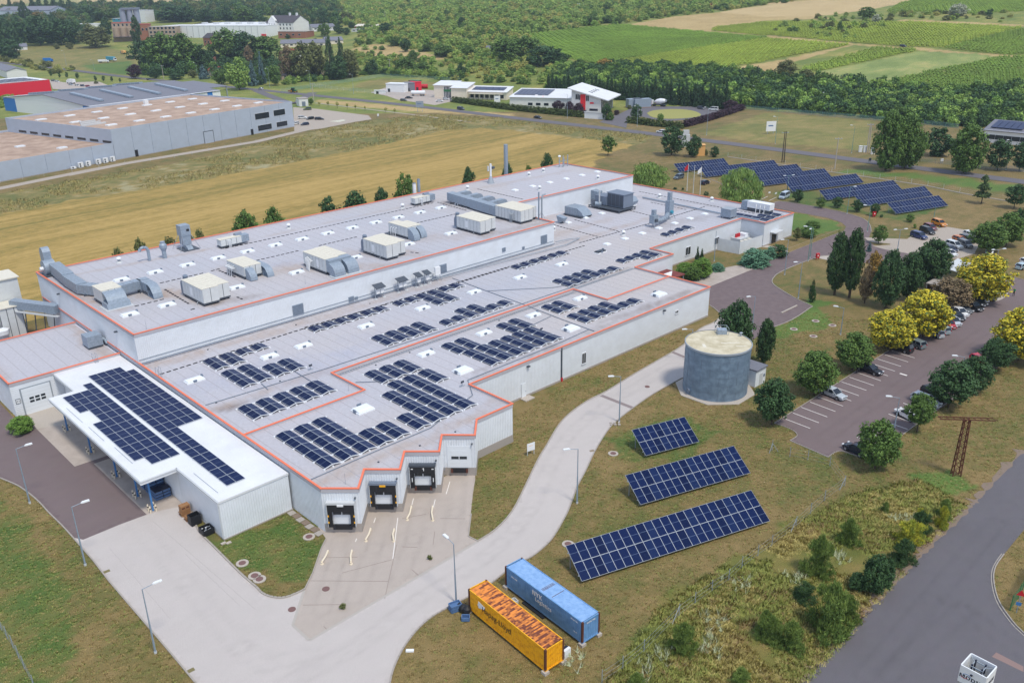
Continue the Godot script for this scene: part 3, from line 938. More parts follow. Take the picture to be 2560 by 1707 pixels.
# stained roofing: [a0, b0, a1, b1, half width, strength, kind]; kind 0 brown silt, 1 dark dirt, 2 damp blue-grey
const STAINS_LOW := [[46.0,-83.0,71.0,-82.6,1.6,.9,0],[71.0,-82.6,77.4,-84.0,1.3,.6,0],[46.0,-110.4,54.0,-110.2,1.0,1.5,1],[46.0,-111.4,66.0,-111.2,1.1,1.0,0],[46.0,-133.2,70.0,-132.4,1.6,.9,0],[70.0,-132.2,110.0,-132.4,1.6,.7,0],[80.0,-92.2,139.0,-92.4,1.0,.6,1],[82.0,-94.0,98.0,-92.4,.8,.7,1],[112.0,-94.0,138.0,-92.6,.9,.8,1],[67.0,-108.6,121.0,-108.6,1.0,.5,0],[122.0,-110.8,141.0,-110.9,.9,.9,1],[146.0,-133.0,196.0,-134.5,1.5,.7,0],[144.0,-140.0,170.0,-141.0,1.8,.6,0],[146.0,-152.0,164.0,-152.5,1.8,.7,0],[196.0,-150.0,203.0,-118.0,2.2,.4,1],[168.0,-127.0,190.0,-124.0,2.5,.5,1],[70.0,-116.0,92.0,-113.0,5.0,.8,2],[50.0,-120.0,66.0,-114.0,6.0,.8,2],[104.0,-121.0,120.0,-120.0,4.0,.4,2],[52.0,-104.0,62.0,-102.0,3.0,.5,2]]
const STAINS_UP := [[50.0,-175.6,76.0,-173.6,1.0,.8,0],[76.0,-173.6,140.0,-174.0,.9,.5,0],[46.5,-166.0,50.0,-150.0,2.2,1.2,0],[50.0,-158.0,58.0,-152.0,2.6,1.1,0],[59.0,-152.0,62.0,-141.0,2.0,.9,0],[62.0,-140.0,70.0,-138.5,1.5,.8,1],[72.0,-157.0,80.0,-148.0,3.0,.6,0],[82.0,-150.0,94.0,-138.0,3.2,.8,0],[96.0,-150.0,106.0,-138.0,3.0,.7,0],[112.0,-147.0,124.0,-141.0,3.4,.5,0],[124.0,-138.5,142.0,-137.0,2.0,.7,1],[134.0,-152.0,142.0,-141.0,2.4,.8,1],[140.0,-170.0,140.0,-152.0,1.6,1.1,1],[156.0,-175.0,190.0,-174.0,1.6,.5,0],[80.0,-153.0,88.0,-152.0,2.0,.7,2],[46.0,-136.0,100.0,-136.2,1.2,.35,1]]

func stained(parent: Node,poly: PackedVector2Array,oa: float,ob: float,y: float,cell: float,stains: Array):
	var bb := Rect2(poly[0],Vector2.ZERO)
	for p in poly: bb = bb.expand(p)
	var nx := int(bb.size.x/cell)
	var nz := int(bb.size.y/cell)
	var v := PackedVector3Array()
	var nn := PackedVector3Array()
	var cc := PackedColorArray()
	var ix := PackedInt32Array()
	var ins := PackedByteArray()
	var base := L3(186,185,193)
	var tone := [L3(168,146,130),L3(124,110,104),L3(168,172,190)]
	for j in nz+1:
		for i in nx+1:
			var p := bb.position+W(i,j)*cell
			ins.append(1 if Geometry2D.is_point_in_polygon(p,poly) else 0)
			v.append(V(p.x,y,p.y))
			nn.append(Vector3.UP)
			var a := p.x+oa
			var b := p.y+ob
			var c := base.lerp(L3(178,180,190),clampf(N1.get_noise_2d(a*1.3,b*1.3)*1.6,0,.7))
			c = c.lerp(L3(188,180,176),clampf(N1.get_noise_2d(a*1.1+700,b*1.1)*1.4,0,.6))
			var wob := N2.get_noise_2d(a*1.6,b*1.6)
			var wob2 := N2.get_noise_2d(a*6.0+90,b*6.0)
			for s in stains:
				var q := Geometry2D.get_closest_point_to_segment(W(a,b),W(s[0],s[1]),W(s[2],s[3]))
				var d: float = W(a,b).distance_to(q)/s[4]+wob*1.1+wob2*.7
				if d < 1.15:
					c = c.lerp(tone[s[6]],clampf((1.15 - d)*1.3,0,1)*s[5]*(.55+wob2*.6)*.8)
			cc.append(c)
	for j in nz:
		for i in nx:
			var k := j*(nx+1)+i
			if ins[k]+ins[k+1]+ins[k+nx+1]+ins[k+nx+2] == 4:
				ix.append_array([k,k+1,k+nx+1,k+1,k+nx+2,k+nx+1])
	var ar := []
	ar.resize(Mesh.ARRAY_MAX)
	ar[Mesh.ARRAY_VERTEX] = v
	ar[Mesh.ARRAY_NORMAL] = nn
	ar[Mesh.ARRAY_COLOR] = cc
	ar[Mesh.ARRAY_INDEX] = ix
	var am := ArrayMesh.new()
	am.add_surface_from_arrays(Mesh.PRIMITIVE_TRIANGLES,ar)
	var mt := paint("roof_felt",Color(1,1,1),.8,0,noise_tex(61,.02,6,Color(.93,.93,.93),Color(1,1,1),512),9.0)
	mt.vertex_color_use_as_albedo = true
	am.surface_set_material(0,mt)
	part("roofing",am,null,parent)

func build_factory():
	var oa := 45.7
	var ob := -134.9
	var t := thing("factory_building","long white factory with flat grey roofs edged in orange and a raised rear block","factory",AB(oa,0,ob),TURN)
	var mp := loc(MAIN,oa,ob)
	var up := loc(UPPER,oa,ob)
	var wp := loc(WING,oa,ob)
	# roofs
	part("roof",mb().prism(mp,5.5,5.9,false,true),M("roof"),t)
	part("roof",mb().prism(up,10.5,10.9,false,true),M("roof"),t)
	part("roof",mb().prism(wp,5.1,5.5,false,true),M("roof_blue"),t)
	stained(t,mp,oa,ob,5.906,.8,STAINS_LOW)
	stained(t,up,oa,ob,10.906,.8,STAINS_UP)
	stained(t,wp,oa,ob,5.506,.8,[[43.5,-143.2,45.0,-162.0,1.6,1.0,0],[29.5,-143.4,36.0,-143.4,.9,.6,0],[29.2,-146.0,29.2,-160.0,.8,.5,0]])
	seams(t,mp,5.902,2.05)
	seams(t,up,10.902,2.05)
	seams(t,wp,5.502,2.05)
	coping(t,mp,6.3)
	coping(t,up,11.3)
	coping(t,loc([45.4,-142.6,28.4,-142.6,28.4,-163.3,45.4,-163.3],oa,ob),5.9,false)
	# inner parapets between the roof fields
	coping(t,loc([45.9,-100.5,65.5,-100.5,65.5,-109.4,121.6,-109.4,121.6,-100.6,141.1,-100.6],oa,ob),6.32,false)
	# walls
	for i in range(1,mp.size() - 1):
		var a := mp[i]
		var b := mp[i+1]
		var dock := i >= 1 and i <= 9
		clad(t,b,a,(.0 if not dock else 1.25),6.2)
		if dock:
			var d := (b - a).normalized()
			var o := W(d.y,-d.x)*-.03
			part("plinth",br(V(a.x - o.x,.62,a.y - o.y),V(b.x - o.x,.62,b.y - o.y),.16,1.26),M("concrete"),t)
	for i in range(10,18):
		var a := mp[i]
		var b := mp[i+1]
		part("base_strip",br(V(a.x,.16,a.y),V(b.x,.16,b.y),.22,.34),M("concrete"),t)
	clad(t,mp[1],W(mp[1].x,-134.9 - ob),0,6.2)
	clad(t,up[1],up[0],0,11.2)
	for i in range(1,5): clad(t,up[i+1],up[i],5.9,11.2)
	clad(t,up[0],up[5],0,11.2)
	clad(t,mp[mp.size() - 1],mp[0],0,5.8)
	clad(t,wp[1],wp[0],0,5.8)
	clad(t,wp[0],wp[3],0,5.8)
	clad(t,wp[2],wp[1],0,5.8,"wall",true)
	# gutter trays along the foot of the raised block
	part("gutter",br(V(0,6.2,.45),V(97,6.2,.45),.25,.12),M("galv_dark"),t)
	part("flashing",br(V(0,6.75,.06),V(97,6.75,.06),.08,.1),M("steel"),t)
	# wall louvres and vents
	for s in [[74.0,76.2,6.7,8.7,0],[86.0,87.2,6.4,7.3,0],[87.4,88.1,6.5,7.0,0],[108.6,110.4,6.8,8.6,0],[138.6,140.6,6.9,8.8,0],[126.4,127.4,7.6,8.5,0],[132.6,133.3,6.9,7.5,0]]:
		var w := part("louvre",bx(s[0] - oa,s[2],.02,s[1] - oa,s[3],.16),M("galv"),t)
		var m := mb()
		var y: float = s[2]+.12
		while y < s[3] - .1:
			m.bx(s[0] - oa+.08,y,.16,s[1] - oa - .08,y+.06,.2)
			y += .16
		part("slats",m,M("galv_dark"),w)
	for a in [56.0,90.0,126.0]:
		part("wall_lamp",bx(a - oa,5.2,-90.8 - ob,a+.5 - oa,5.4,-90.35 - ob),M("steel_dark"),t)
	for b in [-142.6,-170.0]:
		part("wall_lamp",bx(-.5,9.6,b - ob,0,9.8,b+.4 - ob),M("steel_dark"),t)
	# docks
	var kinds := [1,3,5,7]
	for k in 4:
		var a := mp[kinds[k]]
		var b := mp[kinds[k]+1]
		dock(t,a,b,k)
	# side doors and windows on the long walls
	var zf := -90.8 - ob
	door_part(t,88.8 - oa,zf,1.0,2.5)
	window_part(t,103.4 - oa,zf,.95,1.9,1.5)
	window_part(t,130.0 - oa,zf,.9,.5,3.6,"louvre_window")
	part("downpipe",bx(98.1 - oa,.7,zf,98.3 - oa,6.1,zf+.2),M("steel_dark"),t)
	part("pipe_foot",bx(98.05 - oa,0,zf+.05,98.35 - oa,.7,zf+.3),M("red"),t)
	var zr := -116.0 - ob
	window_part(t,168.8 - oa,zr,1.9,1.9,1.5)
	window_part(t,180.9 - oa,zr,1.9,1.7,1.6)
	door_part(t,196.5 - oa,-109.3 - ob,2.2,2.6,"glass")
	part("door_canopy",bx(195.6 - oa,3.0,-109.3 - ob,199.6 - oa,3.25,-107.7 - ob),M("box_grey"),t)
	# rear entrance porch in red, with a white tarpaulin
	part("porch_roof",bx(143.2 - oa,3.0,-109.5 - ob,152.6 - oa,3.25,-104.6 - ob),paint("porch",lin(118,56,52),.8),t)
	var tm := mb()
	for q in [[144.8,-106.2,147.6,-107.8,148.4,-105.2],[147.6,-107.8,151.2,-107.0,148.4,-105.2]]:
		tm.tri(V(q[0] - oa,3.28,q[1] - ob),V(q[2] - oa,3.7,q[3] - ob),V(q[4] - oa,3.28,q[5] - ob))
	part("tarpaulin",tm,M("white"),t)
	for q in [[143.6,-104.9],[152.2,-104.9]]: part("porch_post",bx(q[0] - oa,0,q[1] - ob,q[0]+.15 - oa,3,q[1]+.15 - ob),M("steel"),t)
	# plant enclosure beside the far corner
	var e := part("plant_screen",mb(),null,t) if false else null
	clad(t,W(183.0 - oa,-110.0 - ob),W(182.3 - oa,-115.9 - ob),0,3.1)
	clad(t,W(192.5 - oa,-109.5 - ob),W(183.0 - oa,-110.0 - ob),0,3.1)
	# big gate of the side wing
	var gz := -142.6 - ob
	part("gate_frame",bx(29.6 - oa,0,gz+.02,34.2 - oa,4.5,gz+.1),M("steel"),t)
	var gt := part("gate",bx(29.8 - oa,0,gz+.06,34.0 - oa,4.35,gz+.16),M("wall_flat"),t)
	for r in 2:
		for c in 3:
			part("pane",bx(30.7+c*.85 - oa,1.85+r*.55,gz+.16,31.35+c*.85 - oa,2.2+r*.55,gz+.19),M("glass"),gt)
	for r in 6: part("gate_seam",bx(29.8 - oa,.7+r*.62,gz+.16,34.0 - oa,.725+r*.62,gz+.168),M("box_grey"),gt)
	var sg := part("sign_plate",bx(28.75 - oa,2.2,gz+.05,29.45 - oa,3.0,gz+.1),M("steel_dark"),t)
	part("plate_face",bx(28.82 - oa,2.27,gz+.1,29.38 - oa,2.93,gz+.112),M("white"),sg)
	text_on(sg,"C1",.42,V(29.1 - oa,2.6,gz+.113),0,"steel_dark")
	# skylights
	for i in 14: skylight(t,55.6+i*6.555 - oa,10.9,-165.3 - ob,false)
	for a in [49.1,55.6,68.8,81.4,95.0,108.5,120.4]: skylight(t,a - oa,10.9,-145.1 - ob,false)
	for i in 6: skylight(t,160.9+i*6.72 - oa,10.9,-166.2 - ob,true)
	for a in [49.2,62.1,68.5,81.3,94.15,107.1,119.8,132.4]: skylight(t,a - oa,5.9,-122.6 - ob,false)
	skylight(t,145.4 - oa,5.9,-122.8 - ob,false,"glass_blue")
	for a in [80.85,93.7,105.9,118.7]: skylight(t,a - oa,5.9,-105.0 - ob,false)
	for a in [61.75,80.7,105.8,131.1]: skylight(t,a - oa,5.9,-95.6 - ob,false,"dome",true)
	for i in 5: skylight(t,159.7+i*6.55 - oa,5.9,-145.8 - ob,true)
	for i in 7: skylight(t,151.3+i*6.55 - oa,5.9,-125.8 - ob,true)
	# rows of black rubber walkway pads
	var mm := mb()
	var y := 10.915
	for s in [[60.2,-158.4,69.5,-158.4],[70.5,-158.5,73.5,-158.8],[78.0,-158.5,90.5,-158.4],[95,-158.5,105.2,-158.5],[118,-158.5,135.5,-158.2],[80.0,-171.3,138.0,-171.3],[138.0,-171.0,137.3,-158.5],[51.8,-153.1,51.7,-149.3],[51.6,-149.0,58.3,-149.0],[59.2,-154.1,58.7,-141.9],[57.7,-140.2,59.4,-140.2],[71.7,-157.7,71.9,-150.1],[66.5,-140.5,66.6,-137.6],[155.4,-175.0,155.2,-157.0],[105.5,-140.3,106.6,-138.0]]: mats_along(mm,s,oa,ob,y)
	y = 5.915
	for s in [[46.5,-128.9,73.5,-129.9],[73.5,-130.2,92,-129.5],[92,-129.5,140.4,-129.4],[73.0,-129.7,139,-130.0],[139.6,-129.1,148.1,-128.9],[148.1,-131.4,175.8,-130.4],[175.8,-130.4,199.2,-130.7],[155.9,-147.0,155.0,-131.2],[163.2,-146.6,162.2,-130.8],[180.6,-142.5,179.6,-131.6],[200.4,-155.0,199.7,-122.1],[199.8,-122,200.1,-116.4],[191.9,-144.2,191.6,-131.6]]: mats_along(mm,s,oa,ob,y)
	part("walkway_pads",mm,M("mat_black"),t).set_meta("kind","stuff")
	# cables and pipes lying on the roof
	for s in [[[46.5,-113.3],[66,-111.9],[90,-111.2],[121,-110.9],[140,-111.5]],[[46.2,-84.4],[57,-84.5],[65,-84.4],[76,-88.0],[79,-92.5],[100,-92.7],[108,-93.2]],[[110,-132.6],[109.4,-121],[109,-110.4],[108.2,-100],[107.9,-92.0]],[[62,-114.6],[61.8,-109.5]],[[66.4,-104.2],[70,-101]],[[56,-114.2],[55.6,-111.5]],[[96,-100.9],[108,-102.5]],[[109.5,-121.4],[120,-113.4],[127,-111]]]:
		var pts := []
		for q in s: pts.append(V(q[0] - oa,5.99,q[1] - ob))
		part("roof_cable",tu(pts,.06,5),M("galv_dark"),t)
	var rail := mb()   # the cable ladder along the inner parapet
	for s in [-108.7,-108.2]: rail.bar(V(66 - oa,6.0,s - ob),V(121 - oa,6.0,s - ob),.05,.08)
	for i in 110: rail.bx(66+i*.5 - oa,5.98,-108.7 - ob,66.05+i*.5 - oa,6.03,-108.2 - ob)
	part("cable_ladder",rail,M("steel"),t)
	rail = mb()
	for s in [-109.0,-108.5]: rail.bar(V(122 - oa,6.0,s - ob - 1.0),V(141 - oa,6.0,s - ob - 1.0),.05,.08)
	for i in 38: rail.bx(122+i*.5 - oa,5.98,-110.0 - ob,122.05+i*.5 - oa,6.03,-109.5 - ob)
	part("cable_ladder",rail,M("steel"),t)
	part("roof_pipe",tu([V(194.1 - oa,6.25,-148.9 - ob),V(193.2 - oa,6.25,-121.5 - ob),V(194.3 - oa,6.25,-112 - ob)],.2,8),M("galv"),t)
	part("wall_pipe",tu([V(97.3,6.6,.6),V(102.5,6.3,.4),V(104.5,6.3,1.6),V(98,6.3,3.2),V(60,6.3,1.0)],.11,6),M("steel"),t)
	var dm := mb()
	for q in [[48.0,-113.0],[58.5,-113.0],[72.5,-107.4],[61.0,-81.6],[54.6,-82.0],[66.8,-81.2],[79.5,-107.6],[100.0,-107.8],[56.5,-133.0],[73.0,-132.4],[89.0,-132.2]]: dm.cyl(V(q[0] - oa,5.9,q[1] - ob),V(q[0] - oa,6.02,q[1] - ob),.16,.12,8)
	part("roof_drains",dm,M("steel_dark"),t).set_meta("kind","stuff")
	# lightning rods
	for q in [[48.6,-80.5,5.9],[48.4,-136.5,10.9],[79.0,-138.0,10.9],[150.0,-118,5.9],[172.0,-123,5.9],[64.0,-102.5,5.9]]:
		part("lightning_rod",cy(V(q[0] - oa,q[2],q[1] - ob),V(q[0] - oa,q[2]+1.6,q[1] - ob),.025,.015,5),M("steel"),t)
	# roof ladders
	for q in [[41.5,-142.5,5.0],[46.0,-128.0,5.6]]:
		var lm := mb()
		for s in [-.25,.25]:
			lm.tube([V(q[0] - oa+s,q[2],q[1] - ob+.5),V(q[0] - oa+s,q[2]+1.9,q[1] - ob+.4),V(q[0] - oa+s,q[2]+1.9,q[1] - ob - .5),V(q[0] - oa+s,q[2]+.6,q[1] - ob - .6)],.03,5)
		for i in 5: lm.bx(q[0] - oa - .25,q[2]+.3+i*.3,q[1] - ob+.44,q[0] - oa+.25,q[2]+.34+i*.3,q[1] - ob+.48)
		part("roof_ladder",lm,M("steel"),t)
	var bm := mb()   # stepping stones beside the first dock
	part("door_step",bx(88.4 - oa,0,zf+.1,90.4 - oa,.18,zf+1.5),M("concrete_pale"),t)

func mats_along(m: MB,s: Array,oa: float,ob: float,y: float):
	var p := W(s[0],s[1])
	var q := W(s[2],s[3])
	var l := p.distance_to(q)
	var d := (q - p).normalized()
	var k := int(l/1.12)
	for i in k:
		var c := p+d*(1.12*i+.3)
		m.box(V(c.x - oa,y+.01,c.y - ob),V(.72,.05,.34),Basis(V(d.x,0,d.y),Vector3.UP,V(-d.y,0,d.x)))

func skylight(t: Node,x: float,y: float,z: float,small: bool,face := "dome",square := false):
	var w := 2.7
	var l := 1.25
	if small:
		w = 1.3
		l = 1.3
	if square:
		w = 2.6
		l = 1.9
	var s := part("skylight",bx(x - w/2 - .12,y,z - l/2 - .12,x+w/2+.12,y+.22,z+l/2+.12),M("white"),t)
	var m := mb()
	var h := .42 if not small else .3
	var r := [[w/2,.22,l/2],[w/2 - .03,h,l/2 - .03],[w/2 - .25,h+.1,l/2 - .2],[w/2 - .6,h+.14,l/2 - .4]]
	if small: r[3] = [w/2 - .45,h+.2,l/2 - .45]
	for i in 3:
		for q in 4:
			var f := [[-1,1],[1,1],[1,-1],[-1,-1]]
			var a = f[q]
			var b = f[(q+1) % 4]
			m.quad(V(x+a[0]*r[i][0],y+r[i][1],z+a[1]*r[i][2]),V(x+b[0]*r[i][0],y+r[i][1],z+b[1]*r[i][2]),V(x+b[0]*r[i+1][0],y+r[i+1][1],z+b[1]*r[i+1][2]),V(x+a[0]*r[i+1][0],y+r[i+1][1],z+a[1]*r[i+1][2]))
	m.quad(V(x - r[3][0],y+r[3][1],z+r[3][2]),V(x+r[3][0],y+r[3][1],z+r[3][2]),V(x+r[3][0],y+r[3][1],z - r[3][2]),V(x - r[3][0],y+r[3][1],z - r[3][2]))
	part("dome",m,M(face),s)
	if not small:
		if square:
			part("opener",bx(x - w/2 - .2,y,z - .3,x - w/2 - .02,y+.55,z+.3),M("galv_dark"),s)
			part("opener",bx(x - .2,y,z - l/2 - .3,x+.5,y+.6,z - l/2 - .1),M("galv_dark"),s)
		else:
			part("opener",bx(x - .45,y+.12,z+l/2 - .02,x+.1,y+.46,z+l/2+.16),M("galv_dark"),s)
			part("opener",bx(x+w/2 - .05,y+.12,z - l/2+.05,x+w/2+.2,y+.6,z - l/2+.5),M("galv_dark"),s)

func door_part(t: Node,x: float,z: float,w: float,h: float,face := "wall_flat"):
	part("door_frame",bx(x - .06,0,z+.02,x+w+.06,h+.06,z+.08),M("box_grey"),t)
	var d := part("door",bx(x,0,z+.04,x+w,h,z+.12),M(face),t)
	part("handle",bx(x+w - .16,1.0,z+.12,x+w - .06,1.08,z+.17),M("steel_dark"),d)

func window_part(t: Node,x: float,z: float,w: float,h: float,y: float,called := "window"):
	var f := part(called,bx(x,y,z+.04,x+w,y+h,z+.06),M("glass"),t)
	var m := mb()
	for s in [[x - .07,y - .07,x,y+h+.07],[x+w,y - .07,x+w+.07,y+h+.07],[x,y - .07,x+w,y],[x,y+h,x+w,y+h+.07],[x+w*.5 - .03,y,x+w*.5+.03,y+h]]: m.bx(s[0],s[1],z+.02,s[2],s[3],z+.12)
	part("frame",m,M("white"),f)
	part("sill",bx(x - .1,y - .13,z+.02,x+w+.1,y - .07,z+.18),M("box_grey"),f)

func text_on(parent: Node,s: String,size: float,at: Vector3,turn: float,mat: String,called := "lettering",wide := 1.0,bold := true) -> MeshInstance3D:
	var tm := TextMesh.new()
	var f := SystemFont.new()
	f.font_names = PackedStringArray(["Droid Sans"])
	f.font_weight = 700 if bold else 400
	tm.font = f
	tm.text = s
	tm.font_size = 32
	tm.pixel_size = size/32.0
	tm.depth = .012
	tm.material = M(mat)
	var o := MeshInstance3D.new()
	o.name = called
	o.mesh = tm
	parent.add_child(o,true)
	o.position = at
	o.rotation.y = turn
	o.scale.x = wide
	return o

func dock(t: Node,a: Vector2,b: Vector2,k: int):
	# one loading dock on the wall from a to b; its node's x runs along the wall, z outward
	var d := (b - a).normalized()
	var z := .1
	var n := part("loading_dock",bx(-1.12,1.25,.03,1.12,3.9,z),M("wall_flat"),t)
	var c := (a+b)*.5
	n.transform = Transform3D(Basis(V(d.x,0,d.y),Vector3.UP,V(-d.y,0,d.x)),V(c.x,0,c.y))
	n.set_meta("label",["loading dock with black shelter and white lamp on top","loading dock with black shelter and yellow lamp on top","loading dock with black shelter numbered 1","loading dock with plain white sectional door and no shelter"][k])
	if k < 3:
		part("shelter_hood",bx(-1.75,4.25,.02,1.75,4.55,.62),M(["box_grey","galv_dark","steel_dark"][k]),n)
		part("shelter_frame",bx(-1.72,1.1,.03,-1.66,4.25,.58),M("box_grey"),n)
		part("shelter_frame",bx(1.66,1.1,.03,1.72,4.25,.58),M("box_grey"),n)
		part("curtain",bx(-1.66,3.25,.48,1.66,4.22,.56),M("black"),n)
		for s in [-1,1]:
			part("curtain",bx(minf(s*1.66,s*1.1),1.05,.47,maxf(s*1.66,s*1.1),3.25,.54),M("black"),n)
			if k == 2: part("marker",bx(s*1.38 - .05,2.0,.54,s*1.38+.05,2.6,.565),M("white"),n)
			else:
				for y in [1.75,2.65]: part("marker",bx(s*1.58 - .08,y - .12,.54,s*1.58+.08,y+.12,.58),M("yellow"),n)
		if k == 2:
			text_on(n,"1",.6,V(.15,3.86,.57),0,"white")
			for s in [-1,1]: part("marker",bx(s*1.35 - .14,3.86,.56,s*1.35+.14,3.98,.58),M("white"),n)
		else: part("dock_lamp",bx(-.38,4.06,.56,.38,4.3,.7),M(["white","yellow"][k]),n)
	else:
		part("door_trim",bx(-1.6,1.25,.03,1.6,4.6,.08),M("wall_flat"),n)
	var dr := n
	for s in [-1,1]: part("pane",bx(minf(s*.06,s*1.06),2.6,z,maxf(s*.06,s*1.06),3.0,z+.03),M("glass"),dr)
	for y in [1.9,2.5,3.1]: part("door_seam",bx(-1.12,y,z,1.12,y+.025,z+.008),M("box_grey"),dr)
	part("dock_leveller",bx(-1.15,.55,.1,1.15,1.22,.3),M("black"),n)
	for s in [-1,1]: part("bumper",bx(s*1.02 - .14,.62,.3,s*1.02+.14,1.18,.42),paint("bumper",lin(92,52,40),.8) if k > 1 else M("rubber"),n)
	part("wall_lamp",bx(1.7,4.9,.05,1.9,5.05,.35),M("steel_dark"),n)
	part("wall_bracket",bx(-2.1,.9,.05,-1.98,1.3,.2),M("steel"),n)

# ---------- things standing on the roofs ----------
func arc_elbow(z0: float,ytop: float,r: float,ybot: float,back := 0.0) -> Array:   # a quarter bend that turns down
	var o := [W(z0 - back,ybot+.9 if back == 0.0 else ybot),W(z0 - back,ytop)]
	for i in 7:
		var a := PI/2*(1 - i/6.0)
		o.append(W(z0+r*cos(a),ytop - r+r*sin(a)))
	o.append(W(z0+r,ybot))
	o.append(W(z0+.1,ybot))
	return o

# an air handling unit; local x along the building, z across it, base frame on short feet
func ahu(t: Node3D,x0: float,z0: float,x1: float,z1: float,y0: float,y1: float):
	part("casing",bx(x0+.04,y0,z0+.04,x1 - .04,y1 - .03,z1 - .04),M("steel_dark"),t)
	part("base_frame",bx(x0 - .05,y0 - .22,z0 - .05,x1+.05,y0,z1+.05),M("steel_dark"),t)
	var nz := maxi(2,int((z1 - z0)/1.05))
	var w := (z1 - z0)/nz
	for i in nz:
		for s in 2:
			var x: float = [x0,x1 - .08][s]
			part("side_panel",bx(x,y0+.03,z0+i*w+.045,x+.08,y1 - .06,z0+(i+1)*w - .045),M("ahu_wall"),t)
		part("roof_panel",bx(x0 - .08,y1 - .06,z0+i*w+.04,x1+.08,y1+.03,z0+(i+1)*w - .04),M("cream_panel"),t)
	var nx := maxi(2,int((x1 - x0)/1.0))
	w = (x1 - x0)/nx
	for i in nx:
		part("end_panel",bx(x0+i*w+.05,y0+.03,z1 - .07,x0+(i+1)*w - .05,y1 - .06,z1+.02),M("ahu_wall"),t)
		part("end_panel",bx(x0+i*w+.05,y0+.03,z0 - .02,x0+(i+1)*w - .05,y1 - .06,z0+.07),M("ahu_wall"),t)
	for q in [[x0+.2,z0+.3],[x1 - .2,z0+.3],[x0+.2,z1 - .3],[x1 - .2,z1 - .3],[x0+.2,(z0+z1)/2],[x1 - .2,(z0+z1)/2]]:
		part("foot",bx(q[0] - .1,0,q[1] - .1,q[0]+.1,y0 - .2,q[1]+.1),M("steel_dark"),t)

func door_on(t: Node3D,x: float,z: float,y: float):
	part("access_door",bx(x - .03,y+.5,z,x+.02,y+2.0,z+.85),M("white"),t)

func piece(t: Node3D,called: String,m: MB,mat: String) -> MeshInstance3D: return part(called,m,M(mat),t)

func ribs(t: Node3D,p: Vector3,q: Vector3,w: float,h: float,step := 1.3,mat := "galv"):   # a boxed duct with flanges
	piece(t,"duct",br(p,q,w,h),mat)
	var l := p.distance_to(q)
	var k := int(l/step)
	for i in range(1,k):
		var c := p.lerp(q,float(i)/k)
		var e := (q - p).normalized()*.03
		piece(t,"flange",br(c - e,c+e,w+.1,h+.1),"steel")

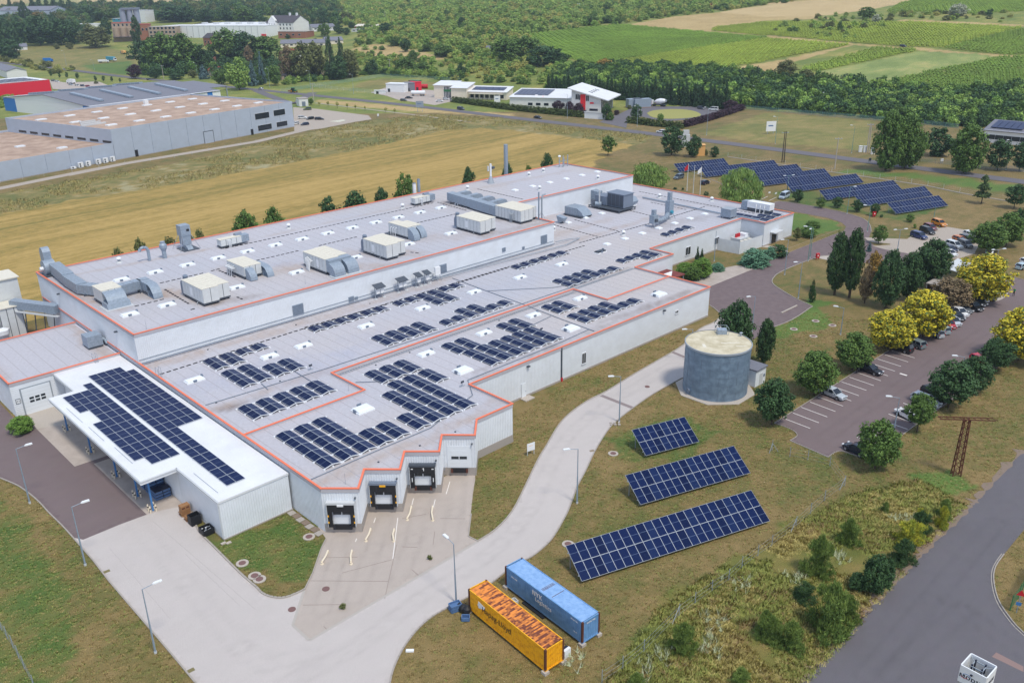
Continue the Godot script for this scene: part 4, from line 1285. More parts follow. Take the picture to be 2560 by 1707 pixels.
func build_roof_kit():
	var y := 10.9
	var gr := "white air handling units on the raised roof"
	# three plain double units
	var nm := ["white panelled air handling unit nearest the big bent duct","white panelled air handling unit between the two units with twin elbows","white panelled air handling unit beside the one with the long duct"]
	var k := 0
	for q in [[60.0,-147.9],[98.4,-146.9],[124.2,-147.4]]:
		var t := thing("air_handling_unit",nm[k],"air handler",AB(q[0]+2.6,y,q[1]+4),TURN,gr)
		ahu(t,-2.6,-4.0,.35,4.0,.55,3.15)
		ahu(t,.35,-4.6,2.75,3.2,.55,3.05)
		piece(t,"intake_hood",sl([W(-5.0,.4),W(-5.0,2.2),W(-4.7,2.8),W(-4.02,2.9),W(-4.02,.4)],-2.5,-.2),"galv_dark")
		piece(t,"fan_cowl",cy(V(-1.4,2.6,-5.2),V(-1.4,3.4,-5.0),.45,.45,12),"galv_dark")
		door_on(t,-2.6,-1.0,.5)
		piece(t,"drain_pipe",tu([V(-2.7,.5,2),V(-3.0,.3,2.1),V(-3.0,0,2.1)],.06,6),"steel")
		k += 1
	# unit with long duct at its back
	var t7 := thing("air_handling_unit","white panelled air handling unit fed by the long grey duct at the roof step","air handler",AB(140.1,y,-144),TURN,gr)
	ahu(t7,-3.0,-4.4,.9,4.2,.55,3.1)
	ahu(t7,.9,-4.8,3.0,3.3,.55,3.0)
	for i in 4: piece(t7,"pipe",tu([V(-3.1,2.2,1+i*.25),V(-3.5,2.0,1+i*.25),V(-3.5,.1,1+i*.25)],.07,6),"steel")
	# units with twin elbows at the front
	var u3 := thing("air_handling_unit","large white air handling unit with twin galvanised elbows and pipework","air handler",AB(87.4,y,-142.5),TURN,gr)
	ahu(u3,-2.6,-5.4,.4,2.6,.55,3.1)
	ahu(u3,.4,-6.0,2.8,1.8,.55,3.0)
	piece(u3,"plenum",bx(-2.5,.6,2.6,.3,3.0,3.7),"galv")
	piece(u3,"plenum",bx(.4,.9,1.8,2.8,2.9,3.4),"galv")
	piece(u3,"elbow",sl(arc_elbow(3.7,2.5,2.0,.1),-2.6,-.2),"galv")
	piece(u3,"elbow",sl(arc_elbow(3.4,2.6,2.2,.1),.5,3.0),"galv")
	piece(u3,"elbow_base",bx(-2.9,0,3.9,3.3,.2,6.2),"box_grey")
	for i in 5: piece(u3,"pipe",tu([V(-2.7,2.4 - i*.1,-3.4+i*.4),V(-3.3,2.3 - i*.1,-3.4+i*.4),V(-3.3 - .1*i,.1,-3.3+i*.4)],.08,6),"white")
	door_on(u3,-2.6,-.6,.5)
	var u2 := thing("air_handling_unit","small white air handling unit with two grey elbows between the big units","air handler",AB(74.4,y,-151.0),TURN,gr)
	ahu(u2,-2.0,-4.4,1.6,2.4,.55,2.5)
	piece(u2,"elbow",sl(arc_elbow(2.4,2.2,2.0,.1),-1.8,-.4),"galv")
	piece(u2,"cross_duct",bx(1.7,.7,-1.4,3.2,1.9,2.4),"galv")
	piece(u2,"elbow",sl(arc_elbow(2.4,1.9,2.0,.1),1.7,3.1),"galv")
	for i in 3: piece(u2,"pipe",tu([V(-2.1,1.9,-3+i*.8),V(-2.7,1.9,-3+i*.8),V(-2.8,.0,-3+i*.8)],.08,6),"white")
	piece(u2,"pipe_rack",bx(-3.0,1.6,-3.6,-2.2,1.75,-.6),"box_grey")
	var u5 := thing("air_handling_unit","white air handling unit with two rounded elbows behind the middle units","air handler",AB(113.0,y,-151.8),TURN,gr)
	ahu(u5,-1.9,-3.6,.6,3.2,.55,2.7)
	ahu(u5,.6,-2.4,2.4,2.6,.55,2.5)
	piece(u5,"elbow",sl(arc_elbow(3.2,2.5,2.4,.1),-1.8,-.2),"galv")
	piece(u5,"elbow",sl(arc_elbow(2.6,2.3,2.2,.1),.7,2.3),"galv")
	for i in 3: piece(u5,"pipe",tu([V(-2.0,2.0,-2+i*.8),V(-2.5,1.9,-2+i*.8),V(-2.5,.0,-2+i*.8)],.07,6),"white")
	piece(u5,"step",bx(-3.2,.2,-3.4,-1.8,.5,-2.0),"steel_dark")
	# unit at the left edge with bends and the long duct from the fan
	var u0 := thing("air_handling_unit","small white air handling unit with wide galvanised bend by the roof edge","air handler",AB(49.6,y,-153.6),TURN,gr)
	ahu(u0,-1.9,-3.4,1.5,1.0,.6,2.9)
	piece(u0,"elbow",sl(arc_elbow(1.0,2.7,2.3,.5),-1.9,1.5),"galv")
	piece(u0,"hopper",sl([W(.8,.1),W(1.0,1.0),W(3.3,1.0),W(3.6,.1)],-2.2,1.8),"galv")
	piece(u0,"curb",bx(-2.6,0,.6,2.2,.12,4.0),"box_grey")
	var dt := thing("roof_duct","square galvanised duct bending from the small unit down into the roof","duct",AB(54.5,y,-155.6),TURN)
	ribs(dt,V(-3.3,1.5,-.2),V(1.2,1.5,-.6),1.7,1.6)
	piece(dt,"mitre",bx(.9,.7,-1.45,2.7,2.3,.3),"galv")
	ribs(dt,V(1.8,1.5,.2),V(1.8,1.5,3.0),1.7,1.6)
	piece(dt,"elbow",sl(arc_elbow(3.0,2.3,2.6,.1),.95,2.65),"galv")
	for q in [-2.0,.6]: piece(dt,"support",bx(q,0,-.9,q+.12,.75,.5),"steel_dark")
	var fd := thing("exhaust_fan_duct","long ribbed galvanised duct with a scroll fan at the roof corner","duct",AB(47.8,y,-180.0),TURN)
	piece(fd,"fan_scroll",cy(V(-1.4,1.5,.6),V(.6,1.5,.6),1.5,1.5,20),"galv")
	piece(fd,"fan_outlet",sl([W(-1.6,2.2),W(-1.6,4.4),W(-1.2,5.0),W(-.6,5.3),W(.1,5.1),W(.5,4.5),W(.5,2.2)],-.9,.5),"galv")
	piece(fd,"fan_frame",bx(-1.8,0,-1.2,1.4,.3,2.4),"steel_dark")
	piece(fd,"motor",cy(V(-2.0,1.4,.5),V(-1.4,1.4,.5),.4,.4,12),"white")
	ribs(fd,V(.4,1.5,1.6),V(-.2,1.5,11.0),2.0,2.0,.9)
	ribs(fd,V(-.3,1.4,10.6),V(-.2,1.2,17.6),1.9,1.9,.9)
	ribs(fd,V(-.2,1.15,17.2),V(2.2,1.15,21.6),1.8,1.7,.9)
	ribs(fd,V(2.1,1.15,21.4),V(1.2,1.15,24.0),1.7,1.6,.9)
	for q in [3.0,8.0,13.5,19.0]: piece(fd,"support",bx(-.6,0,q,.6,.4,q+.15),"steel_dark")
	# main duct with its four branches
	var md := thing("main_duct","long galvanised duct with four rounded branches along the roof step","duct",AB(140.0,y,-159.0),TURN)
	ribs(md,V(.2,1.7,-9.6),V(-.4,1.5,.0),1.9,2.0,2.4)
	ribs(md,V(-.4,1.5,.0),V(-1.6,1.5,10.8),2.0,2.2,2.4)
	piece(md,"end_bend",bx(-2.7,.3,9.6,-.6,2.6,11.4),"galv")
	for q in [-8.2,-4.0,.6,5.0]:
		ribs(md,V(.6,1.7,q),V(5.0,1.7,q - .4),1.3,1.4,2.0)
		piece(md,"branch_bend",cy(V(5.0,1.0,q - 1.05),V(5.0,1.0,q+.25),1.4,1.4,14),"galv")
	for i in 9: piece(md,"support",bx(-1.2,0,-8+i*2.2,-.9,.6,-7.9+i*2.2),"steel_dark")
	# low long units along the rear edge
	k = 0
	for q in [[82.4,-172.4],[134.8,-172.9]]:
		var t := thing("rear_roof_unit",["low white roof unit with grey end box, left of the stacks","low white roof unit with grey end box beside the main duct"][k],"air handler",AB(q[0],y,q[1]),TURN,"low units along the rear roof edge")
		ahu(t,-3.2,-.9,1.6,.9,.5,1.9)
		piece(t,"end_box",bx(1.6,.5,-.8,3.4,2.0,.8),"galv")
		piece(t,"intake",sl([W(-1.2,1.2),W(-1.2,2.1),W(-.6,2.4),W(.0,1.9),W(.0,1.2)],.8,2.4),"galv_dark")
		for i in 3: piece(t,"pipe",tu([V(-1.6+i*.25,1.6,.9),V(-1.6+i*.25,1.5,1.4),V(-1.6+i*.25,0,1.4)],.06,6),"white")
		k += 1
	# stacks and cowls
	var st := thing("bent_vent_pipe","grey vent pipe bent over like a walking stick","vent pipe",AB(64.9,y,-174.3),TURN)
	piece(st,"pipe",tu([V(0,0,0),V(0,2.3,0),V(-.3,2.8,0),V(-.9,3.0,0),V(-1.5,2.8,0),V(-1.8,2.3,0)],.3,10),"galv")
	st = thing("roof_cowl","flared grey ventilation cowl on a short pipe","vent",AB(67.9,y,-173.9),TURN)
	piece(st,"pipe",la(Vector3.ZERO,[[.45,0],[.42,1.6]]),"galv")
	piece(st,"cowl",la(V(0,1.5,0),[[.42,0],[.75,.7],[.75,1.3],[.45,1.7],[.5,2.0],[.0,2.05]]),"galv")
	st = thing("filter_tower","box-shaped fan tower on a stayed steel frame at the rear edge","fan",AB(74.2,y,-177.4),TURN)
	piece(st,"tower",bx(-.9,1.0,-.9,.9,3.0,.9),"galv")
	piece(st,"head_box",bx(-1.1,3.0,-1.1,1.0,5.2,1.0),"galv")
	piece(st,"grille",bx(.1,3.9,1.0,.7,4.4,1.03),"black")
	for q in [[-1,-1],[1,-1],[1,1],[-1,1]]: piece(st,"stay",br(V(q[0]*1.0,3.0,q[1]*1.0),V(q[0]*2.2,0,q[1]*2.0),.08,.08),"steel")
	piece(st,"duct_foot",sl([W(0,0),W(0,1.2),W(1.8,.7),W(2.2,0)],-.6,.6),"galv")
	piece(st,"skid",bx(-1.6,0,-1.4,1.8,.2,2.4),"steel_dark")
	# tall chimney behind and smaller stacks
	var ch := AB(176.5,0,-186.0)
	one("chimney",cy(Vector3.ZERO,V(0,19.0,0),.62,.6,16),M("galv"),"tall slim silver chimney behind the raised block","chimney",ch)
	k = 0
	for q in [[140.5,-183.6,13.6,.5,"white"],[142.0,-183.6,14.4,.42,"galv"]]:
		var s := thing("flue_stack",["short white flue at the rear roof edge","short steel flue beside the white one at the rear roof edge"][k],"chimney",AB(q[0],0,q[1]),TURN,"flues at the rear roof edge")
		piece(s,"flue",cy(Vector3.ZERO,V(0,q[2],0),q[3],q[3],12),q[4])
		piece(s,"rain_cap",cy(V(0,q[2],0),V(0,q[2]+.25,0),q[3]*1.15,.1,12),"steel")
		k += 1
	st = thing("antenna_mast","white aerial mast with panels on a steel frame","antenna",AB(163.0,y,-178.0),TURN)
	piece(st,"frame",la(Vector3.ZERO,[[1.1,0],[.5,1.6],[.3,2.0]],6),"steel")
	piece(st,"pole",cy(V(0,1.5,0),V(0,5.4,0),.28,.28,10),"white")
	for q in [-.6,.6]: piece(st,"panel_aerial",bx(q - .2,3.4,-.5,q+.2,4.8,-.2),"box_grey")
	piece(st,"drum",cy(V(.5,4.2,0),V(1.3,4.2,0),.35,.35,10),"steel_dark")
	st = thing("pipe_frame","steel frame of standing pipes at the far roof corner","pipework",AB(194.5,y,-179.5),TURN)
	for i in 4: piece(st,"pipe",cy(V(i*1.0 - 2,0,(i % 2)*.6),V(i*1.0 - 2,2.6+(i % 2)*.8,(i % 2)*.6),.16,.16,8),"steel")
	piece(st,"cross_bar",bx(-2.2,1.6,-.1,1.6,1.75,.1),"steel")
	piece(st,"cap",la(V(-2,3.0,0),[[.3,0],[.5,.3],[.2,.6],[0,.62]]),"white")
	# white mushroom vents
	for q in [[60.0,-177.5,10.9],[98.0,-176.0,10.9],[153.0,-176.5,10.9],[166.0,-162.0,10.9],[177.0,-177.0,10.9],[184.0,-178.0,10.9],[187.0,-159.5,10.9],[128.0,-172.5,10.9],[160.3,-128.2,5.9],[198.0,-146.0,5.9],[204.5,-133.0,5.9],[166.5,-148.5,5.9],[152.0,-143.5,5.9]]:
		st = thing("mushroom_vent","small white mushroom vent on a square roof curb","vent",AB(q[0],q[2],q[1]),TURN,"mushroom vents on the roofs")
		piece(st,"curb",la(Vector3.ZERO,[[.75,0],[.4,.35]],4),"box_grey")
		piece(st,"neck",cy(V(0,.3,0),V(0,.8,0),.28,.28,10),"steel")
		piece(st,"cap",la(V(0,.75,0),[[.5,0],[.52,.2],[.3,.42],[0,.48]]),"white")
	# equipment on the far lower roof
	y = 5.9
	st = thing("roof_condenser","grey ribbed rooftop unit with sloping hood at the end","air handler",AB(167.6,y,-149.6),TURN)
	piece(st,"casing",bx(-2.4,.5,-2.4,1.4,2.4,1.6),"galv")
	for i in 4: piece(st,"rib",bx(-2.45,.5,-2.2+i*1.0,1.45,2.46,-2.12+i*1.0),"steel")
	piece(st,"hood",sl([W(1.6,.5),W(1.6,2.4),W(3.2,1.6),W(4.0,.6)],-2.2,1.2),"galv")
	piece(st,"skid",bx(-2.6,.2,-2.6,1.6,.5,3.6),"steel_dark")
	for q in [[-2.3,-2.3],[1.3,-2.3],[-2.3,3.2],[1.3,3.2]]: piece(st,"foot",bx(q[0] - .1,0,q[1] - .1,q[0]+.1,.2,q[1]+.1),"steel_dark")
	st = thing("dark_air_handler","dark grey louvred air handler with a steel platform and thin flue","air handler",AB(180.2,y,-147.5),TURN)
	piece(st,"main_box",bx(-2.0,.9,-1.0,2.0,4.4,4.6),"galv_dark")
	for i in 4: piece(st,"louvre",bx(-2.05,1.1,-.8+i*1.35,-2.0,4.2,.4+i*1.35),"steel_dark")
	piece(st,"flat_roof",bx(-2.2,4.4,-1.2,2.2,4.55,4.8),"clad_dark") if false else piece(st,"flat_roof",bx(-2.2,4.4,-1.2,2.2,4.55,4.8),"galv_dark")
	piece(st,"side_box",bx(-2.4,.9,-5.0,1.4,3.2,-1.0),"galv_dark")
	piece(st,"bend",sl([W(-8.0,1.8),W(-8.0,3.6),W(-7.6,4.0),W(-5.0,3.8),W(-5.0,1.6),W(-7.0,1.4)],-1.4,.6),"galv")
	piece(st,"flue",cy(V(-2.9,0,-3.0),V(-2.9,4.9,-3.0),.2,.2,8),"box_grey")
	piece(st,"platform",bx(-4.4,.6,-5.6,2.6,.75,5.2),"steel_dark")
	piece(st,"duct_drum",cy(V(-3.2,1.0,-4.2),V(-2.2,1.0,-2.8),.7,.7,12),"galv")
	for q in [[-4.3,-5.4],[2.4,-5.4],[-4.3,5.0],[2.4,5.0]]: piece(st,"foot",bx(q[0] - .1,0,q[1] - .1,q[0]+.1,.6,q[1]+.1),"steel_dark")
	piece(st,"end_cowl",sl([W(-3.0,.6),W(-3.0,2.2),W(-1.0,2.6),W(2.0,2.4),W(3.0,1.4),W(2.6,.6)],4.0,6.4),"galv")
	st = thing("duct_cone","grey horn-shaped exhaust cone on the lower roof","vent",AB(158.4,y,-146.8),TURN)
	piece(st,"cone",sl([W(-1.2,1.9),W(1.3,1.6),W(.6,.6),W(.2,.3),W(-.6,.4)],-.7,.9),"galv")
	piece(st,"stand",bx(-.3,0,-.3,.3,.5,.3),"steel_dark")
	st = thing("twin_fan_duct","two upright blower fans joined by a round galvanised duct","fan",AB(175.2,y,-128.0),TURN)
	for s in [-1,1]:
		var x: float = -4.0 if s < 0 else 5.6
		var zz := .4 if s < 0 else -2.0
		piece(st,"fan_body",bx(x - .9,1.0,zz - .7,x+.9,3.1+(1.6 if s > 0 else .0),zz+.7),"galv")
		piece(st,"outlet",bx(x - .45,3.0,zz - .5,x+.45,4.4+(2.4 if s > 0 else 0.0),zz+.4),"galv")
		piece(st,"motor",cy(V(x - .2,1.9,zz+.7),V(x - .2,1.9,zz+1.3),.4,.4,10),"steel_dark" if s < 0 else "teal")
		for q in [-.8,.8]:
			for w in [-.9,1.0]: piece(st,"stand_leg",br(V(x+q,1.2,zz+w*.7),V(x+q*1.3,0,zz+w*1.3),.1,.1),"steel")
	piece(st,"duct",tu([V(-3.2,1.4,.4),V(-1,1.2,.2),V(2.4,1.0,-.6),V(4.8,1.4,-1.8)],.55,12),"galv")
	for i in 5: piece(st,"band",cy(V(-2.0+i*1.2,1.28 - i*.07,.3 - i*.2),V(-1.9+i*1.2,1.27 - i*.07,.28 - i*.2),.61,.61,12),"steel")
	st = thing("box_unit","plain grey metal box unit at the roof corner","air handler",AB(191.6,y,-119.6),TURN)
	piece(st,"casing",bx(-1.3,.5,-1.2,1.5,2.5,1.7),"galv")
	for q in [[-1.1,-1],[1.3,-1],[-1.1,1.5],[1.3,1.5]]: piece(st,"leg",bx(q[0] - .06,0,q[1] - .06,q[0]+.06,.5,q[1]+.06),"steel_dark")
	piece(st,"lid",bx(-1.35,2.5,-1.25,1.55,2.56,1.75),"steel")
	st = thing("chiller","long white chiller with a grey duct box on the far roof","chiller",AB(202.6,y,-117.4),TURN)
	piece(st,"casing",bx(-1.2,1.0,-2.6,1.2,2.6,4.0),"white")
	piece(st,"frame",bx(-1.0,.3,-2.4,1.0,1.0,3.8),"steel_dark")
	piece(st,"duct_box",sl([W(-4.6,.2),W(-4.4,2.4),W(-2.6,2.6),W(-2.6,.2)],-1.0,.9),"galv")
	for i in 3: piece(st,"pipe",tu([V(-1.25,2.2,.2+i*1.2),V(-1.6,1.6,.3+i*1.2),V(-1.6,0,.3+i*1.2)],.1,6),"white")
	for q in [[-.9,-2.2],[.9,-2.2],[-.9,3.6],[.9,3.6]]: piece(st,"foot",bx(q[0] - .1,0,q[1] - .1,q[0]+.1,.3,q[1]+.1),"steel_dark")
	st = thing("cooling_rack","steel rack of red motors and white boxes inside the plant screen","chiller",AB(188.2,0,-112.8),TURN)
	piece(st,"rack",bx(-1.6,.3,-2.2,2.6,2.6,.6),"box_grey")
	for i in 3: piece(st,"motor",cy(V(-.8+i*.7,2.6,-1.2),V(-.8+i*.7,3.5,-1.2),.28,.24,10),"red")
	piece(st,"white_box",bx(1.2,2.6,-1.8,2.6,3.3,.2),"white")
	for i in 4: piece(st,"cooler_fan",cy(V(-4.0+i*1.7,2.2,1.6),V(-4.0+i*1.7,2.5,1.6),.6,.6,12),"cream_panel")
	piece(st,"cooler_bed",bx(-4.8,.3,.9,2.2,2.2,2.3),"box_grey")
	piece(st,"railing",tu([V(2.8,2.6,-2.2),V(2.8,3.5,-2.2),V(2.8,3.5,.6),V(2.8,2.6,.6)],.04,5),"steel")
	# inverter cabinets under small dark roofs by the wall
	k = 0
	for q in [[92.2,-133.4,2],[97.7,-133.4,2],[101.8,-133.4,1],[104.0,-133.4,1]]:
		st = thing("inverter_stand",["inverter stand with two white boxes beside the small wall louvres","inverter stand with two white boxes in the middle of the wall","inverter stand with one wide white box, first of a pair","inverter stand with one white box next to the tall cabinet"][k],"inverter",AB(q[0],y,q[1]),TURN,"inverter stands along the raised wall")
		var w: float = 1.15 if q[2] == 2 else .75
		piece(st,"canopy",sl([W(-.7,2.75),W(-.7,2.85),W(.75,2.35),W(.75,2.25)],-w,w),"steel_dark")
		for s in [-1,1]: piece(st,"post",bx(s*(w - .15) - .05,0,-.1,s*(w - .15)+.05,2.5,0),"steel")
		for i in q[2]:
			var cx: float = 0.0 if q[2] == 1 else -.5+i*1.0
			piece(st,"cabinet",bx(cx - .38,1.1,0,cx+.38,2.0,.35),"white")
		for s in [-1,1]: piece(st,"foot_pad",cy(V(s*(w - .15),0,.1),V(s*(w - .15),.12,.1),.35,.35,10),"box_grey")
		k += 1
	st = thing("switch_cabinet","tall white switch cabinet on a steel stand beside the wall louvre","cabinet",AB(107.0,y,-134.0),TURN)
	piece(st,"cabinet",bx(-.6,1.2,0,.7,2.9,.5),"white")
	piece(st,"side_box",bx(-1.1,1.2,.1,-.6,1.8,.4),"box_grey")
	for s in [-.5,.6]: piece(st,"leg",br(V(s,1.2,.2),V(s+.2,0,.8),.07,.07),"steel")
	# box on the side wing
	st = thing("wing_roof_unit","grey metal roof unit with two round pipes on the side wing","air handler",AB(43.8,5.5,-149.6),TURN)
	piece(st,"casing",bx(-1.3,.4,-1.3,1.2,2.3,1.3),"galv")
	for s in [-.6,.6]: piece(st,"pipe",tu([V(1.2,1.2,s),V(1.7,1.1,s+.3),V(1.8,.4,s+.8)],.28,10),"galv")
	piece(st,"stand",bx(-1.2,0,-1.2,1.1,.4,1.2),"steel_dark")
	# gantry stack by the raised corner
	st = thing("exhaust_stack","thin steel stack with a bent top and stay frame at the block corner","chimney",AB(143.6,y,-139.4),TURN)
	piece(st,"stack",tu([V(0,0,0),V(0,10.2,0),V(.3,10.7,0),V(1.2,10.9,0)],.2,8),"steel")
	for q in [[-1,-.8],[1,-.8],[.2,1.1]]: piece(st,"stay",br(V(0,6.8,0),V(q[0],5.0,q[1]),.07,.07),"steel")
	piece(st,"ladder",bx(-.75,5,-.5,-.65,11.6,-.1),"galv")
	for q in [[101.0,-98.2],[77.0,-91.5],[64.2,-113.4]]:
		st = thing("roof_sensor","small grey measuring post with dark discs on the roof","sensor",AB(q[0],y,q[1]),TURN,"measuring posts on the roof")
		piece(st,"tripod",br(V(-.5,.05,0),V(.5,.05,0),.1,.1),"steel")
		piece(st,"post",bx(-.04,0,-.04,.04,.9,.04),"steel")
		piece(st,"discs",bx(-.3,.6,.04,.3,.95,.1),"steel_dark")

# ---------- solar arrays ----------
func build_solar():
	# low two-sided rows on the roof: [a, b, modules along b]
	var rows := [[48.7,-97.4,5],[51.5,-97.4,5],[54.3,-97.4,5],[57.0,-90.0,2],[59.8,-90.0,2],[63.4,-90.0,2],[66.3,-97.4,5],[69.1,-99.9,6],[72.0,-99.9,6],[75.0,-99.9,2],[68.9,-105.6,2],[71.7,-105.6,2],[74.5,-105.6,2],
		[49.1,-108.7,2],[51.9,-108.7,2],[54.7,-108.7,2],[57.5,-108.7,2],[60.3,-108.7,2],[53.2,-122.0,3],[56.0,-122.0,3],[59.0,-119.5,2],[61.7,-119.5,2],[53.4,-128.6,2],[56.2,-128.6,2],[59.0,-128.6,1],[61.8,-128.6,1],
		[73.3,-129.1,1],[76.0,-129.0,1],[78.7,-129.0,1],[81.5,-129.0,1],[84.4,-129.0,1],[87.2,-129.0,1],[91.8,-129.0,1],[94.6,-129.0,1],[97.4,-129.0,3],[100.3,-129.0,3],[103.2,-129.2,1],[106.0,-129.2,1],
		[78.5,-117.2,2],[81.3,-117.2,2],[84.1,-117.2,2],[87.0,-117.2,2],[91.5,-114.7,1],[94.3,-114.7,1],[97.2,-117.1,2],[100.1,-117.1,2],[102.8,-114.7,1],[105.7,-114.7,1],
		[84.6,-105.8,2],[87.5,-105.8,2],[85.2,-101.0,3],[88.1,-101.0,3],[90.9,-101.0,3],[93.7,-101.0,3],[96.5,-101.0,3],[99.3,-101.0,3],[97.4,-106.0,2],[100.3,-106.0,2],
		[109.9,-107.0,2],[112.7,-107.0,2],[109.7,-100.3,2],[112.6,-100.3,2],[115.4,-100.3,2],[118.3,-100.3,2],[120.9,-97.8,1],[123.6,-97.8,1],
		[122.5,-116.1,2],[125.4,-116.1,2],[128.3,-116.1,2],[131.2,-116.1,2],[133.7,-113.7,1],[136.6,-113.7,1],[142.3,-115.9,1],[145.2,-115.9,1],[148.0,-116.0,2],[151.0,-116.2,2],
		[123.4,-129.2,1],[126.2,-129.3,1],[129.1,-129.4,1],[132.0,-129.4,1],[135.0,-129.5,1],[137.6,-129.5,1],[166.2,-121.9,1],[169.2,-122.0,1],[172.2,-122.1,1],[175.2,-122.2,1],[195.0,-119.7,4],[198.1,-115.0,2],[201.4,-115.2,2]]
	var ml := 2.4
	for i in rows.size():
		var q = rows[i]
		var n: int = q[2]
		var t := thing("roof_solar_row",_row_label(q[0],q[1],n),"solar panel",AB(q[0]+1.15,5.9,q[1]+n*2.45*.5),TURN,"low two-sided solar rows on the roof")
		for j in n:
			var z := (j - (n - 1)*.5)*2.45
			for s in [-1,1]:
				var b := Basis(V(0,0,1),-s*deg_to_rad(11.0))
				module_at(t,1.13,ml,1 if s < 0 else 2,Transform3D(b,V(s*.575,.33,z)))  # back slopes get paler cells: their sky reflection is painted into the colour
		for j in n+1:
			var z := (j - n*.5)*2.45
			var m := mb()
			m.bar(V(-1.3,.16,z),V(0,.42,z),.07,.06)
			m.bar(V(0,.42,z),V(1.3,.16,z),.07,.06)
			for s in [-1.28,0.0,1.28]: m.box(V(s,.1,z),V(.22,.2,.22))
			part("support",m,M("white"),t)
	# flush field on the canopy roof
	var cols_r := []
	var t2 := thing("canopy_solar_field","wide dark blue solar field beside the orange roof edge on the white canopy","solar panel",AB(38.4,5.46,-114.0),TURN,"solar fields on the white canopy roof")
	for r in 19:
		var c0 := 4 if r == 0 else (5 if r < 11 else 2)
		for c in c0: module_at(t2,1.22,2.36,0,Transform3D(Basis(),V(.63+c*1.26,.07,-137.3+114.0+1.21+r*2.43)))
	var rl := mb()
	for r in 19: rl.bx(-.1,.0,-137.3+114.0+.5+r*2.43,4.9 if r < 11 else 2.5,.03,-137.3+114.0+.56+r*2.43)
	part("mounting_rails",rl,M("pv_frame"),t2)
	var t3 := thing("canopy_solar_field","narrower stepped solar field at the open edge of the white canopy","solar panel",AB(32.8,5.46,-118.6),TURN,"solar fields on the white canopy roof")
	for r in 13:
		for c in 4:
			if r == 0 and c < 3: continue
			if (r == 4 or r == 5 or r == 12) and c == 0: continue
			module_at(t3,1.22,2.36,0,Transform3D(Basis(),V(.63+c*1.26,.07,-134.5+118.6+1.21+r*2.43)))
	rl = mb()
	for r in range(1,13): rl.bx(1.2,.0,-134.5+118.6+.5+r*2.43,5.1,.03,-134.5+118.6+.56+r*2.43)
	part("mounting_rails",rl,M("pv_frame"),t3)
	# free-standing tables on the grass: low front corner, direction, columns, rows
	var turn := deg_to_rad(25.0)
	ground_table(V(18.6,0,-107.1),turn,8,2,1.147,2.24,30.5,.5,"short solar table on the grass beside the steel tank",0)
	ground_table(V(16.1,0,-94.7),turn,15,2,1.172,2.24,30.5,.5,"middle solar table of the three on the grass below the tank",0)
	ground_table(V(7.4,0,-79.5),turn,23,2,1.156,2.24,30.5,.5,"longest solar table on the grass beside the shipping containers",0)
	# the stepped tables beyond the ring road: low left corner, high right corner
	var far := [[2242.9,534.2,0.0,0.0],[2159.7,515.4,2311.5,464.0],[2068.7,500.2,2227.7,449.0],[1983.6,480.0,2146.7,434.5],[1905.0,465.0,2067.5,422.9],[1830.0,453.0,1996.0,410.4],[1766.6,442.5,1926.4,397.0],[1699.6,430.0,1805.0,392.9]]
	var nmz := ["front solar table of the stepped group, nearest the small car park","second stepped solar table counted from the small car park","third stepped solar table counted from the small car park","fourth stepped solar table counted from the small car park","fifth stepped solar table, behind the parked van","sixth stepped solar table, mostly behind the willow","seventh stepped solar table, behind the flagpoles","last stepped solar table, behind the parked grey car"]
	for i in 8:
		var q = far[i]
		var p := G(W(q[0],q[1]),.5)
		p.y = 0
		var cols := 18
		if i > 0:
			var e := G(W(q[2],q[3]),2.77)
			cols = int(round((e - p).dot(V(cos(turn),0,-sin(turn)))/1.15))
		ground_table(p,turn,cols,2,1.15,2.24,30.0,.5,nmz[i],0)

func _row_label(a: float,b: float,n: int) -> String:
	var where := "near the loading docks"
	if a > 160: where = "at the far end of the lower roof"
	elif b < -123: where = "beside the black walkway pads"
	elif b < -110.5: where = "on the middle roof field"
	elif b < -102 and a < 64: where = "beside the canopy roof"
	elif a > 108: where = "on the end roof field"
	elif a > 83: where = "behind the long right wall"
	return "solar row of %s %s" % [["","one panel pair","two panel pairs","three panel pairs","four panel pairs","five panel pairs","six panel pairs"][n],where]

func ground_table(p: Vector3,turn: float,cols: int,rows: int,w: float,l: float,tilt: float,low: float,label: String,kind: int):
	var t := thing("solar_table",label,"solar panel",p,turn,"solar tables on the grass")
	var b := Basis(Vector3.RIGHT,deg_to_rad(tilt))
	var up := b*V(0,0,-1)
	for r in rows:
		for c in cols:
			module_at(t,w - .02,l - .02,[0,0,1,0,2][(c*7+r*3+cols) % 5] if kind == 0 else kind,Transform3D(b,V((c+.5)*w,low,0)+up*(r+.5)*l))
	var len := rows*l
	for r in [.18,.82]:
		part("rail",br(V(-.1,low - .12,0)+up*len*r,V(cols*w+.1,low - .12,0)+up*len*r,.08,.1),M("steel"),t)
	var n := maxi(2,int(cols*w/3.2))
	for i in n+1:
		var x := .3+i*(cols*w - .6)/n
		var lo := V(x,low - .15,0)+up*len*.18
		var hi := V(x,low - .15,0)+up*len*.82
		part("leg",br(V(x,0,lo.z),lo,.09,.09),M("steel"),t)
		part("leg",br(V(x,0,hi.z),hi,.09,.09),M("steel"),t)
		part("brace",br(V(x,.3,lo.z),hi,.06,.06),M("steel"),t)

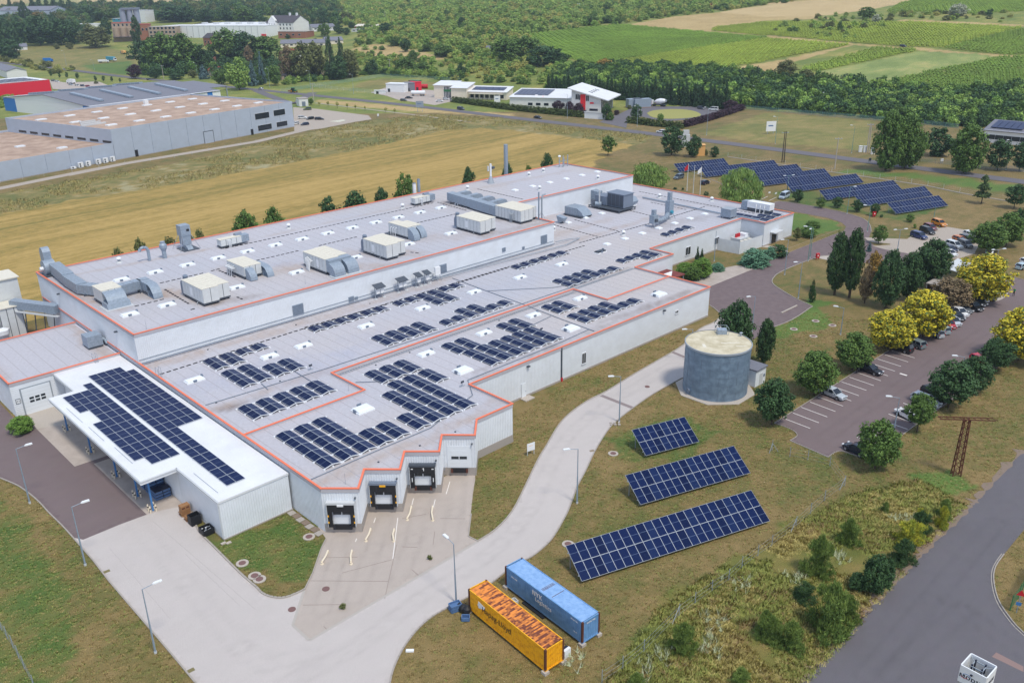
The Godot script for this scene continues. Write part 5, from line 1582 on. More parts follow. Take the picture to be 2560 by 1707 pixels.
# ---------- the yard: canopy, tank, containers, lamps, fences, signs ----------
func lamp(base: Vector2,top: Vector2,heads: Array,green := false,label := "",group := ""):
	var p := GT(base)
	var h := clampf(up_to(p,top),3.0,12.0)
	var t := thing("street_lamp",label,"street lamp",p,0,group)
	var pole := "lamp_green" if green else "lamp"
	piece(t,"pole",cy(Vector3.ZERO,V(0,h*.5,0),.11,.085,8).cyl(V(0,h*.5,0),V(0,h,0),.07,.05,8),pole)
	piece(t,"base_plate",cy(Vector3.ZERO,V(0,.25,0),.16,.15,8),"box_grey")
	for hd in heads:
		var d := V(hd.x,0,hd.y).normalized()
		var a := V(0,h - .03,0)
		var e := a+d*1.1+V(0,.14,0)
		piece(t,"arm",cy(a,e,.04,.035,6),pole)
		var s := d.cross(Vector3.UP)
		var b := Basis(d,Vector3.UP,s)
		var m := mb()
		m.box(e+d*.42+V(0,.03,0),V(.8,.14,.32),b)
		m.box(e+d*.40+V(0,.11,0),V(.6,.06,.22),b)
		m.box(e+d*.02,V(.24,.1,.16),b)
		piece(t,"lamp_head",m,"lamp_head")

func fence(called: String,pts: Array,h: float,gap: float,mat: String,label: String,wires := 3,mesh_alpha := 0.0,group := "",braces := []):
	var p0: Vector3 = pts[0]
	var t := thing(called,label,"fence",p0,0,group)
	var wm := mb()
	var acc := 0.0
	for i in pts.size() - 1:
		var a: Vector3 = pts[i] - p0
		var b: Vector3 = pts[i+1] - p0
		var l := a.distance_to(b)
		var k := maxi(1,int(round(l/gap)))
		for j in k+(1 if i == pts.size() - 2 else 0):
			var q := a.lerp(b,float(j)/k)
			var hh := h
			part("post",cy(q,q+V(0,hh,0),.045,.04,6),M(mat),t)
		for w in wires:
			var y := h*(w+.5)/wires
			wm.bar(a+V(0,y,0),b+V(0,y,0),.012,.012)
		if mesh_alpha > 0:
			var sm := mb()
			sm.quad(a+V(0,.05,0),b+V(0,.05,0),b+V(0,h - .05,0),a+V(0,h - .05,0))
			var mm := paint("mesh_%s_%d" % [mat,int(mesh_alpha*100)],Color(M(mat).albedo_color,mesh_alpha),.8)
			mm.transparency = BaseMaterial3D.TRANSPARENCY_ALPHA
			part("wire_mesh",sm,mm,t)
	if wires > 0: part("wires",wm,M(mat),t)
	for q in braces:
		var c: Vector3 = q[0] - p0
		part("brace",br(c+V(0,h*.85,0),q[1] - p0,.05,.05),M(mat),t)

func container(p: Vector3,q: Vector3,w: float,h: float,side: float,body: Material,roof: Material,corner: Material,label: String) -> Node3D:
	# p, q: the two lower corners of the long side that faces left; side: +1 when the box lies on the right of p -> q
	var d := (q - p).normalized()
	var t := thing("shipping_container",label,"container",V(p.x,0,p.z),atan2(-d.z,d.x),"shipping containers on the grass")
	var l := 12.19
	var y0 := .32
	var m := mb()
	# local x along the box, z from the left long side (0) to the right (-w)
	for s in 2:
		var z: float = [-.06,-w+.06][s]
		var o: float = [1.0,-1.0][s]
		var k := 40
		var st := (l - .3)/k
		for i in k:
			var x := .15+i*st
			var pr := [[0.0,0.0],[.25,.0],[.42,.05],[.75,.05],[1.0,0.0]]
			for j in 4:
				m.quad(V(x+pr[j][0]*st,y0+.15,z+o*pr[j][1]),V(x+pr[j+1][0]*st,y0+.15,z+o*pr[j+1][1]),V(x+pr[j+1][0]*st,y0+h - .12,z+o*pr[j+1][1]),V(x+pr[j][0]*st,y0+h - .12,z+o*pr[j][1]))
		piece_m(t,"side_wall",m,body)
		m = mb()
	for s in 2:
		var x: float = [.07,l - .07][s]
		var o: float = [-1.0,1.0][s]
		var k := 9
		var st := (w - .24)/k
		for i in k:
			var z := -.12 - i*st
			var pr := [[0.0,0.0],[.25,.0],[.42,.05],[.75,.05],[1.0,0.0]]
			for j in 4:
				m.quad(V(x+o*pr[j][1],y0+.15,z - pr[j][0]*st),V(x+o*pr[j+1][1],y0+.15,z - pr[j+1][0]*st),V(x+o*pr[j+1][1],y0+h - .12,z - pr[j+1][0]*st),V(x+o*pr[j][1],y0+h - .12,z - pr[j][0]*st))
		piece_m(t,"end_wall",m,body)
		m = mb()
	for i in 32:
		var x := .2+i*(l - .4)/32
		var e := (l - .4)/32
		m.quad(V(x,y0+h - .05,-.1),V(x+e*.6,y0+h - .03,-.1),V(x+e*.6,y0+h - .03,-w+.1),V(x,y0+h - .05,-w+.1),Vector3.UP)
		m.quad(V(x+e*.6,y0+h - .03,-.1),V(x+e,y0+h - .05,-.1),V(x+e,y0+h - .05,-w+.1),V(x+e*.6,y0+h - .03,-w+.1),Vector3.UP)
	if roof == null:   # rusty roof: flaking orange paint, sheet by sheet
		m = mb()
		for i in 64:
			var x := .2+i*(l - .4)/64
			for j in 8:
				var zz := -.1 - j*(w - .2)/8
				var f := N2.get_noise_2d(i*6.5,j*1.3)*1.3+N2.get_noise_2d(i*19.0,j*9.0)*.7+(i - 30)*.004
				m.col = L3(228,140,62).lerp(L3(112,60,44),clampf(.5+f*1.4,0,1))
				var y1 := y0+h - (.05 if i % 2 else .03)
				var y2 := y0+h - (.03 if i % 2 else .05)
				m.quad(V(x,y1,zz),V(x+(l - .4)/64,y2,zz),V(x+(l - .4)/64,y2,zz - (w - .2)/8),V(x,y1,zz - (w - .2)/8),Vector3.UP)
		roof = paint("flaking_roof",Color.WHITE,.85)
		roof.vertex_color_use_as_albedo = true
	piece_m(t,"roof",m,roof)
	m = mb()
	for z in [-.06,-w+.06]:
		m.bx(0,y0,z - .06,l,y0+.16,z+.06)
		m.bx(0,y0+h - .12,z - .05,l,y0+h,z+.05)
	for x in [.05,l - .05]:
		m.bx(x - .06,y0+h - .12,-w,x+.06,y0+h,0)
		m.bx(x - .06,y0,-w,x+.06,y0+.15,0)
	piece_m(t,"frame",m,body)
	part("floor",bx(.1,y0+.04,-w+.1,l - .1,y0+.14,-.1),M("steel_dark"),t)
	for x in [.08,l - .08]:
		for z in [-.08,-w+.08]:
			part("corner_post",bx(x - .1,y0+.12,z - .1,x+.1,y0+h+.005,z+.1),corner,t)
			part("block",bx(x - .3,0,z - .3,x+.3,y0,z+.3),M("concrete_pale"),t)
	return t

func piece_m(t: Node3D,called: String,m: MB,mat: Material) -> MeshInstance3D: return part(called,m,mat,t)

func build_canopy():
	var oa := 36.0
	var ob := -114.0
	var t := thing("loading_canopy","white flat-roofed loading canopy on blue columns joined to the factory","canopy",AB(oa,0,ob),TURN)
	var poly := loc([34.95,-142.5,45.45,-142.5,45.45,-88.6,36.0,-88.6,36.0,-100.0,31.3,-100.0,31.3,-133.5,34.95,-133.5],oa,ob)
	part("roof",mb().prism(poly,5.16,5.44,true,true),M("white_roof"),t)
	var m := mb()
	var x := 31.3
	while x < 45.3:   # standing seams of the sheet roof
		for s in range(0,spans(poly,x - oa+.01).size() - 1,2):
			var sp := spans(poly,x - oa+.01)
			m.bx(x - oa,5.44,sp[s]+.05,x - oa+.03,5.455,sp[s+1] - .05)
		x += .9
	part("roof_ribs",m,M("white"),t).set_meta("kind","stuff")
	for s in [[31.3,-133.5,31.3,-100.0],[31.3,-100.0,36.0,-100.0],[36.0,-100.0,36.0,-88.6],[34.95,-142.5,34.95,-133.5],[34.95,-133.5,31.3,-133.5]]:
		var d := W(s[2] - s[0],s[3] - s[1]).normalized()
		var n := W(-d.y,d.x)*.07 if s[0] != s[2] else W(-.07,0)
		part("gutter",br(V(s[0] - oa+n.x,5.28,s[1] - ob+n.y),V(s[2] - oa+n.x,5.28,s[3] - ob+n.y),.14,.16),M("box_grey"),t)
		part("fascia",br(V(s[0] - oa+n.x*.2,5.0,s[1] - ob+n.y*.2),V(s[2] - oa+n.x*.2,5.0,s[3] - ob+n.y*.2),.06,.32),M("white"),t)
	# the closed end room
	clad(t,W(45.4 - oa,-88.7 - ob),W(36.05 - oa,-88.7 - ob),.1,5.3)
	part("side_wall",bx(.0,0,-100.0 - ob,.12,5.2,-88.75 - ob),M("wall"),t)
	part("inner_wall",bx(.02,0,-142.4 - ob,.14,5.15,-100.1 - ob),M("wall_flat"),t)
	part("cross_wall",bx(.1,0,-100.0 - ob,2.0,5.15,-99.9 - ob),M("wall_flat"),t)
	part("base_strip",bx(-.04,0,-99.9 - ob,9.5,.16,-88.62 - ob),M("concrete"),t)
	part("downpipe",cy(V(-.1,.3,-88.7 - ob),V(-.1,5.2,-88.7 - ob),.06,.06,8),M("box_grey"),t)
	for q in [[-.4,.2],[.1,.9]]: part("splash_block",bx(q[0] - .3,0,-88.4 - ob+q[1]*.5,q[0]+.3,.12,-88.0 - ob+q[1]*.5),M("concrete_pale"),t)
	for b in [-127.0,-117.0,-108.0]:
		part("roller_door",bx(-.06,0,b - 1.6 - ob,.02,3.6,b+1.6 - ob),M("box_grey"),t)
	for s in [[32.6,-128.0,-121.5],[32.7,-119.5,-113.8],[33.0,-111.0,-105.0],[37.5,-97.0,-90.5]]:
		part("snow_rail",br(V(s[0] - oa - .6,5.52,s[1] - ob),V(s[0] - oa - .6,5.52,s[2] - ob),.03,.05),M("steel"),t)
	for b in [-132.3,-122.6,-113.1,-106.0,-101.2]:
		var c := part("column",bx(32.45 - oa,0,b - .1 - ob,32.65 - oa,5.16,b+.1 - ob),M("blue"),t)
		for q in [[-.45,-.35],[-.45,.35],[.3,-.4],[.25,.4]]:
			var g := mb()
			for k in 5:
				g.cyl(V(32.55 - oa+q[0],k*.2,b - ob+q[1]),V(32.55 - oa+q[0],k*.2+.2,b - ob+q[1]),.1,.1,8)
			var gp := part("guard_post",g,M("cream"),c)
		var bk := mb()
		for q in [[-.45,-.35],[-.45,.35],[.3,-.4],[.25,.4]]: bk.cyl(V(32.55 - oa+q[0],.55,b - ob+q[1]),V(32.55 - oa+q[0],.72,b - ob+q[1]),.107,.107,8)
		part("black_band",bk,M("black"),c)
	part("beam",bx(32.4 - oa,4.85,-133.4 - ob,32.7 - oa,5.14,-100.1 - ob),M("steel"),t)
	# blue crates stacked in the open bay
	var cr: Node3D = null
	for i in 4:
		for j in 2:
			for k in [5,4,5,3][i]:
				var at := AB(34.3+j*1.05,.026+k*.42,-109.6+i*1.9)
				if cr == null:
					cr = thing("storage_crate","blue plastic storage crate stacked under the canopy","crate",at,TURN,"blue crates under the canopy")
					part("tub",bx(-.48,0,-.75,.48,.36,.75),M("crate_blue"),cr)
					part("rim",bx(-.5,.34,-.8,.5,.415,.8),M("navy"),cr)
				else: copy(cr,"storage_crate",at,TURN)
	# pallets and black bins by the side wall
	for i in 9:
		var at := AB(35.15 - (.1 if i % 2 else 0.0),.03+(i % 5)*.15,-97.4 if i < 5 else -96.0)
		var p := thing("pallet","wooden pallet in the stack against the white side wall","pallet",at+V(0,0 if i < 5 else .0,0),TURN,"stacked pallets")
		for k in 5: part("board",bx(-.6+k*.25,.1,-.4,-.45+k*.25,.125,.4),M("wood"),p)
		for k in 3: part("bearer",bx(-.6,0,-.4+k*.35,.6,.1,-.3+k*.35),M("wood"),p)
	var pb := thing("pallet_box","brown wooden box standing on the pallet stack","box",AB(35.15,.8,-97.4),TURN)
	part("box_body",bx(-.58,0,-.4,.58,.7,.4),M("wood"),pb)
	for k in 2: part("slot",bx(-.5+k*.55,.3,.4,-.1+k*.55,.5,.41),M("rust"),pb)
	var bn := thing("waste_bin","tall black open waste bin beside the pallets","bin",AB(35.1,.03,-94.6),TURN)
	tub(bn,1.25,1.0,1.35,"black")
	bn = thing("scrap_tub","low black tub full of scrap at the wall corner","bin",AB(35.2,.0,-91.6),TURN)
	tub(bn,1.35,1.35,.85,"black")
	rng.seed = 5
	for i in 14: part("scrap",mb().box(V(rng.randf_range(-.5,.5),.62+rng.randf()*.12,rng.randf_range(-.5,.5)),V(.22,.05,.08),Basis(Vector3.UP,rng.randf()*3.0)),M("steel" if i % 3 else "white"),bn)

func tub(t: Node3D,w: float,l: float,h: float,mat: String):
	part("floor",bx(-w/2,0,-l/2,w/2,.08,l/2),M(mat),t)
	for s in [-1,1]:
		part("wall",bx(s*w/2 - .04,.08,-l/2,s*w/2+.04,h,l/2),M(mat),t)
		part("wall",bx(-w/2+.05,.08,s*l/2 - .04,w/2 - .05,h,s*l/2+.04),M(mat),t)

func build_yard():
	build_canopy()
	# cream bent pipes that guide lorry wheels
	for s in [[3,1,660,375,640,425,605,480],[3,1,880,372,868,425,872,480],[3,1,1052,172,1035,225,1008,270],[3,1,1268,175,1255,225,1262,272],[2,1,1425,1530,1410,1600,1388,1640],[2,1,1620,1530,1612,1590,1622,1645]]:
		var a := GZ(s[0],s[1],s[2],s[3])
		var b := GZ(s[0],s[1],s[4],s[5])
		var c := GZ(s[0],s[1],s[6],s[7])
		var t := thing("wheel_guide","cream bent wheel guide pipe on the loading apron","wheel guide",a,0,"wheel guides before the docks")
		var u := V(0,.34,0)
		part("pipe",tu([V(0,.05,0),u,b - a+u,c - a+u,c - a+V(0,.05,0)],.12,8),M("cream"),t)
		part("foot",cy(c - a,c - a+V(0,.1,0),.2,.2,8),M("cream"),t)
	# the water tank
	var tc := V(33.3,0,-129.7)
	var t := thing("water_tank","big round blue-grey steel tank with pale flat roof","tank",tc)
	var seg := 44
	for r in 6:   # rings of curved plates
		var m := mb()
		m.lathe(Vector3.ZERO,[[5.2+.012*(r % 2),.1+r*1.35],[5.2+.012*(r % 2),.1+(r+1)*1.35]],seg)
		part("plate_ring",m,M("tank"),t)
		var sm := mb()
		for k in 11:
			var a := TAU*(k+(.5 if r % 2 else 0.0))/11
			sm.bar(V(cos(a)*5.215,.1+r*1.35,sin(a)*5.215),V(cos(a)*5.215,1.45+r*1.35,sin(a)*5.215),.05,.03)
		sm.lathe(Vector3.ZERO,[[5.225,.08+r*1.35],[5.225,.12+r*1.35]],seg)
		part("seam",sm,M("galv_dark"),t)
	part("roof",cy(V(0,8.1,0),V(0,8.3,0),5.28,5.2,seg),M("tank_roof"),t)
	part("roof_rim",la(Vector3.ZERO,[[5.22,8.05],[5.36,8.05],[5.36,8.34],[5.22,8.36]],seg),M("steel"),t)
	for q in [[-2.6,1.4,.5,2.6],[1.8,.4,3.0,.5],[3.2,1.8,1.6,.4]]: part("roof_patch",bx(q[0] - q[2]/2,8.3,q[1] - q[3]/4,q[0]+q[2]/2,8.315,q[1]+q[3]/4),M("cream_panel"),t)
	part("hatch",bx(.6,8.3,-4.3,2.1,9.1,-3.1),M("galv"),t)
	var hr := mb()
	for s in [[.4,-4.6],[2.3,-4.6],[2.3,-2.9],[.4,-2.9]]: hr.bx(s[0] - .03,8.3,s[1] - .03,s[0]+.03,9.4,s[1]+.03)
	hr.bar(V(.4,9.4,-4.6),V(2.3,9.4,-4.6),.05,.05)
	hr.bar(V(2.3,9.4,-4.6),V(2.3,9.4,-2.9),.05,.05)
	part("railing",hr,M("steel"),t)
	part("manway",cy(V(-4.7,.9,2.2),V(-5.0,.9,2.35),.35,.35,14),M("galv_dark"),t)
	part("vent",la(V(4.2,8.3,-2.4),[[.15,0],[.15,.5],[.3,.6],[0,.75]]),M("steel"),t)
	var oct := PackedVector2Array()
	for k in 8: oct.append(W(cos(TAU*(k+.5)/8),sin(TAU*(k+.5)/8))*6.5)
	part("foundation",mb().prism(oct,-.1,.1),M("concrete_pale"),t)
	# pump house
	var ph := thing("pump_house","small white pump house tucked behind the round tank","shed",V(39.6,0,-132.6),TURN)
	part("wall",bx(-1.6,0,-2.2,1.5,2.9,2.2),M("wall_flat"),ph)
	part("roof",bx(-1.75,2.9,-2.4,1.7,3.1,2.4),M("slate"),ph)
	part("door",bx(-.4,0,2.2,.6,2.1,2.24),M("box_grey"),ph)
	part("vent_grille",bx(.8,1.2,2.2,1.25,1.7,2.25),M("galv_dark"),ph)
	# shipping containers
	var yel := paint("container_yellow",Color.WHITE,.6,0,noise_tex(73,.01,7,lin(190,112,26),lin(246,182,18),512,lin(242,176,18)),4.0)
	var blu := paint("container_blue",Color.WHITE,.6,0,noise_tex(75,.01,6,lin(82,128,176),lin(118,162,208),512,lin(104,150,198)),5.0)
	var bru := paint("container_blue_roof",Color.WHITE,.65,0,noise_tex(77,.01,6,lin(112,150,200),lin(146,180,224),512,lin(130,168,214)),5.0)
	var p := G(W(1172.4,1522.4),.3)
	var q := G(W(1363,1680),.3)
	var yc := container(p,q,2.44,2.6,1,yel,null,M("rust"),"yellow shipping container with rusty streaked roof")
	text_on(yc,"Hapag-Lloyd",.85,V(4.7,1.75,.03),0,"black","lettering",1.0,false)
	var lg := mb()
	for i in 4: lg.bx(1.7+i*.28,1.55+i*.12,-.02,1.95+i*.28,2.35 - i*.05,.02)
	lg.bx(1.6,1.75,-.02,2.6,2.0,.016)
	part("emblem",lg,M("white"),yc)
	# blue one, from its near lower corner
	var nb := G(W(1455.6,1610),.3)
	var d := (q - p).normalized()
	var bc := container(nb - d*12.19,nb,2.44,2.6,1,blu,bru,M("rust"),"faded blue shipping container with white lettering")
	text_on(bc,"NYK",.8,V(5.3,2.25,.03),0,"white")
	text_on(bc,"Logistics",.62,V(6.3,1.6,.03),0,"white")
	text_on(bc,"NYK LINE",.22,V(1.6,2.2,.03),0,"white")
	text_on(bc,"NYKU 702",.22,V(11.0,2.55,.03),0,"white")
	text_on(bc,"45 G1",.2,V(11.2,1.2,.03),0,"white")
	text_on(bc,"NYKU 702",.26,V(12.19,2.55,-1.2),PI/2,"white")
	var rs := mb()
	for i in 4: rs.bx(5.5+i*.16+(1.2 if i > 2 else 0.0),2.87,-2.1,5.55+i*.16+(1.2 if i > 2 else 0.0),2.895,-.4)
	part("rust_streaks",rs,M("rust"),bc)
	# crates and rubbish round the containers
	var b0 := GZ(3,1,1830,900)
	for k in 3:
		var cb := thing("tote_box","grey-blue tote box stacked at the foot of the lamp post","crate",b0+V(0,k*.3,0),.5,"tote boxes by the lamp")
		tub(cb,1.2,.8,.28,"crate_blue")
	var tb := thing("small_tote","single open light blue tote box beside the yellow container","crate",GZ(3,1,1925,990),.0)
	tub(tb,.8,.6,.5,"crate_blue")
	var bag := GZ(3,1,1905,915)
	for k in 3: one("rubbish_bag",la(Vector3.ZERO,[[.3,0],[.5,.2],[.45,.5],[.2,.75],[.0,.8]],8),M("black"),"black rubbish bag heaped between lamp post and yellow container","rubbish bag",bag+V(-.4+k*.4,k*.12,-.4+k*.35),k,"rubbish bags by the lamp")
	var wbx := thing("white_cooler","black and white box at the end of the yellow container","box",GZ(3,2,492,1320),TURN)
	part("front",bx(-.45,0,-.3,.45,.9,.0),M("navy"),wbx)
	part("back",bx(-.45,0,.0,.45,.95,.3),M("white"),wbx)
	tb = thing("plastic_tray","pale plastic tray lying between the two containers","box",GZ(3,2,40,830)+V(-.4,0,.2),.6)
	tub(tb,1.0,.7,.4,"box_grey")
	one("tarp_strip",mb().box(V(0,.1,0),V(3.4,.12,.8)),M("black"),"black plastic sheet lying between the two containers","sheet",nb - d*8.2+DB*.9 - V(0,.3,0),atan2(-d.z,d.x))
	one("lost_board",mb().box(V(0,.08,0),V(.8,.16,.35)),M("white"),"small white panel lying on the grass by the kerb","board",GZ(3,1,1412,1278),.0)
	# lamps
	var LG := "grey lamps around the factory"
	lamp(W(73.5,1258.4),W(37.6,1122.2),[W(.8,-.6)],false,"grey street lamp on the grass beside the asphalt yard",LG)
	lamp(W(212.4,1413.4),W(174.3,1267.9),[W(.8,-.6)],false,"grey street lamp where the asphalt meets the concrete road",LG)
	lamp(W(388,1632.6),W(349.4,1473.9),[W(.8,-.6)],false,"grey street lamp in the grass beside the wide concrete drive",LG)
	lamp(W(1140.5,1507.4),W(1134.8,1359.5),[W(-.6,-.8)],false,"grey street lamp beside the yellow container",LG)
	lamp(W(1442.8,1258.4),W(1442.8,1122.2),[W(-.95,.2)],false,"grey street lamp between the concrete road and the solar tables",LG)
	lamp(W(1548.2,1055.5),W(1552.3,941.1),[W(-.95,.1)],false,"grey street lamp with stones at its foot by the concrete road",LG)
	lamp(W(1727,905),W(1727,823),[W(-.9,.1)],false,"grey street lamp rising behind the round tank",LG)
	lamp(Z(1,2,2205,1480),Z(1,2,2217,1150),[W(-.9,.3)],false,"grey street lamp in the asphalt yard behind the dark trees",LG)
	lamp(Z(1,2,1857,830),Z(1,2,1865,550),[],false,"slender grey mast by the rear windows",LG)
	lamp(Z(1,3,155,955),Z(1,3,187,632),[W(-.9,.2)],false,"grey street lamp at the bend by the rear entrance",LG)
	lamp(Z(1,3,280,1170),Z(1,3,320,840),[W(-1,.1)],false,"grey street lamp on the dry lawn island",LG)
	lamp(Z(1,3,370,830),Z(1,3,376,515),[W(-.8,-.2)],true,"green street lamp by the red hydrant, taller of the pair",LG)
	lamp(Z(1,3,388,800),Z(1,3,402,525),[W(-.6,.6)],true,"green street lamp by the red hydrant, shorter of the pair",LG)
	lamp(Z(1,3,728,395),Z(1,3,760,150),[W(.8,-.2)],true,"green street lamp between the small round trees",LG)
	lamp(Z(1,3,915,560),Z(1,3,942,320),[W(-.9,-.2)],true,"green street lamp at the outside of the bend",LG)
	lamp(Z(1,3,180,190),Z(1,3,200,45),[W(.9,-.2),W(-.9,.2)],true,"two-armed street lamp in front of the stepped solar tables",LG)
	lamp(Z(1,3,1190,740),Z(1,3,1215,540),[W(-.9,.2),W(.9,-.2)],false,"two-armed street lamp beside the small car park",LG)
	lamp(Z(1,3,1525,440),Z(1,3,1547,325),[],true,"bare green pole in front of the front stepped table",LG)
	lamp(Z(1,3,2003,755),Z(1,3,2025,568),[W(-.8,-.4)],true,"green street lamp beside the tall hedge trees",LG)
	lamp(Z(1,3,2093,870),Z(1,3,2110,722),[W(-.9,.2),W(.9,-.2)],false,"two-armed street lamp behind the big yellow tree",LG)
	lamp(Z(1,3,668,1505),Z(1,3,692,1258),[W(-.8,-.4)],false,"grey street lamp on the patchy lawn with manholes",LG)
	lamp(Z(2,3,1160,820),Z(2,3,1207,515),[W(-.95,-.2)],false,"grey street lamp by the empty bays of the car park",LG)
	lamp(Z(2,3,1755,420),Z(2,3,1770,135),[W(-.9,-.2)],false,"grey street lamp among the car park trees",LG)
	lamp(Z(2,3,2180,90),Z(1,3,2225,1375),[W(-.95,-.2)],false,"grey street lamp beside the yellow tree at the car park edge",LG)
	var RG := "lamps along the main road"
	for a in [[0,2,508,1085,516,865],[0,2,1150,1160,1160,975],[0,2,1788,1240,1787,985],[0,3,68,1320,72,1070],[0,3,770,1405,795,1150],[0,3,1380,1485,1412,1205],[0,3,2190,1562,2237,1285],[0,1,125,800,90,625],[0,1,500,820,488,650],[0,1,895,860,884,682],[0,0,605,600,582,450],[0,0,862,640,850,550],[0,0,1810,700,1795,575],[0,2,1858,850,1860,778],[0,2,2235,880,2238,790],[0,3,525,940,530,850]]:
		lamp(Z(a[0],a[1],a[2],a[3]),Z(a[0],a[1],a[4],a[5]),[W(-.9,.1)],a[1] == 3,"tall lamp post standing along the main road verge",RG)
	# telegraph poles by the main road
	var k := 0
	for a in [[0,3,130,1490,142,1205,2],[0,3,615,1550,655,1260,1],[0,3,908,1400,930,1130,2],[0,0,1500,730,1488,595,1],[0,1,528,930,510,760,1],[0,1,1185,190,1183,105,1],[0,1,840,160,838,90,1],[0,1,1530,165,1528,120,1],[0,1,1228,640,1226,540,1],[0,0,965,140,945,15,1]]:
		var b := GZ(a[0],a[1],a[2],a[3])
		var h := up_to(b,Z(a[0],a[1],a[4],a[5]))
		var tp := thing("utility_pole",["double wooden utility pole next to the stepped solar tables","leaning concrete utility pole between solar tables and main road","twin-legged transformer pole beside the big road tree","concrete utility pole at the lorry yard","thin pole at the side road junction","pale utility pole standing in the scrub","pale utility pole standing in the scrub","pale utility pole standing in the scrub","thin pole behind the fenced field","tall rusty mast behind the white works hall"][k],"utility pole",b,0,"utility poles")
		for s in a[6]: part("pole",cy(V(s*.8,0,0),V(s*.5,h,0),.22,.14,8),M("concrete_pale" if k != 0 else "bark"),tp)
		part("cross_arm",bx(-1.1,h - .6,-.06,1.4,h - .45,.06),M("steel"),tp)
		for s in [-1.0,.1,1.2]: part("insulator",cy(V(s,h - .45,0),V(s,h - .2,0),.06,.05,6),M("white"),tp)
		k += 1
	# rusty lattice pylon
	var pb2 := GZ(2,3,1728,1225)
	var py := thing("lattice_pylon","rusty brown lattice pylon with a wide flat cross-arm","pylon",pb2,-.1)
	var ht := up_to(pb2,Z(2,3,1800,700))
	var w0 := .52
	var w1 := .34
	for sx in [-1,1]:
		for sz in [-1,1]: part("leg",br(V(sx*w0,0,sz*w0*.7),V(sx*w1,ht,sz*w1*.7),.12,.12),M("rust"),py)
	var n := 9
	var lat := mb()
	for i in n:
		var f0 := float(i)/n
		var f1 := float(i+1)/n
		var a0 := lerpf(w0,w1,f0)
		var a1 := lerpf(w0,w1,f1)
		for sgn in [-1,1]:
			lat.bar(V(-a0,f0*ht,sgn*a0*.7),V(a1,f1*ht,sgn*a1*.7),.045,.045)
			lat.bar(V(a0,f0*ht,sgn*a0*.7),V(-a1,f1*ht,sgn*a1*.7),.045,.045)
			lat.bar(V(sgn*a0,f0*ht,-a0*.7),V(sgn*a1,f1*ht,a1*.7),.045,.045)
			lat.bar(V(sgn*a0,f0*ht,a0*.7),V(sgn*a1,f1*ht,-a1*.7),.045,.045)
	part("lattice",lat,M("rust"),py)
	var arm := mb()
	for z in [-.35,.35]: arm.bar(V(-3.6,ht,z),V(3.4,ht,z),.1,.12)
	for i in 9: arm.bar(V(-3.6+i*.86,ht,-.35),V(-3.2+i*.86,ht,.35),.06,.06)
	part("cross_arm",arm,M("rust"),py)
	# white notice board beside the access road
	var sb := GZ(2,2,172,1040)
	var st := thing("notice_board","white notice board on two posts beside the access road","sign",sb,.55)
	for s in [-.55,.55]: part("post",bx(s - .04,0,-.04,s+.04,1.9,.04),M("box_grey"),st)
	part("board",bx(-.65,.75,.04,.65,1.95,.09),M("white"),st)
	part("print_line",bx(-.35,1.5,.09,.35,1.56,.095),M("orange_box"),st)
	# open-topped sign tower at the road junction
	var sy := 8.2
	var c0 := G(W(2404.5,1661.2),sy)
	var c1 := G(W(2468.8,1694.9),sy)
	var c3 := G(W(2429.7,1632.9),sy)
	var ex := (c1 - c0)
	var wx := ex.length()
	ex = ex.normalized()
	var ez := ex.cross(Vector3.UP)
	var wz := absf((c3 - c0).dot(ez))
	var tw := thing("sign_tower","white open-topped square sign tower with black lettering","sign",V(c0.x,0,c0.z),atan2(-ex.z,ex.x))
	var bh := 1.7
	part("sign_panel",bx(0,sy - bh,-.05,wx,sy,.05),M("white"),tw)
	part("sign_panel",bx(0,sy - bh,-wz - .05,wx,sy,-wz+.05),M("white"),tw)
	part("sign_panel",bx(-.05,sy - bh,-wz+.05,.05,sy,-.05),M("white"),tw)
	part("sign_panel",bx(wx - .05,sy - bh,-wz+.05,wx+.05,sy,-.05),M("white"),tw)
	for xx in [.3,wx - .3]:
		for zz in [.3,wz - .3]: part("mast",bx(wx*.5+(xx - wx*.5)*.55 - .06,0,-wz*.5+(zz - wz*.5)*.55 - .06,wx*.5+(xx - wx*.5)*.55+.06,sy+.1,-wz*.5+(zz - wz*.5)*.55+.06),M("navy"),tw)
	var fr := mb()
	for y in [sy - .1,sy - .9]:
		for s in [-1,1]:
			fr.bar(V(wx*.28,y,-wz*.5+s*wz*.22),V(wx*.72,y,-wz*.5+s*wz*.22),.07,.07)
			fr.bar(V(wx*.5+s*wx*.22,y,-wz*.28),V(wx*.5+s*wx*.22,y,-wz*.72),.07,.07)
	fr.bar(V(.05,sy - .3,-.05),V(wx*.3,sy - .3,-wz*.3),.05,.05)
	fr.bar(V(wx - .05,sy - .3,-.05),V(wx*.7,sy - .3,-wz*.3),.05,.05)
	fr.bar(V(.05,sy - .3,-wz),V(wx*.3,sy - .3,-wz*.7),.05,.05)
	fr.bar(V(wx - .05,sy - .3,-wz),V(wx*.7,sy - .3,-wz*.7),.05,.05)
	part("inner_frame",fr,M("steel"),tw)
	text_on(tw,"MODINE",.5,V(wx*.56,sy - .95,.056),0,"navy","lettering",1.15)
	var sw := mb()
	for i in 10:
		var a0 := PI*(.1+.09*i)
		sw.bar(V(wx*.2+cos(a0+PI)*.26,sy - .95+sin(a0+PI)*.18,.055),V(wx*.2+cos(a0+PI+.28)*.26,sy - .95+sin(a0+PI+.28)*.18,.055),.02,.04)
	part("red_swoosh",sw,M("red"),tw)
	sw = mb()
	for i in 10:
		var a0 := PI*(.05+.09*i)
		sw.bar(V(wx*.3+cos(a0)*.34,sy - .85+sin(a0)*.22,.055),V(wx*.3+cos(a0+.28)*.34,sy - .85+sin(a0+.28)*.22,.055),.02,.04)
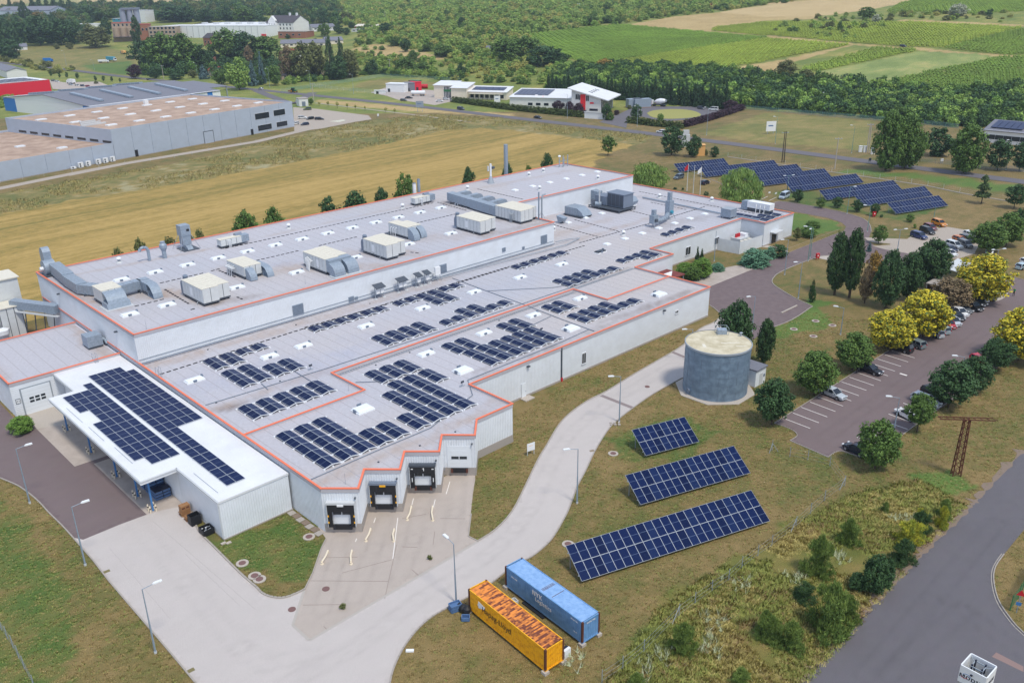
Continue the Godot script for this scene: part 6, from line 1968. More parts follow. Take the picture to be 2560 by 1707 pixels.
	part("blue_swoosh",sw,M("blue"),tw)
	text_on(tw,"MODINE",.5,V(wx+.056,sy - .95,-wz*.5),PI/2,"navy","lettering",.7)
	part("floodlight",bx(wx*.42,sy - .5,.05,wx*.5,sy - .38,.2),M("navy"),tw)
	# dark green fence and a road sign at the right edge
	var gf := [GZ(3,3,2225,905),GZ(3,3,2300,800),GZ(3,3,2420,560)]
	fence("green_fence",gf,2.0,2.2,"green","dark green mesh fence at the kerbed road corner",3,.55)
	var rs2 := thing("road_sign","road sign post with a triangle above a small plate","road sign",GZ(3,3,2285,925),-.5)
	part("post",cy(Vector3.ZERO,V(0,2.9,0),.04,.04,8),M("lamp"),rs2)
	var tri := mb()
	tri.prism(PackedVector2Array([W(-.42,0),W(.42,0),W(0,.72)]),-.02,.02,true,true)
	var tp2 := part("triangle",tri,M("red"),rs2)
	tp2.transform = Transform3D(Basis(Vector3.RIGHT,PI/2)*Basis(Vector3.RIGHT,PI),V(0,2.25,.06))
	part("plate",bx(-.25,1.0,.04,.25,1.4,.06),M("blue"),rs2)
	# wire fences in the grass
	var G1 := "wire fences round the grounds"
	var f1 := [W(1505,1707),W(1557,1672),W(1610,1630),W(1698,1540),W(1738,1510),W(1780,1480),W(1822,1452),W(1855,1420),W(1895,1390),W(1930,1365),W(1990,1318),W(2062,1252),W(2112,1215),W(2075,1165),W(2020,1150),W(1975,1142)]
	var fp := []
	for v in f1: fp.append(G(v))
	fence("wire_fence",fp,1.6,5.0,"steel","slack wire fence with thin posts along the tall grass",3,0,G1,[[fp[3],fp[3]+V(-1.0,0,1.4)],[fp[10],fp[10]+V(-1.0,0,1.2)],[fp[12],fp[12]+V(-1,0,1.0)]])
	fence("wire_fence",[G(W(3,1575)),G(W(32,1620)),G(W(60,1672)),G(W(85,1720))],1.6,2.4,"steel","wire fence with braced post at the lawn edge by the concrete drive",3,0,G1)
	var tri_p := GZ(2,3,38,1000)
	var tr := thing("survey_tripod","three-legged steel fence strainer near the solar tables","post",tri_p)
	part("post",cy(Vector3.ZERO,V(0,1.7,0),.05,.04,6),M("steel"),tr)
	for s in [V(-.6,0,.8),V(.8,0,.4)]: part("brace",br(V(0,1.2,0),s,.05,.05),M("steel"),tr)
	var rf := []
	for v in [W(1820,392),W(1890,402),W(2080,430),W(2200,447),W(2320,465),W(2400,482),W(2520,503)]: rf.append(G(v))
	fence("wire_fence",rf,1.7,6.0,"box_grey","wire fence behind the stepped solar tables",3,0,G1)
	var bw := mb()
	for i in rf.size() - 1: bw.bar(rf[i] - rf[0]+V(0,.08,.4),rf[i+1] - rf[0]+V(0,.08,.4),.35,.2)
	one("fence_plinth",bw,M("concrete_pale"),"long pale concrete plinth under the wire fence by the main road","plinth",rf[0])
	fence("mesh_fence",line(0,1,[230,850,530,800,1170,705,1870,745]),2.4,7.0,"lamp_green","green mesh fence round the empty field beside the shops",2,.28,"mesh fences along the main road")
	fence("mesh_fence",line(0,1,[530,800,800,830,1200,870,1640,900]),2.2,7.0,"box_grey","pale mesh fence between the empty field and the main road",2,.18,"mesh fences along the main road")
	fence("mesh_fence",line(0,2,[2120,1000])+line(0,3,[0,1020,500,1065,980,1105,1400,1140,1750,1180]),2.2,6.0,"lamp_green","green mesh fence along the foot of the wooded slope",2,.35,"mesh fences along the main road")
	fence("mesh_fence",line(0,3,[1380,1480,1700,1520,2100,1560,2350,1580]),2.0,6.0,"steel","grey mesh fence along the road under the big trees",2,.25,"mesh fences along the main road")
	fence("wire_fence",line(1,0,[-500,230,0,112,400,50])+line(0,0,[1600,1450,2350,1310])+line(0,1,[520,1190]),1.6,9.0,"box_grey","thin wire fence beside the gravel path of the grey warehouse",2,0,G1)
	# hydrants
	k = 0
	for v in [Z(1,3,455,815),Z(1,3,975,425)]:
		var hy := thing("fire_hydrant",["red hydrant cabinet on legs at the island tip","red hydrant cabinet on legs under the small round tree"][k],"hydrant",G(v),.3,"red hydrant cabinets")
		part("cabinet",bx(-.4,.5,-.25,.4,1.5,.25),M("red"),hy)
		part("roof",bx(-.45,1.5,-.3,.45,1.56,.3),M("red"),hy)
		for s in [-.3,.3]: part("leg",bx(s - .04,0,-.1,s+.04,.5,.1),M("red"),hy)
		part("label_plate",bx(-.2,.9,.25,.1,1.2,.26),M("white"),hy)
		k += 1
	# flagpoles
	k = 0
	for v in [[1717.5,478,1718,409],[1733,484,1736,413],[1750,487,1754,416]]:
		var b := G(W(v[0],v[1]))
		var h := up_to(b,W(v[2],v[3]))
		var fl := thing("flagpole",["white flagpole with a limp red flag","white flagpole with no flag showing, in the middle","white flagpole with a limp white flag"][k],"flagpole",b,0,"flagpoles in front of the offices")
		part("pole",cy(Vector3.ZERO,V(0,h,0),.11,.06,8),M("white"),fl)
		if k != 1:
			var fm := mb()
			for i in 5: fm.quad(V(-.05 - i*.22,h - 1.9 - i*.1,.1*(i % 2)),V(-.27 - i*.22,h - 2.0 - i*.1,.1*((i+1) % 2)),V(-.27 - i*.22,h - .3 - i*.25,.1*((i+1) % 2)),V(-.05 - i*.22,h - .2 - i*.22,.1*(i % 2)))
			part("flag",fm,M("red" if k == 0 else "flag_white"),fl)
		k += 1
	# smoking shelter, covered stand and slanted white panel by the car park
	var sh := thing("smoking_shelter","flat-roofed grey shelter half hidden by the bare brown bush","shelter",GZ(1,3,1560,1130),TURN)
	part("roof",bx(-2.6,2.5,-1.8,2.6,2.68,1.8),M("concrete"),sh)
	for s in [[-2.4,-1.6],[2.4,-1.6],[-2.4,1.6],[2.4,1.6]]: part("post",bx(s[0] - .06,0,s[1] - .06,s[0]+.06,2.5,s[1]+.06),M("box_grey"),sh)
	part("back_wall",bx(-2.4,.2,-1.7,2.4,2.4,-1.6),M("rust"),sh)
	sh = thing("cycle_shelter","pale cycle shelter with a tilted white sail panel beside the yellow tree","shelter",GZ(1,3,1720,960),TURN)
	part("roof",sl([W(-1.5,2.6),W(-1.5,2.7),W(1.6,2.3),W(1.6,2.2)],-4.5,4.5),M("box_grey"),sh)
	for s in [-4.2,0.0,4.2]: part("post",bx(s - .06,0,-1.2,s+.06,2.6,-1.08),M("steel"),sh)
	one("white_sail",sl([W(-.05,2.8),W(-.05,3.4),W(.1,5.2),W(.25,5.1),W(.1,2.8)],-2.4,2.2),M("white"),"slanted white sail panel standing above the parked cars","panel",GZ(1,3,2005,960),.9)
	var pole := thing("sail_post","grey post carrying the white sail panel","post",GZ(1,3,2005,960)+V(0,0,-.2),0)
	part("post",cy(Vector3.ZERO,V(0,3.2,0),.08,.08,8),M("steel"),pole)
	for s in [[1,3,15,205],[1,3,75,212]]:
		one("traffic_barrier",bx(-.5,0,-.08,.5,.1,.08).bx(-.5,.25,-.05,.5,.45,.05).bx(-.45,.1,-.04,-.35,.25,.04).bx(.35,.1,-.04,.45,.25,.04),M("white"),"low white parking barrier by the van","barrier",GZ(s[0],s[1],s[2],s[3]),.7,"low parking barriers")
	# stepping slabs beside the first dock and the stones at the lamp
	for i in 7:
		var a := AB(44.9+.1*(i % 2),.0,-88.0+i*1.05)
		one("paving_slab",mb().box(V(0,.03,0),V(.9,.1,.9)),M("kerb_seam" if i % 2 else "concrete"),"square paving slab in the path along the white wall","paving slab",a,TURN+.02*i,"slabs of the path by the first dock")
	for i in 6: one("stone",mb().box(V(0,.1,0),V(.3+.05*(i % 3),.22,.26)),M("concrete_pale"),"pale stone at the foot of the lamp by the road","stone",GZ(2,2,965,760)+V(-.9+(i % 3)*.6,0,-.3+(i/3)*.6),i*.7,"stones at the lamp foot")
	build_plant_corner()

func build_plant_corner():
	# dust filter plant beyond the left end of the raised block
	var t := thing("filter_plant","cluster of white filter tower, round cyclones and steel stairs beside the raised block","filter plant",AB(41.0,0,-181.0),TURN)
	part("tower",bx(-4.5,2.0,-8.5,1.5,10.6,-2.5),M("ahu_wall"),t)
	for i in 5: part("tower_rib",bx(-4.55,2.0,-8.2+i*1.35,1.55,10.65,-8.1+i*1.35),M("box_grey"),t)
	part("tower_roof",bx(-4.8,10.6,-8.8,1.8,10.8,-2.2),M("cream_panel"),t)
	part("cabin",bx(-4.0,0,-2.0,.0,6.4,2.2),M("ahu_wall"),t)
	for i in 4: part("cabin_rib",bx(-4.05+i*1.3,.2,2.2,-3.95+i*1.3,6.3,2.26),M("steel_dark"),t)
	part("cabin_roof",bx(-4.2,6.4,-2.2,.2,6.55,2.4),M("cream_panel"),t)
	part("cyclone",la(V(-6.5,0,-1.0),[[.4,1.2],[1.3,3.6],[1.3,6.4],[.5,7.0]],16),M("galv"),t)
	part("pipe",tu([V(-6.5,7.0,-1.0),V(-6.5,8.4,-1.6),V(-6.2,9.4,-3.0),V(-5.0,9.8,-4.4)],.7,12),M("galv"),t)
	part("drum",cy(V(-9.5,2.0,2.0),V(-6.0,2.0,2.8),1.5,1.5,18),M("white"),t)
	part("hopper",la(V(-4.6,0,3.6),[[.5,.6],[1.4,2.2],[1.4,3.0],[.2,3.4]],6),M("white"),t)
	part("feed_duct",br(V(-1.0,6.6,.5),V(4.4,6.2,9.0),1.7,1.6),M("galv"),t)
	part("walkway",br(V(-1.4,5.4,1.5),V(4.0,5.0,10.0),.7,.2),M("box_grey"),t)
	for i in 4: part("strut",br(V(-.5+i*1.2,0,3.6+i*1.5),V(.2+i*1.2,5.2,3.2+i*1.6),.14,.14),M("steel_dark"),t)
	part("mast",cy(V(-5.2,0,1.6),V(-5.2,8.6,1.6),.08,.06,8),M("steel_dark"),t)
	# skips of waste in a row
	for i in 7:
		var s := thing("waste_skip","dark grey waste box in the row beside the filter plant","skip",AB(30.8+i*1.75,.02,-170.3 - (i % 2)*.15),TURN,"waste boxes in a row")
		tub(s,1.5,1.2,.9,"galv_dark")
		part("label_card",bx(-.25,.4,.645,.2,.75,.66),M("white"),s)
		part("contents",bx(-.65,.6,-.5,.65,.7,.5),M(["steel","rubber","box_grey"][i % 3]),s)
	for i in 2:
		var s := thing("red_skip","red tipping skip at the foot of the raised block","skip",AB(43.4+i*1.5,.02,-171.4+i),TURN,"red skips")
		part("hopper",sl([W(-.8,.3),W(-.9,1.3),W(.9,1.3),W(.3,.3)],-.6,.6),M("red"),s)
		part("base",bx(-.5,0,-.6,.5,.3,.4),M("red"),s)
	var rs := thing("round_sign","road sign with two white discs at the yard edge","road sign",AB(38.6,0,-166.2),.4)
	part("post",cy(Vector3.ZERO,V(0,3.0,0),.05,.05,8),M("lamp"),rs)
	for y in [2.1,2.8]: part("disc",cy(V(0,y,.05),V(0,y,.09),.32,.32,14),M("white"),rs)
	var ap := thing("apron_roof","low white lean-to roof at the foot of the raised block","roof",AB(44.0,0,-165.4),TURN)
	part("roof",sl([W(-1.6,2.6),W(-1.6,2.75),W(1.9,3.3),W(1.9,3.15)],-4.4,1.6),M("white"),ap)
	for s in [-4.1,1.3]: part("post",bx(s - .06,0,-1.4,s+.06,2.6,-1.28),M("steel"),ap)

# ---------- vehicles ----------
const CAR := {
	"hatch": [4.05,.87,1.47,[[-.5,.62,.78],[-.49,.9,.84],[-.3,.94,.87],[.12,.9,.87],[.3,.84,.86],[.44,.74,.82],[.495,.58,.72],[.5,.4,.68]],[-.47,-.40,.06,.27]],
	"sedan": [4.6,.89,1.43,[[-.5,.58,.78],[-.49,.86,.83],[-.34,.92,.87],[-.1,.9,.88],[.12,.88,.88],[.3,.82,.87],[.45,.72,.82],[.495,.56,.74],[.5,.4,.7]],[-.36,-.22,.06,.24]],
	"suv": [4.5,.93,1.68,[[-.5,.7,.82],[-.49,1.02,.88],[-.3,1.06,.92],[.12,1.02,.92],[.3,.96,.91],[.45,.86,.87],[.495,.66,.78],[.5,.42,.74]],[-.48,-.42,.09,.27]],
	"wagon": [4.65,.9,1.48,[[-.5,.62,.8],[-.49,.92,.86],[-.3,.94,.89],[.12,.9,.89],[.3,.83,.88],[.45,.73,.83],[.495,.57,.75],[.5,.4,.7]],[-.48,-.41,.06,.25]],
	"van": [5.0,.96,1.98,[[-.5,.7,.9],[-.49,1.1,.94],[-.2,1.12,.95],[.2,1.1,.95],[.36,1.02,.93],[.47,.86,.88],[.497,.66,.8],[.5,.4,.76]],[-.49,-.46,.2,.36]]}
var car_n := 0

func car_mesh(kind: String,what: String,col: Color) -> ArrayMesh:
	var key := "car_%s_%s_%s" % [kind,what,"" if what == "glass" or what == "wheel" else col.to_html()]
	if shared.has(key): return shared[key]
	var q = CAR[kind]
	var L: float = q[0]
	var W: float = q[1]
	var HH: float = q[2]
	var st = q[3]
	var cb = q[4]
	var belt: float = st[2][1] - .02
	var m := mb()
	var am: ArrayMesh
	var pm := paint("car_"+col.to_html(),col,.25,.15)
	pm.clearcoat_enabled = true
	pm.clearcoat = .6
	if what == "body":
		for i in st.size() - 1:
			var A := []
			var B := []
			for e in [[st[i],A],[st[i+1],B]]:
				var x: float = e[0][0]*L
				var yt: float = e[0][1]
				var w: float = e[0][2]*W/.88*.88
				e[1].append_array([V(x,.24,w*.93),V(x,.5,w),V(x,maxf(yt - .06,.5),w*.97),V(x,yt,w*.86),V(x,yt,-w*.86),V(x,maxf(yt - .06,.5),-w*.97),V(x,.5,-w),V(x,.24,-w*.93)])
			for k in 7: m.quad(A[k],B[k],B[k+1],A[k+1])
			if i == 0:
				for k in range(1,7): m.tri(A[0],A[k],A[k+1])
			if i == st.size() - 2:
				for k in range(1,7): m.tri(B[0],B[k+1],B[k])
		am = m.mesh(pm)
	elif what == "roof":
		var wt := W*.74
		var x0: float = cb[1]*L
		var x1: float = cb[2]*L
		m.quad(V(x0+.06,HH,wt - .06),V(x1 - .06,HH,wt - .06),V(x1 - .06,HH,-wt+.06),V(x0+.06,HH,-wt+.06))
		m.quad(V(x0 - .03,HH - .07,wt+.02),V(x1+.03,HH - .07,wt+.02),V(x1 - .06,HH,wt - .06),V(x0+.06,HH,wt - .06))
		m.quad(V(x1+.03,HH - .07,-wt - .02),V(x0 - .03,HH - .07,-wt - .02),V(x0+.06,HH,-wt+.06),V(x1 - .06,HH,-wt+.06))
		m.quad(V(x1+.03,HH - .07,wt+.02),V(x1+.03,HH - .07,-wt - .02),V(x1 - .06,HH,-wt+.06),V(x1 - .06,HH,wt - .06))
		m.quad(V(x0 - .03,HH - .07,-wt - .02),V(x0 - .03,HH - .07,wt+.02),V(x0+.06,HH,wt - .06),V(x0+.06,HH,-wt+.06))
		for s in [-1,1]:
			var wb := W*.9
			m.bar(V(cb[3]*L,belt,s*wb),V(x1,HH - .05,s*wt),.07,.09)
			m.bar(V(cb[0]*L,belt,s*wb),V(x0,HH - .05,s*wt),.12,.16)
			var xm := lerpf(cb[1],cb[2],.48)*L
			m.bar(V(xm+.05,belt,s*(wb+.005)),V(xm - .03,HH - .05,s*(wt+.005)),.05,.09)
		am = m.mesh(pm)
	elif what == "glass":
		var wt := W*.745
		var wb := W*.895
		var P := [V(cb[0]*L,belt,wb),V(cb[3]*L,belt,wb),V(cb[3]*L,belt,-wb),V(cb[0]*L,belt,-wb)]
		var T := [V(cb[1]*L,HH - .05,wt),V(cb[2]*L,HH - .05,wt),V(cb[2]*L,HH - .05,-wt),V(cb[1]*L,HH - .05,-wt)]
		for i in 4: m.quad(P[i],P[(i+1) % 4],T[(i+1) % 4],T[i])
		am = m.mesh(M("glass_blue"))
	else:
		m.cyl(V(0,0,-.11),V(0,0,.11),.33,.33,14)
		am = m.mesh(M("tyre"))
	shared[key] = am
	return am

func car(a: Vector2,b: Vector2,kind: String,cname: String,col: Color,where: String,group := "cars in the car park"):
	# a -> b: pixels of its tail and nose
	var p := GT((a+b)*.5+W(0,3))
	var d := GT(b+W(0,3)) - GT(a+W(0,3))
	d.y = 0
	var t := thing("parked_car" if kind != "van" else "parked_van","%s %s %s" % [cname,{"hatch": "hatchback","sedan": "saloon car","suv": "tall car","wagon": "estate car","van": "van"}[kind],where],"van" if kind == "van" else "car",p+V(0,.03,0),atan2(-d.z,d.x),group)
	var q = CAR[kind]
	var L: float = q[0]
	var W: float = q[1]
	part("body",car_mesh(kind,"body",col),null,t)
	part("roof",car_mesh(kind,"roof",col),null,t)
	part("windows",car_mesh(kind,"glass",col),null,t)
	for sx in [-.3,.31]:
		for s in [-1,1]:
			var w := part("wheel",car_mesh(kind,"wheel",col),null,t)
			w.position = V(sx*L,.33,s*(W - .1))
			if not shared.has("rim"): shared["rim"] = cy(V(0,0,-.12),V(0,0,.12),.2,.2,10).mesh(M("rim"))
			part("rim",shared["rim"],null,w)
	for s in [-1,1]:
		part("headlight",mb().box(V(L*.475,.68,s*W*.66),V(.2,.13,.34)),M("head_lamp"),t)
		part("tail_light",mb().box(V(-L*.488,.82,s*W*.74),V(.1,.2,.24)),M("tail_lamp"),t)
		part("mirror",mb().box(V(L*.17,1.0,s*(W+.1)),V(.12,.12,.2)),M("car_"+col.to_html()),t)
	part("number_plate",mb().box(V(L*.502,.45,0),V(.02,.11,.5)),M("white"),t)
	part("grille",mb().box(V(L*.497,.58,0),V(.03,.12,.7)),M("black"),t)

func zc(r: int,c: int,a: Array,kind: String,cname: String,col: Color,where: String,group := "cars in the car park"):
	car(Z(r,c,a[0],a[1]),Z(r,c,a[2],a[3]),kind,cname,col,where,group)

func build_cars():
	var white := lin(232,234,236)
	var black := lin(24,26,32)
	var silver := lin(186,194,202)
	var grey := lin(104,110,116)
	var navy := lin(32,44,78)
	var red := lin(178,28,42)
	zc(2,3,[485,445,700,535],"sedan","silver",silver,"alone in the left bays of the car park")
	zc(2,3,[815,228,1045,308],"sedan","black",lin(22,28,44),"alone under the tree edge of the car park")
	zc(2,3,[1310,98,1120,38],"suv","black",black,"with its red tail to the lane, first in the long row")
	zc(2,3,[1405,55,1290,8],"hatch","grey-green",lin(120,132,136),"second in the long row of the car park")
	zc(1,3,[1575,1525,1470,1478],"hatch","silver",silver,"half under the yellow tree in the long row")
	zc(1,3,[1630,1490,1530,1445],"hatch","pale blue-grey",lin(150,168,176),"half under the yellow tree in the long row")
	zc(1,3,[1600,1395,1690,1440],"hatch","dark red",red,"hidden behind the yellow tree in the long row")
	zc(1,3,[1645,1360,1750,1425],"hatch","silver",silver,"beside the red one in the long row")
	zc(1,3,[1650,1300,1790,1380],"wagon","dark blue",lin(26,38,50),"beside two pale cars in the long row")
	zc(1,3,[1680,1275,1835,1345],"hatch","white",white,"in the middle of the long row")
	zc(1,3,[1700,1240,1865,1310],"wagon","metallic grey",grey,"beside the white one in the long row")
	zc(1,3,[1810,1230,1945,1285],"suv","black",black,"in the upper half of the long row")
	zc(1,3,[1850,1180,1990,1245],"suv","black",lin(30,36,48),"with roof bars in the upper half of the long row")
	zc(1,3,[1870,1145,2005,1205],"suv","white",white,"near the top end of the long row")
	zc(1,3,[1960,1130,2085,1190],"hatch","dark plum",lin(62,48,66),"at the top end of the long row")
	zc(2,3,[880,1045,745,975],"hatch","dark blue",lin(24,36,56),"under the single tree at the near corner of the car park")
	zc(2,3,[1375,735,1190,640],"hatch","white",white,"with round tail behind the small car park tree")
	zc(2,3,[1310,505,1590,612],"wagon","silver",silver,"nose out beside the small car park tree")
	zc(2,3,[1420,455,1640,560],"suv","black",black,"beside the silver estate in the right bays")
	zc(2,3,[1865,152,2050,240],"hatch","bright red",lin(206,34,66),"between two trees on the right side of the car park")
	var lot := "cars in the small paved car park"
	zc(1,3,[1500,465,1645,515],"suv","orange-yellow",lin(216,138,38),"with black roof at the end of the small car park",lot)
	zc(1,3,[1415,498,1570,552],"hatch","dark red",lin(122,40,48),"beside the orange one in the small car park",lot)
	zc(1,3,[1385,532,1545,590],"suv","black",black,"between the red and the blue one in the small car park",lot)
	zc(1,3,[1300,580,1475,632],"suv","blue",lin(42,60,112),"at the near end of the small car park",lot)
	zc(1,3,[1598,742,1738,788],"hatch","white",white,"nearest of the row beside the cycle shelter",lot)
	zc(1,3,[1600,705,1740,750],"hatch","dark blue",navy,"behind the white one near the cycle shelter",lot)
	zc(1,3,[1640,670,1780,715],"suv","silver-white",lin(214,220,224),"in the row near the cycle shelter",lot)
	zc(1,3,[1750,660,1870,708],"suv","metallic grey",grey,"beside the hedge trees in the small car park",lot)
	zc(1,3,[1770,620,1890,660],"suv","dark grey",lin(60,66,76),"against the hedge trees in the small car park",lot)
	zc(1,3,[1730,630,1800,652],"hatch","orange",lin(210,124,60),"mostly hidden in the small car park row",lot)
	zc(1,3,[1810,578,1910,612],"hatch","white",white,"half under the hedge trees in the small car park",lot)
	zc(1,3,[2270,905,2420,870],"hatch","pale blue",lin(178,200,212),"on the grass at the edge of the picture",lot)
	zc(1,3,[2320,850,2460,830],"hatch","white",white,"on the grass behind the pale blue one",lot)
	zc(1,3,[200,215,100,265],"van","silver-blue",lin(176,190,206),"parked beside the stepped solar tables","cars behind the offices")
	zc(1,2,[1585,45,1478,78],"suv","blue-grey",lin(92,108,122),"near the flagpoles","cars behind the offices")
	zc(1,2,[1728,125,1818,98],"hatch","dark navy",lin(28,32,58),"beside the flagpoles","cars behind the offices")
	var rd := "cars on the main road"
	zc(0,1,[75,815,10,808],"hatch","silver",silver,"driving on the main road by the conifers",rd)
	zc(0,1,[1840,992,1922,1000],"suv","dark grey",lin(66,72,84),"driving on the main road past the hedge",rd)
	zc(0,2,[195,1072,280,1082],"sedan","black",black,"driving on the main road before the dealership",rd)
	zc(0,2,[1412,1212,1322,1205],"hatch","white",white,"driving on the main road near the two dark trees",rd)
	zc(0,0,[1335,722,1390,728],"hatch","dark blue",navy,"driving on the main road by the lorry yard",rd)
	var wy := "cars at the grey warehouse"
	zc(0,1,[388,1080,462,1078],"suv","white",white,"at the grey warehouse",wy)
	zc(0,1,[530,1082,462,1090],"hatch","black",black,"beside the white one at the grey warehouse",wy)
	zc(0,1,[532,1090,630,1088],"wagon","black",black,"with a bright green patch on its flank",wy)
	zc(0,1,[488,1135,405,1142],"hatch","dark blue",navy,"nearest the corner of the grey warehouse",wy)
	zc(0,1,[515,998,425,1002],"suv","olive green",lin(86,100,58),"by the white transformer hut",wy)
	zc(0,1,[385,1130,335,1135],"hatch","white",white,"hidden behind the warehouse corner",wy)
	var sp := "cars by the shops"
	zc(0,1,[1365,895,1440,893],"sedan","black",black,"before the cream shops",sp)
	zc(0,1,[1322,915,1388,918],"hatch","grey",grey,"before the cream shops",sp)
	zc(0,1,[1645,925,1725,925],"sedan","white",white,"at the corner of the cream shops",sp)
	zc(0,1,[1720,905,1770,908],"hatch","white",white,"between others at the cream shops",sp)
	zc(0,1,[1780,912,1830,920],"hatch","pale grey",lin(206,208,210),"at the end of the cream shops",sp)
	zc(0,1,[2025,882,2105,878],"sedan","white",white,"along the flank of the cream shops",sp)
	zc(0,1,[2195,860,2305,838],"van","white",white,"behind the cream shops",sp)
	zc(0,2,[60,955,-30,945],"van","white",white,"behind the hedge of the dealership",sp)
	zc(0,2,[1695,985,1780,998],"suv","dark grey",lin(70,76,88),"beside the white van at the dealership",sp)
	zc(0,2,[1900,1005,1800,1000],"van","white",white,"beside the round lawn of the dealership",sp)
	zc(0,3,[1920,1215,1990,1195],"suv","white",white,"behind the grey-roofed house at the road",sp)
	zc(0,3,[1988,1222,2048,1205],"hatch","white",white,"next to the other behind the grey-roofed house",sp)
	zc(0,3,[1205,418,1282,422],"suv","dark blue",lin(24,40,66),"on the track between the vineyards","cars among the fields")
	var tn := "cars by the red shop"
	zc(0,0,[455,735,520,740],"hatch","dark grey",grey,"by the red shop",tn)
	zc(0,0,[490,742,560,748],"hatch","white",white,"by the red shop",tn)
	zc(0,0,[620,772,680,776],"hatch","silver",silver,"by the red shop",tn)
	zc(0,0,[680,778,735,782],"hatch","white",white,"beside the box lorry by the red shop",tn)
	zc(0,0,[730,782,780,786],"hatch","dark blue",navy,"by the red shop",tn)
	zc(0,0,[770,786,840,792],"hatch","red",red,"by the red shop",tn)
	# concrete mixer lorry
	var p := GZ(0,2,1340,975)
	var d := GZ(0,2,1250,970) - p
	var t := thing("mixer_lorry","white concrete mixer lorry with a big pale drum","lorry",p+V(0,.07,0),atan2(-d.z,d.x),"")
	part("cab",sl([W(-1.2,.8),W(-1.2,3.1),W(1.2,3.1),W(1.2,.8)],2.9,5.0),M("white"),t)
	part("windscreen",bx(5.0,1.9,-1.05,5.03,2.8,1.05),M("glass"),t)
	part("chassis",bx(-4.8,.7,-.9,4.8,1.1,.9),M("steel_dark"),t)
	var dm := mb()
	dm.lathe(Vector3.ZERO,[[.5,-3.2],[1.3,-1.8],[1.55,.3],[1.2,2.2],[.7,3.2]],16)
	var dr := part("drum",dm,M("white"),t)
	dr.transform = Transform3D(Basis(V(0,0,1),deg_to_rad(82)),V(-1.2,2.6,0))
	part("chute",sl([W(-.5,2.6),W(-.5,3.6),W(.5,3.6),W(.5,2.6)],-4.9,-4.0),M("steel"),t)
	for x in [-3.6,-2.3,1.9,3.8]:
		for s in [-1,1]: part("wheel",cy(V(x,.5,s*1.0 - .15),V(x,.5,s*1.0+.15),.5,.5,12),M("tyre"),t)
	# tractor with a yellow hitch
	p = GZ(0,1,345,850)
	d = GZ(0,1,280,845) - p
	t = thing("tractor","green tractor with yellow wheels on the main road","tractor",p+V(0,.1,0),atan2(-d.z,d.x)+PI)
	part("hood",bx(.3,1.0,-.45,2.3,1.8,.45),M("green"),t)
	part("cab",bx(-1.4,1.1,-.8,.3,2.8,.8),M("glass"),t)
	part("cab_roof",bx(-1.5,2.8,-.9,.4,3.0,.9),M("green"),t)
	for s in [-1,1]:
		var w := part("wheel",cy(V(-1.0,.95,s*1.0 - .25),V(-1.0,.95,s*1.0+.25),.95,.95,14),M("tyre"),t)
		part("hub",cy(V(-1.0,.95,s*1.0 - .27),V(-1.0,.95,s*1.0+.27),.5,.5,12),M("yellow"),w)
		w = part("wheel",cy(V(1.8,.6,s*.9 - .18),V(1.8,.6,s*.9+.18),.6,.6,14),M("tyre"),t)
		part("hub",cy(V(1.8,.6,s*.9 - .2),V(1.8,.6,s*.9+.2),.3,.3,12),M("yellow"),w)
	part("implement",bx(-4.0,.5,-1.2,-1.9,1.4,1.2),M("wood"),t)
	# lorries and trailers in the town yards
	box_lorry(GZ(0,0,650,770),GZ(0,0,580,765),7.5,3.2,"white","white","white box lorry parked by the red shop")
	box_lorry(GZ(0,0,1020,560),GZ(0,0,1100,568),13.0,3.6,"teal","white","long teal and white trailer in the lorry yard")
	box_lorry(GZ(0,0,950,575),GZ(0,0,1020,572),9.0,2.4,"white","white","low white trailer in the lorry yard")
	box_lorry(GZ(0,0,1200,545),GZ(0,0,1140,545),7.0,3.0,"slate","slate","grey-violet lorry in the lorry yard")
	box_lorry(GZ(0,0,440,570),GZ(0,0,490,568),8.0,3.4,"clad_blue","clad_blue","bright blue container box beside the main road")
	box_lorry(GZ(0,0,1130,495),GZ(0,0,1050,480),8.0,3.0,"orange_box","steel_dark","orange excavator-like machine behind the lorry yard")
	# people: one gardener in green crossing the car park
	gardener(GZ(1,3,2257,1150))

func box_lorry(p: Vector3,q: Vector3,l: float,h: float,a: String,b: String,label: String):
	var d := q - p
	var t := thing("box_lorry",label,"lorry",p+V(0,.2,0),atan2(-d.z,d.x),"lorries in the yards")
	part("box",bx(-l/2,.9,-1.2,l/2 - 1.8,h,1.2),M(a),t)
	part("cab",sl([W(-1.1,.6),W(-1.1,h*.75),W(1.1,h*.75),W(1.1,.6)],l/2 - 1.7,l/2),M(b),t)
	part("windscreen",bx(l/2,h*.45,-.95,l/2+.03,h*.7,.95),M("glass"),t)
	for x in [-l/2+1.2,-l/2+2.3,l/2 - 1.0]:
		for s in [-1,1]: part("wheel",cy(V(x,.45,s*1.0 - .15),V(x,.45,s*1.0+.15),.45,.45,10),M("tyre"),t)

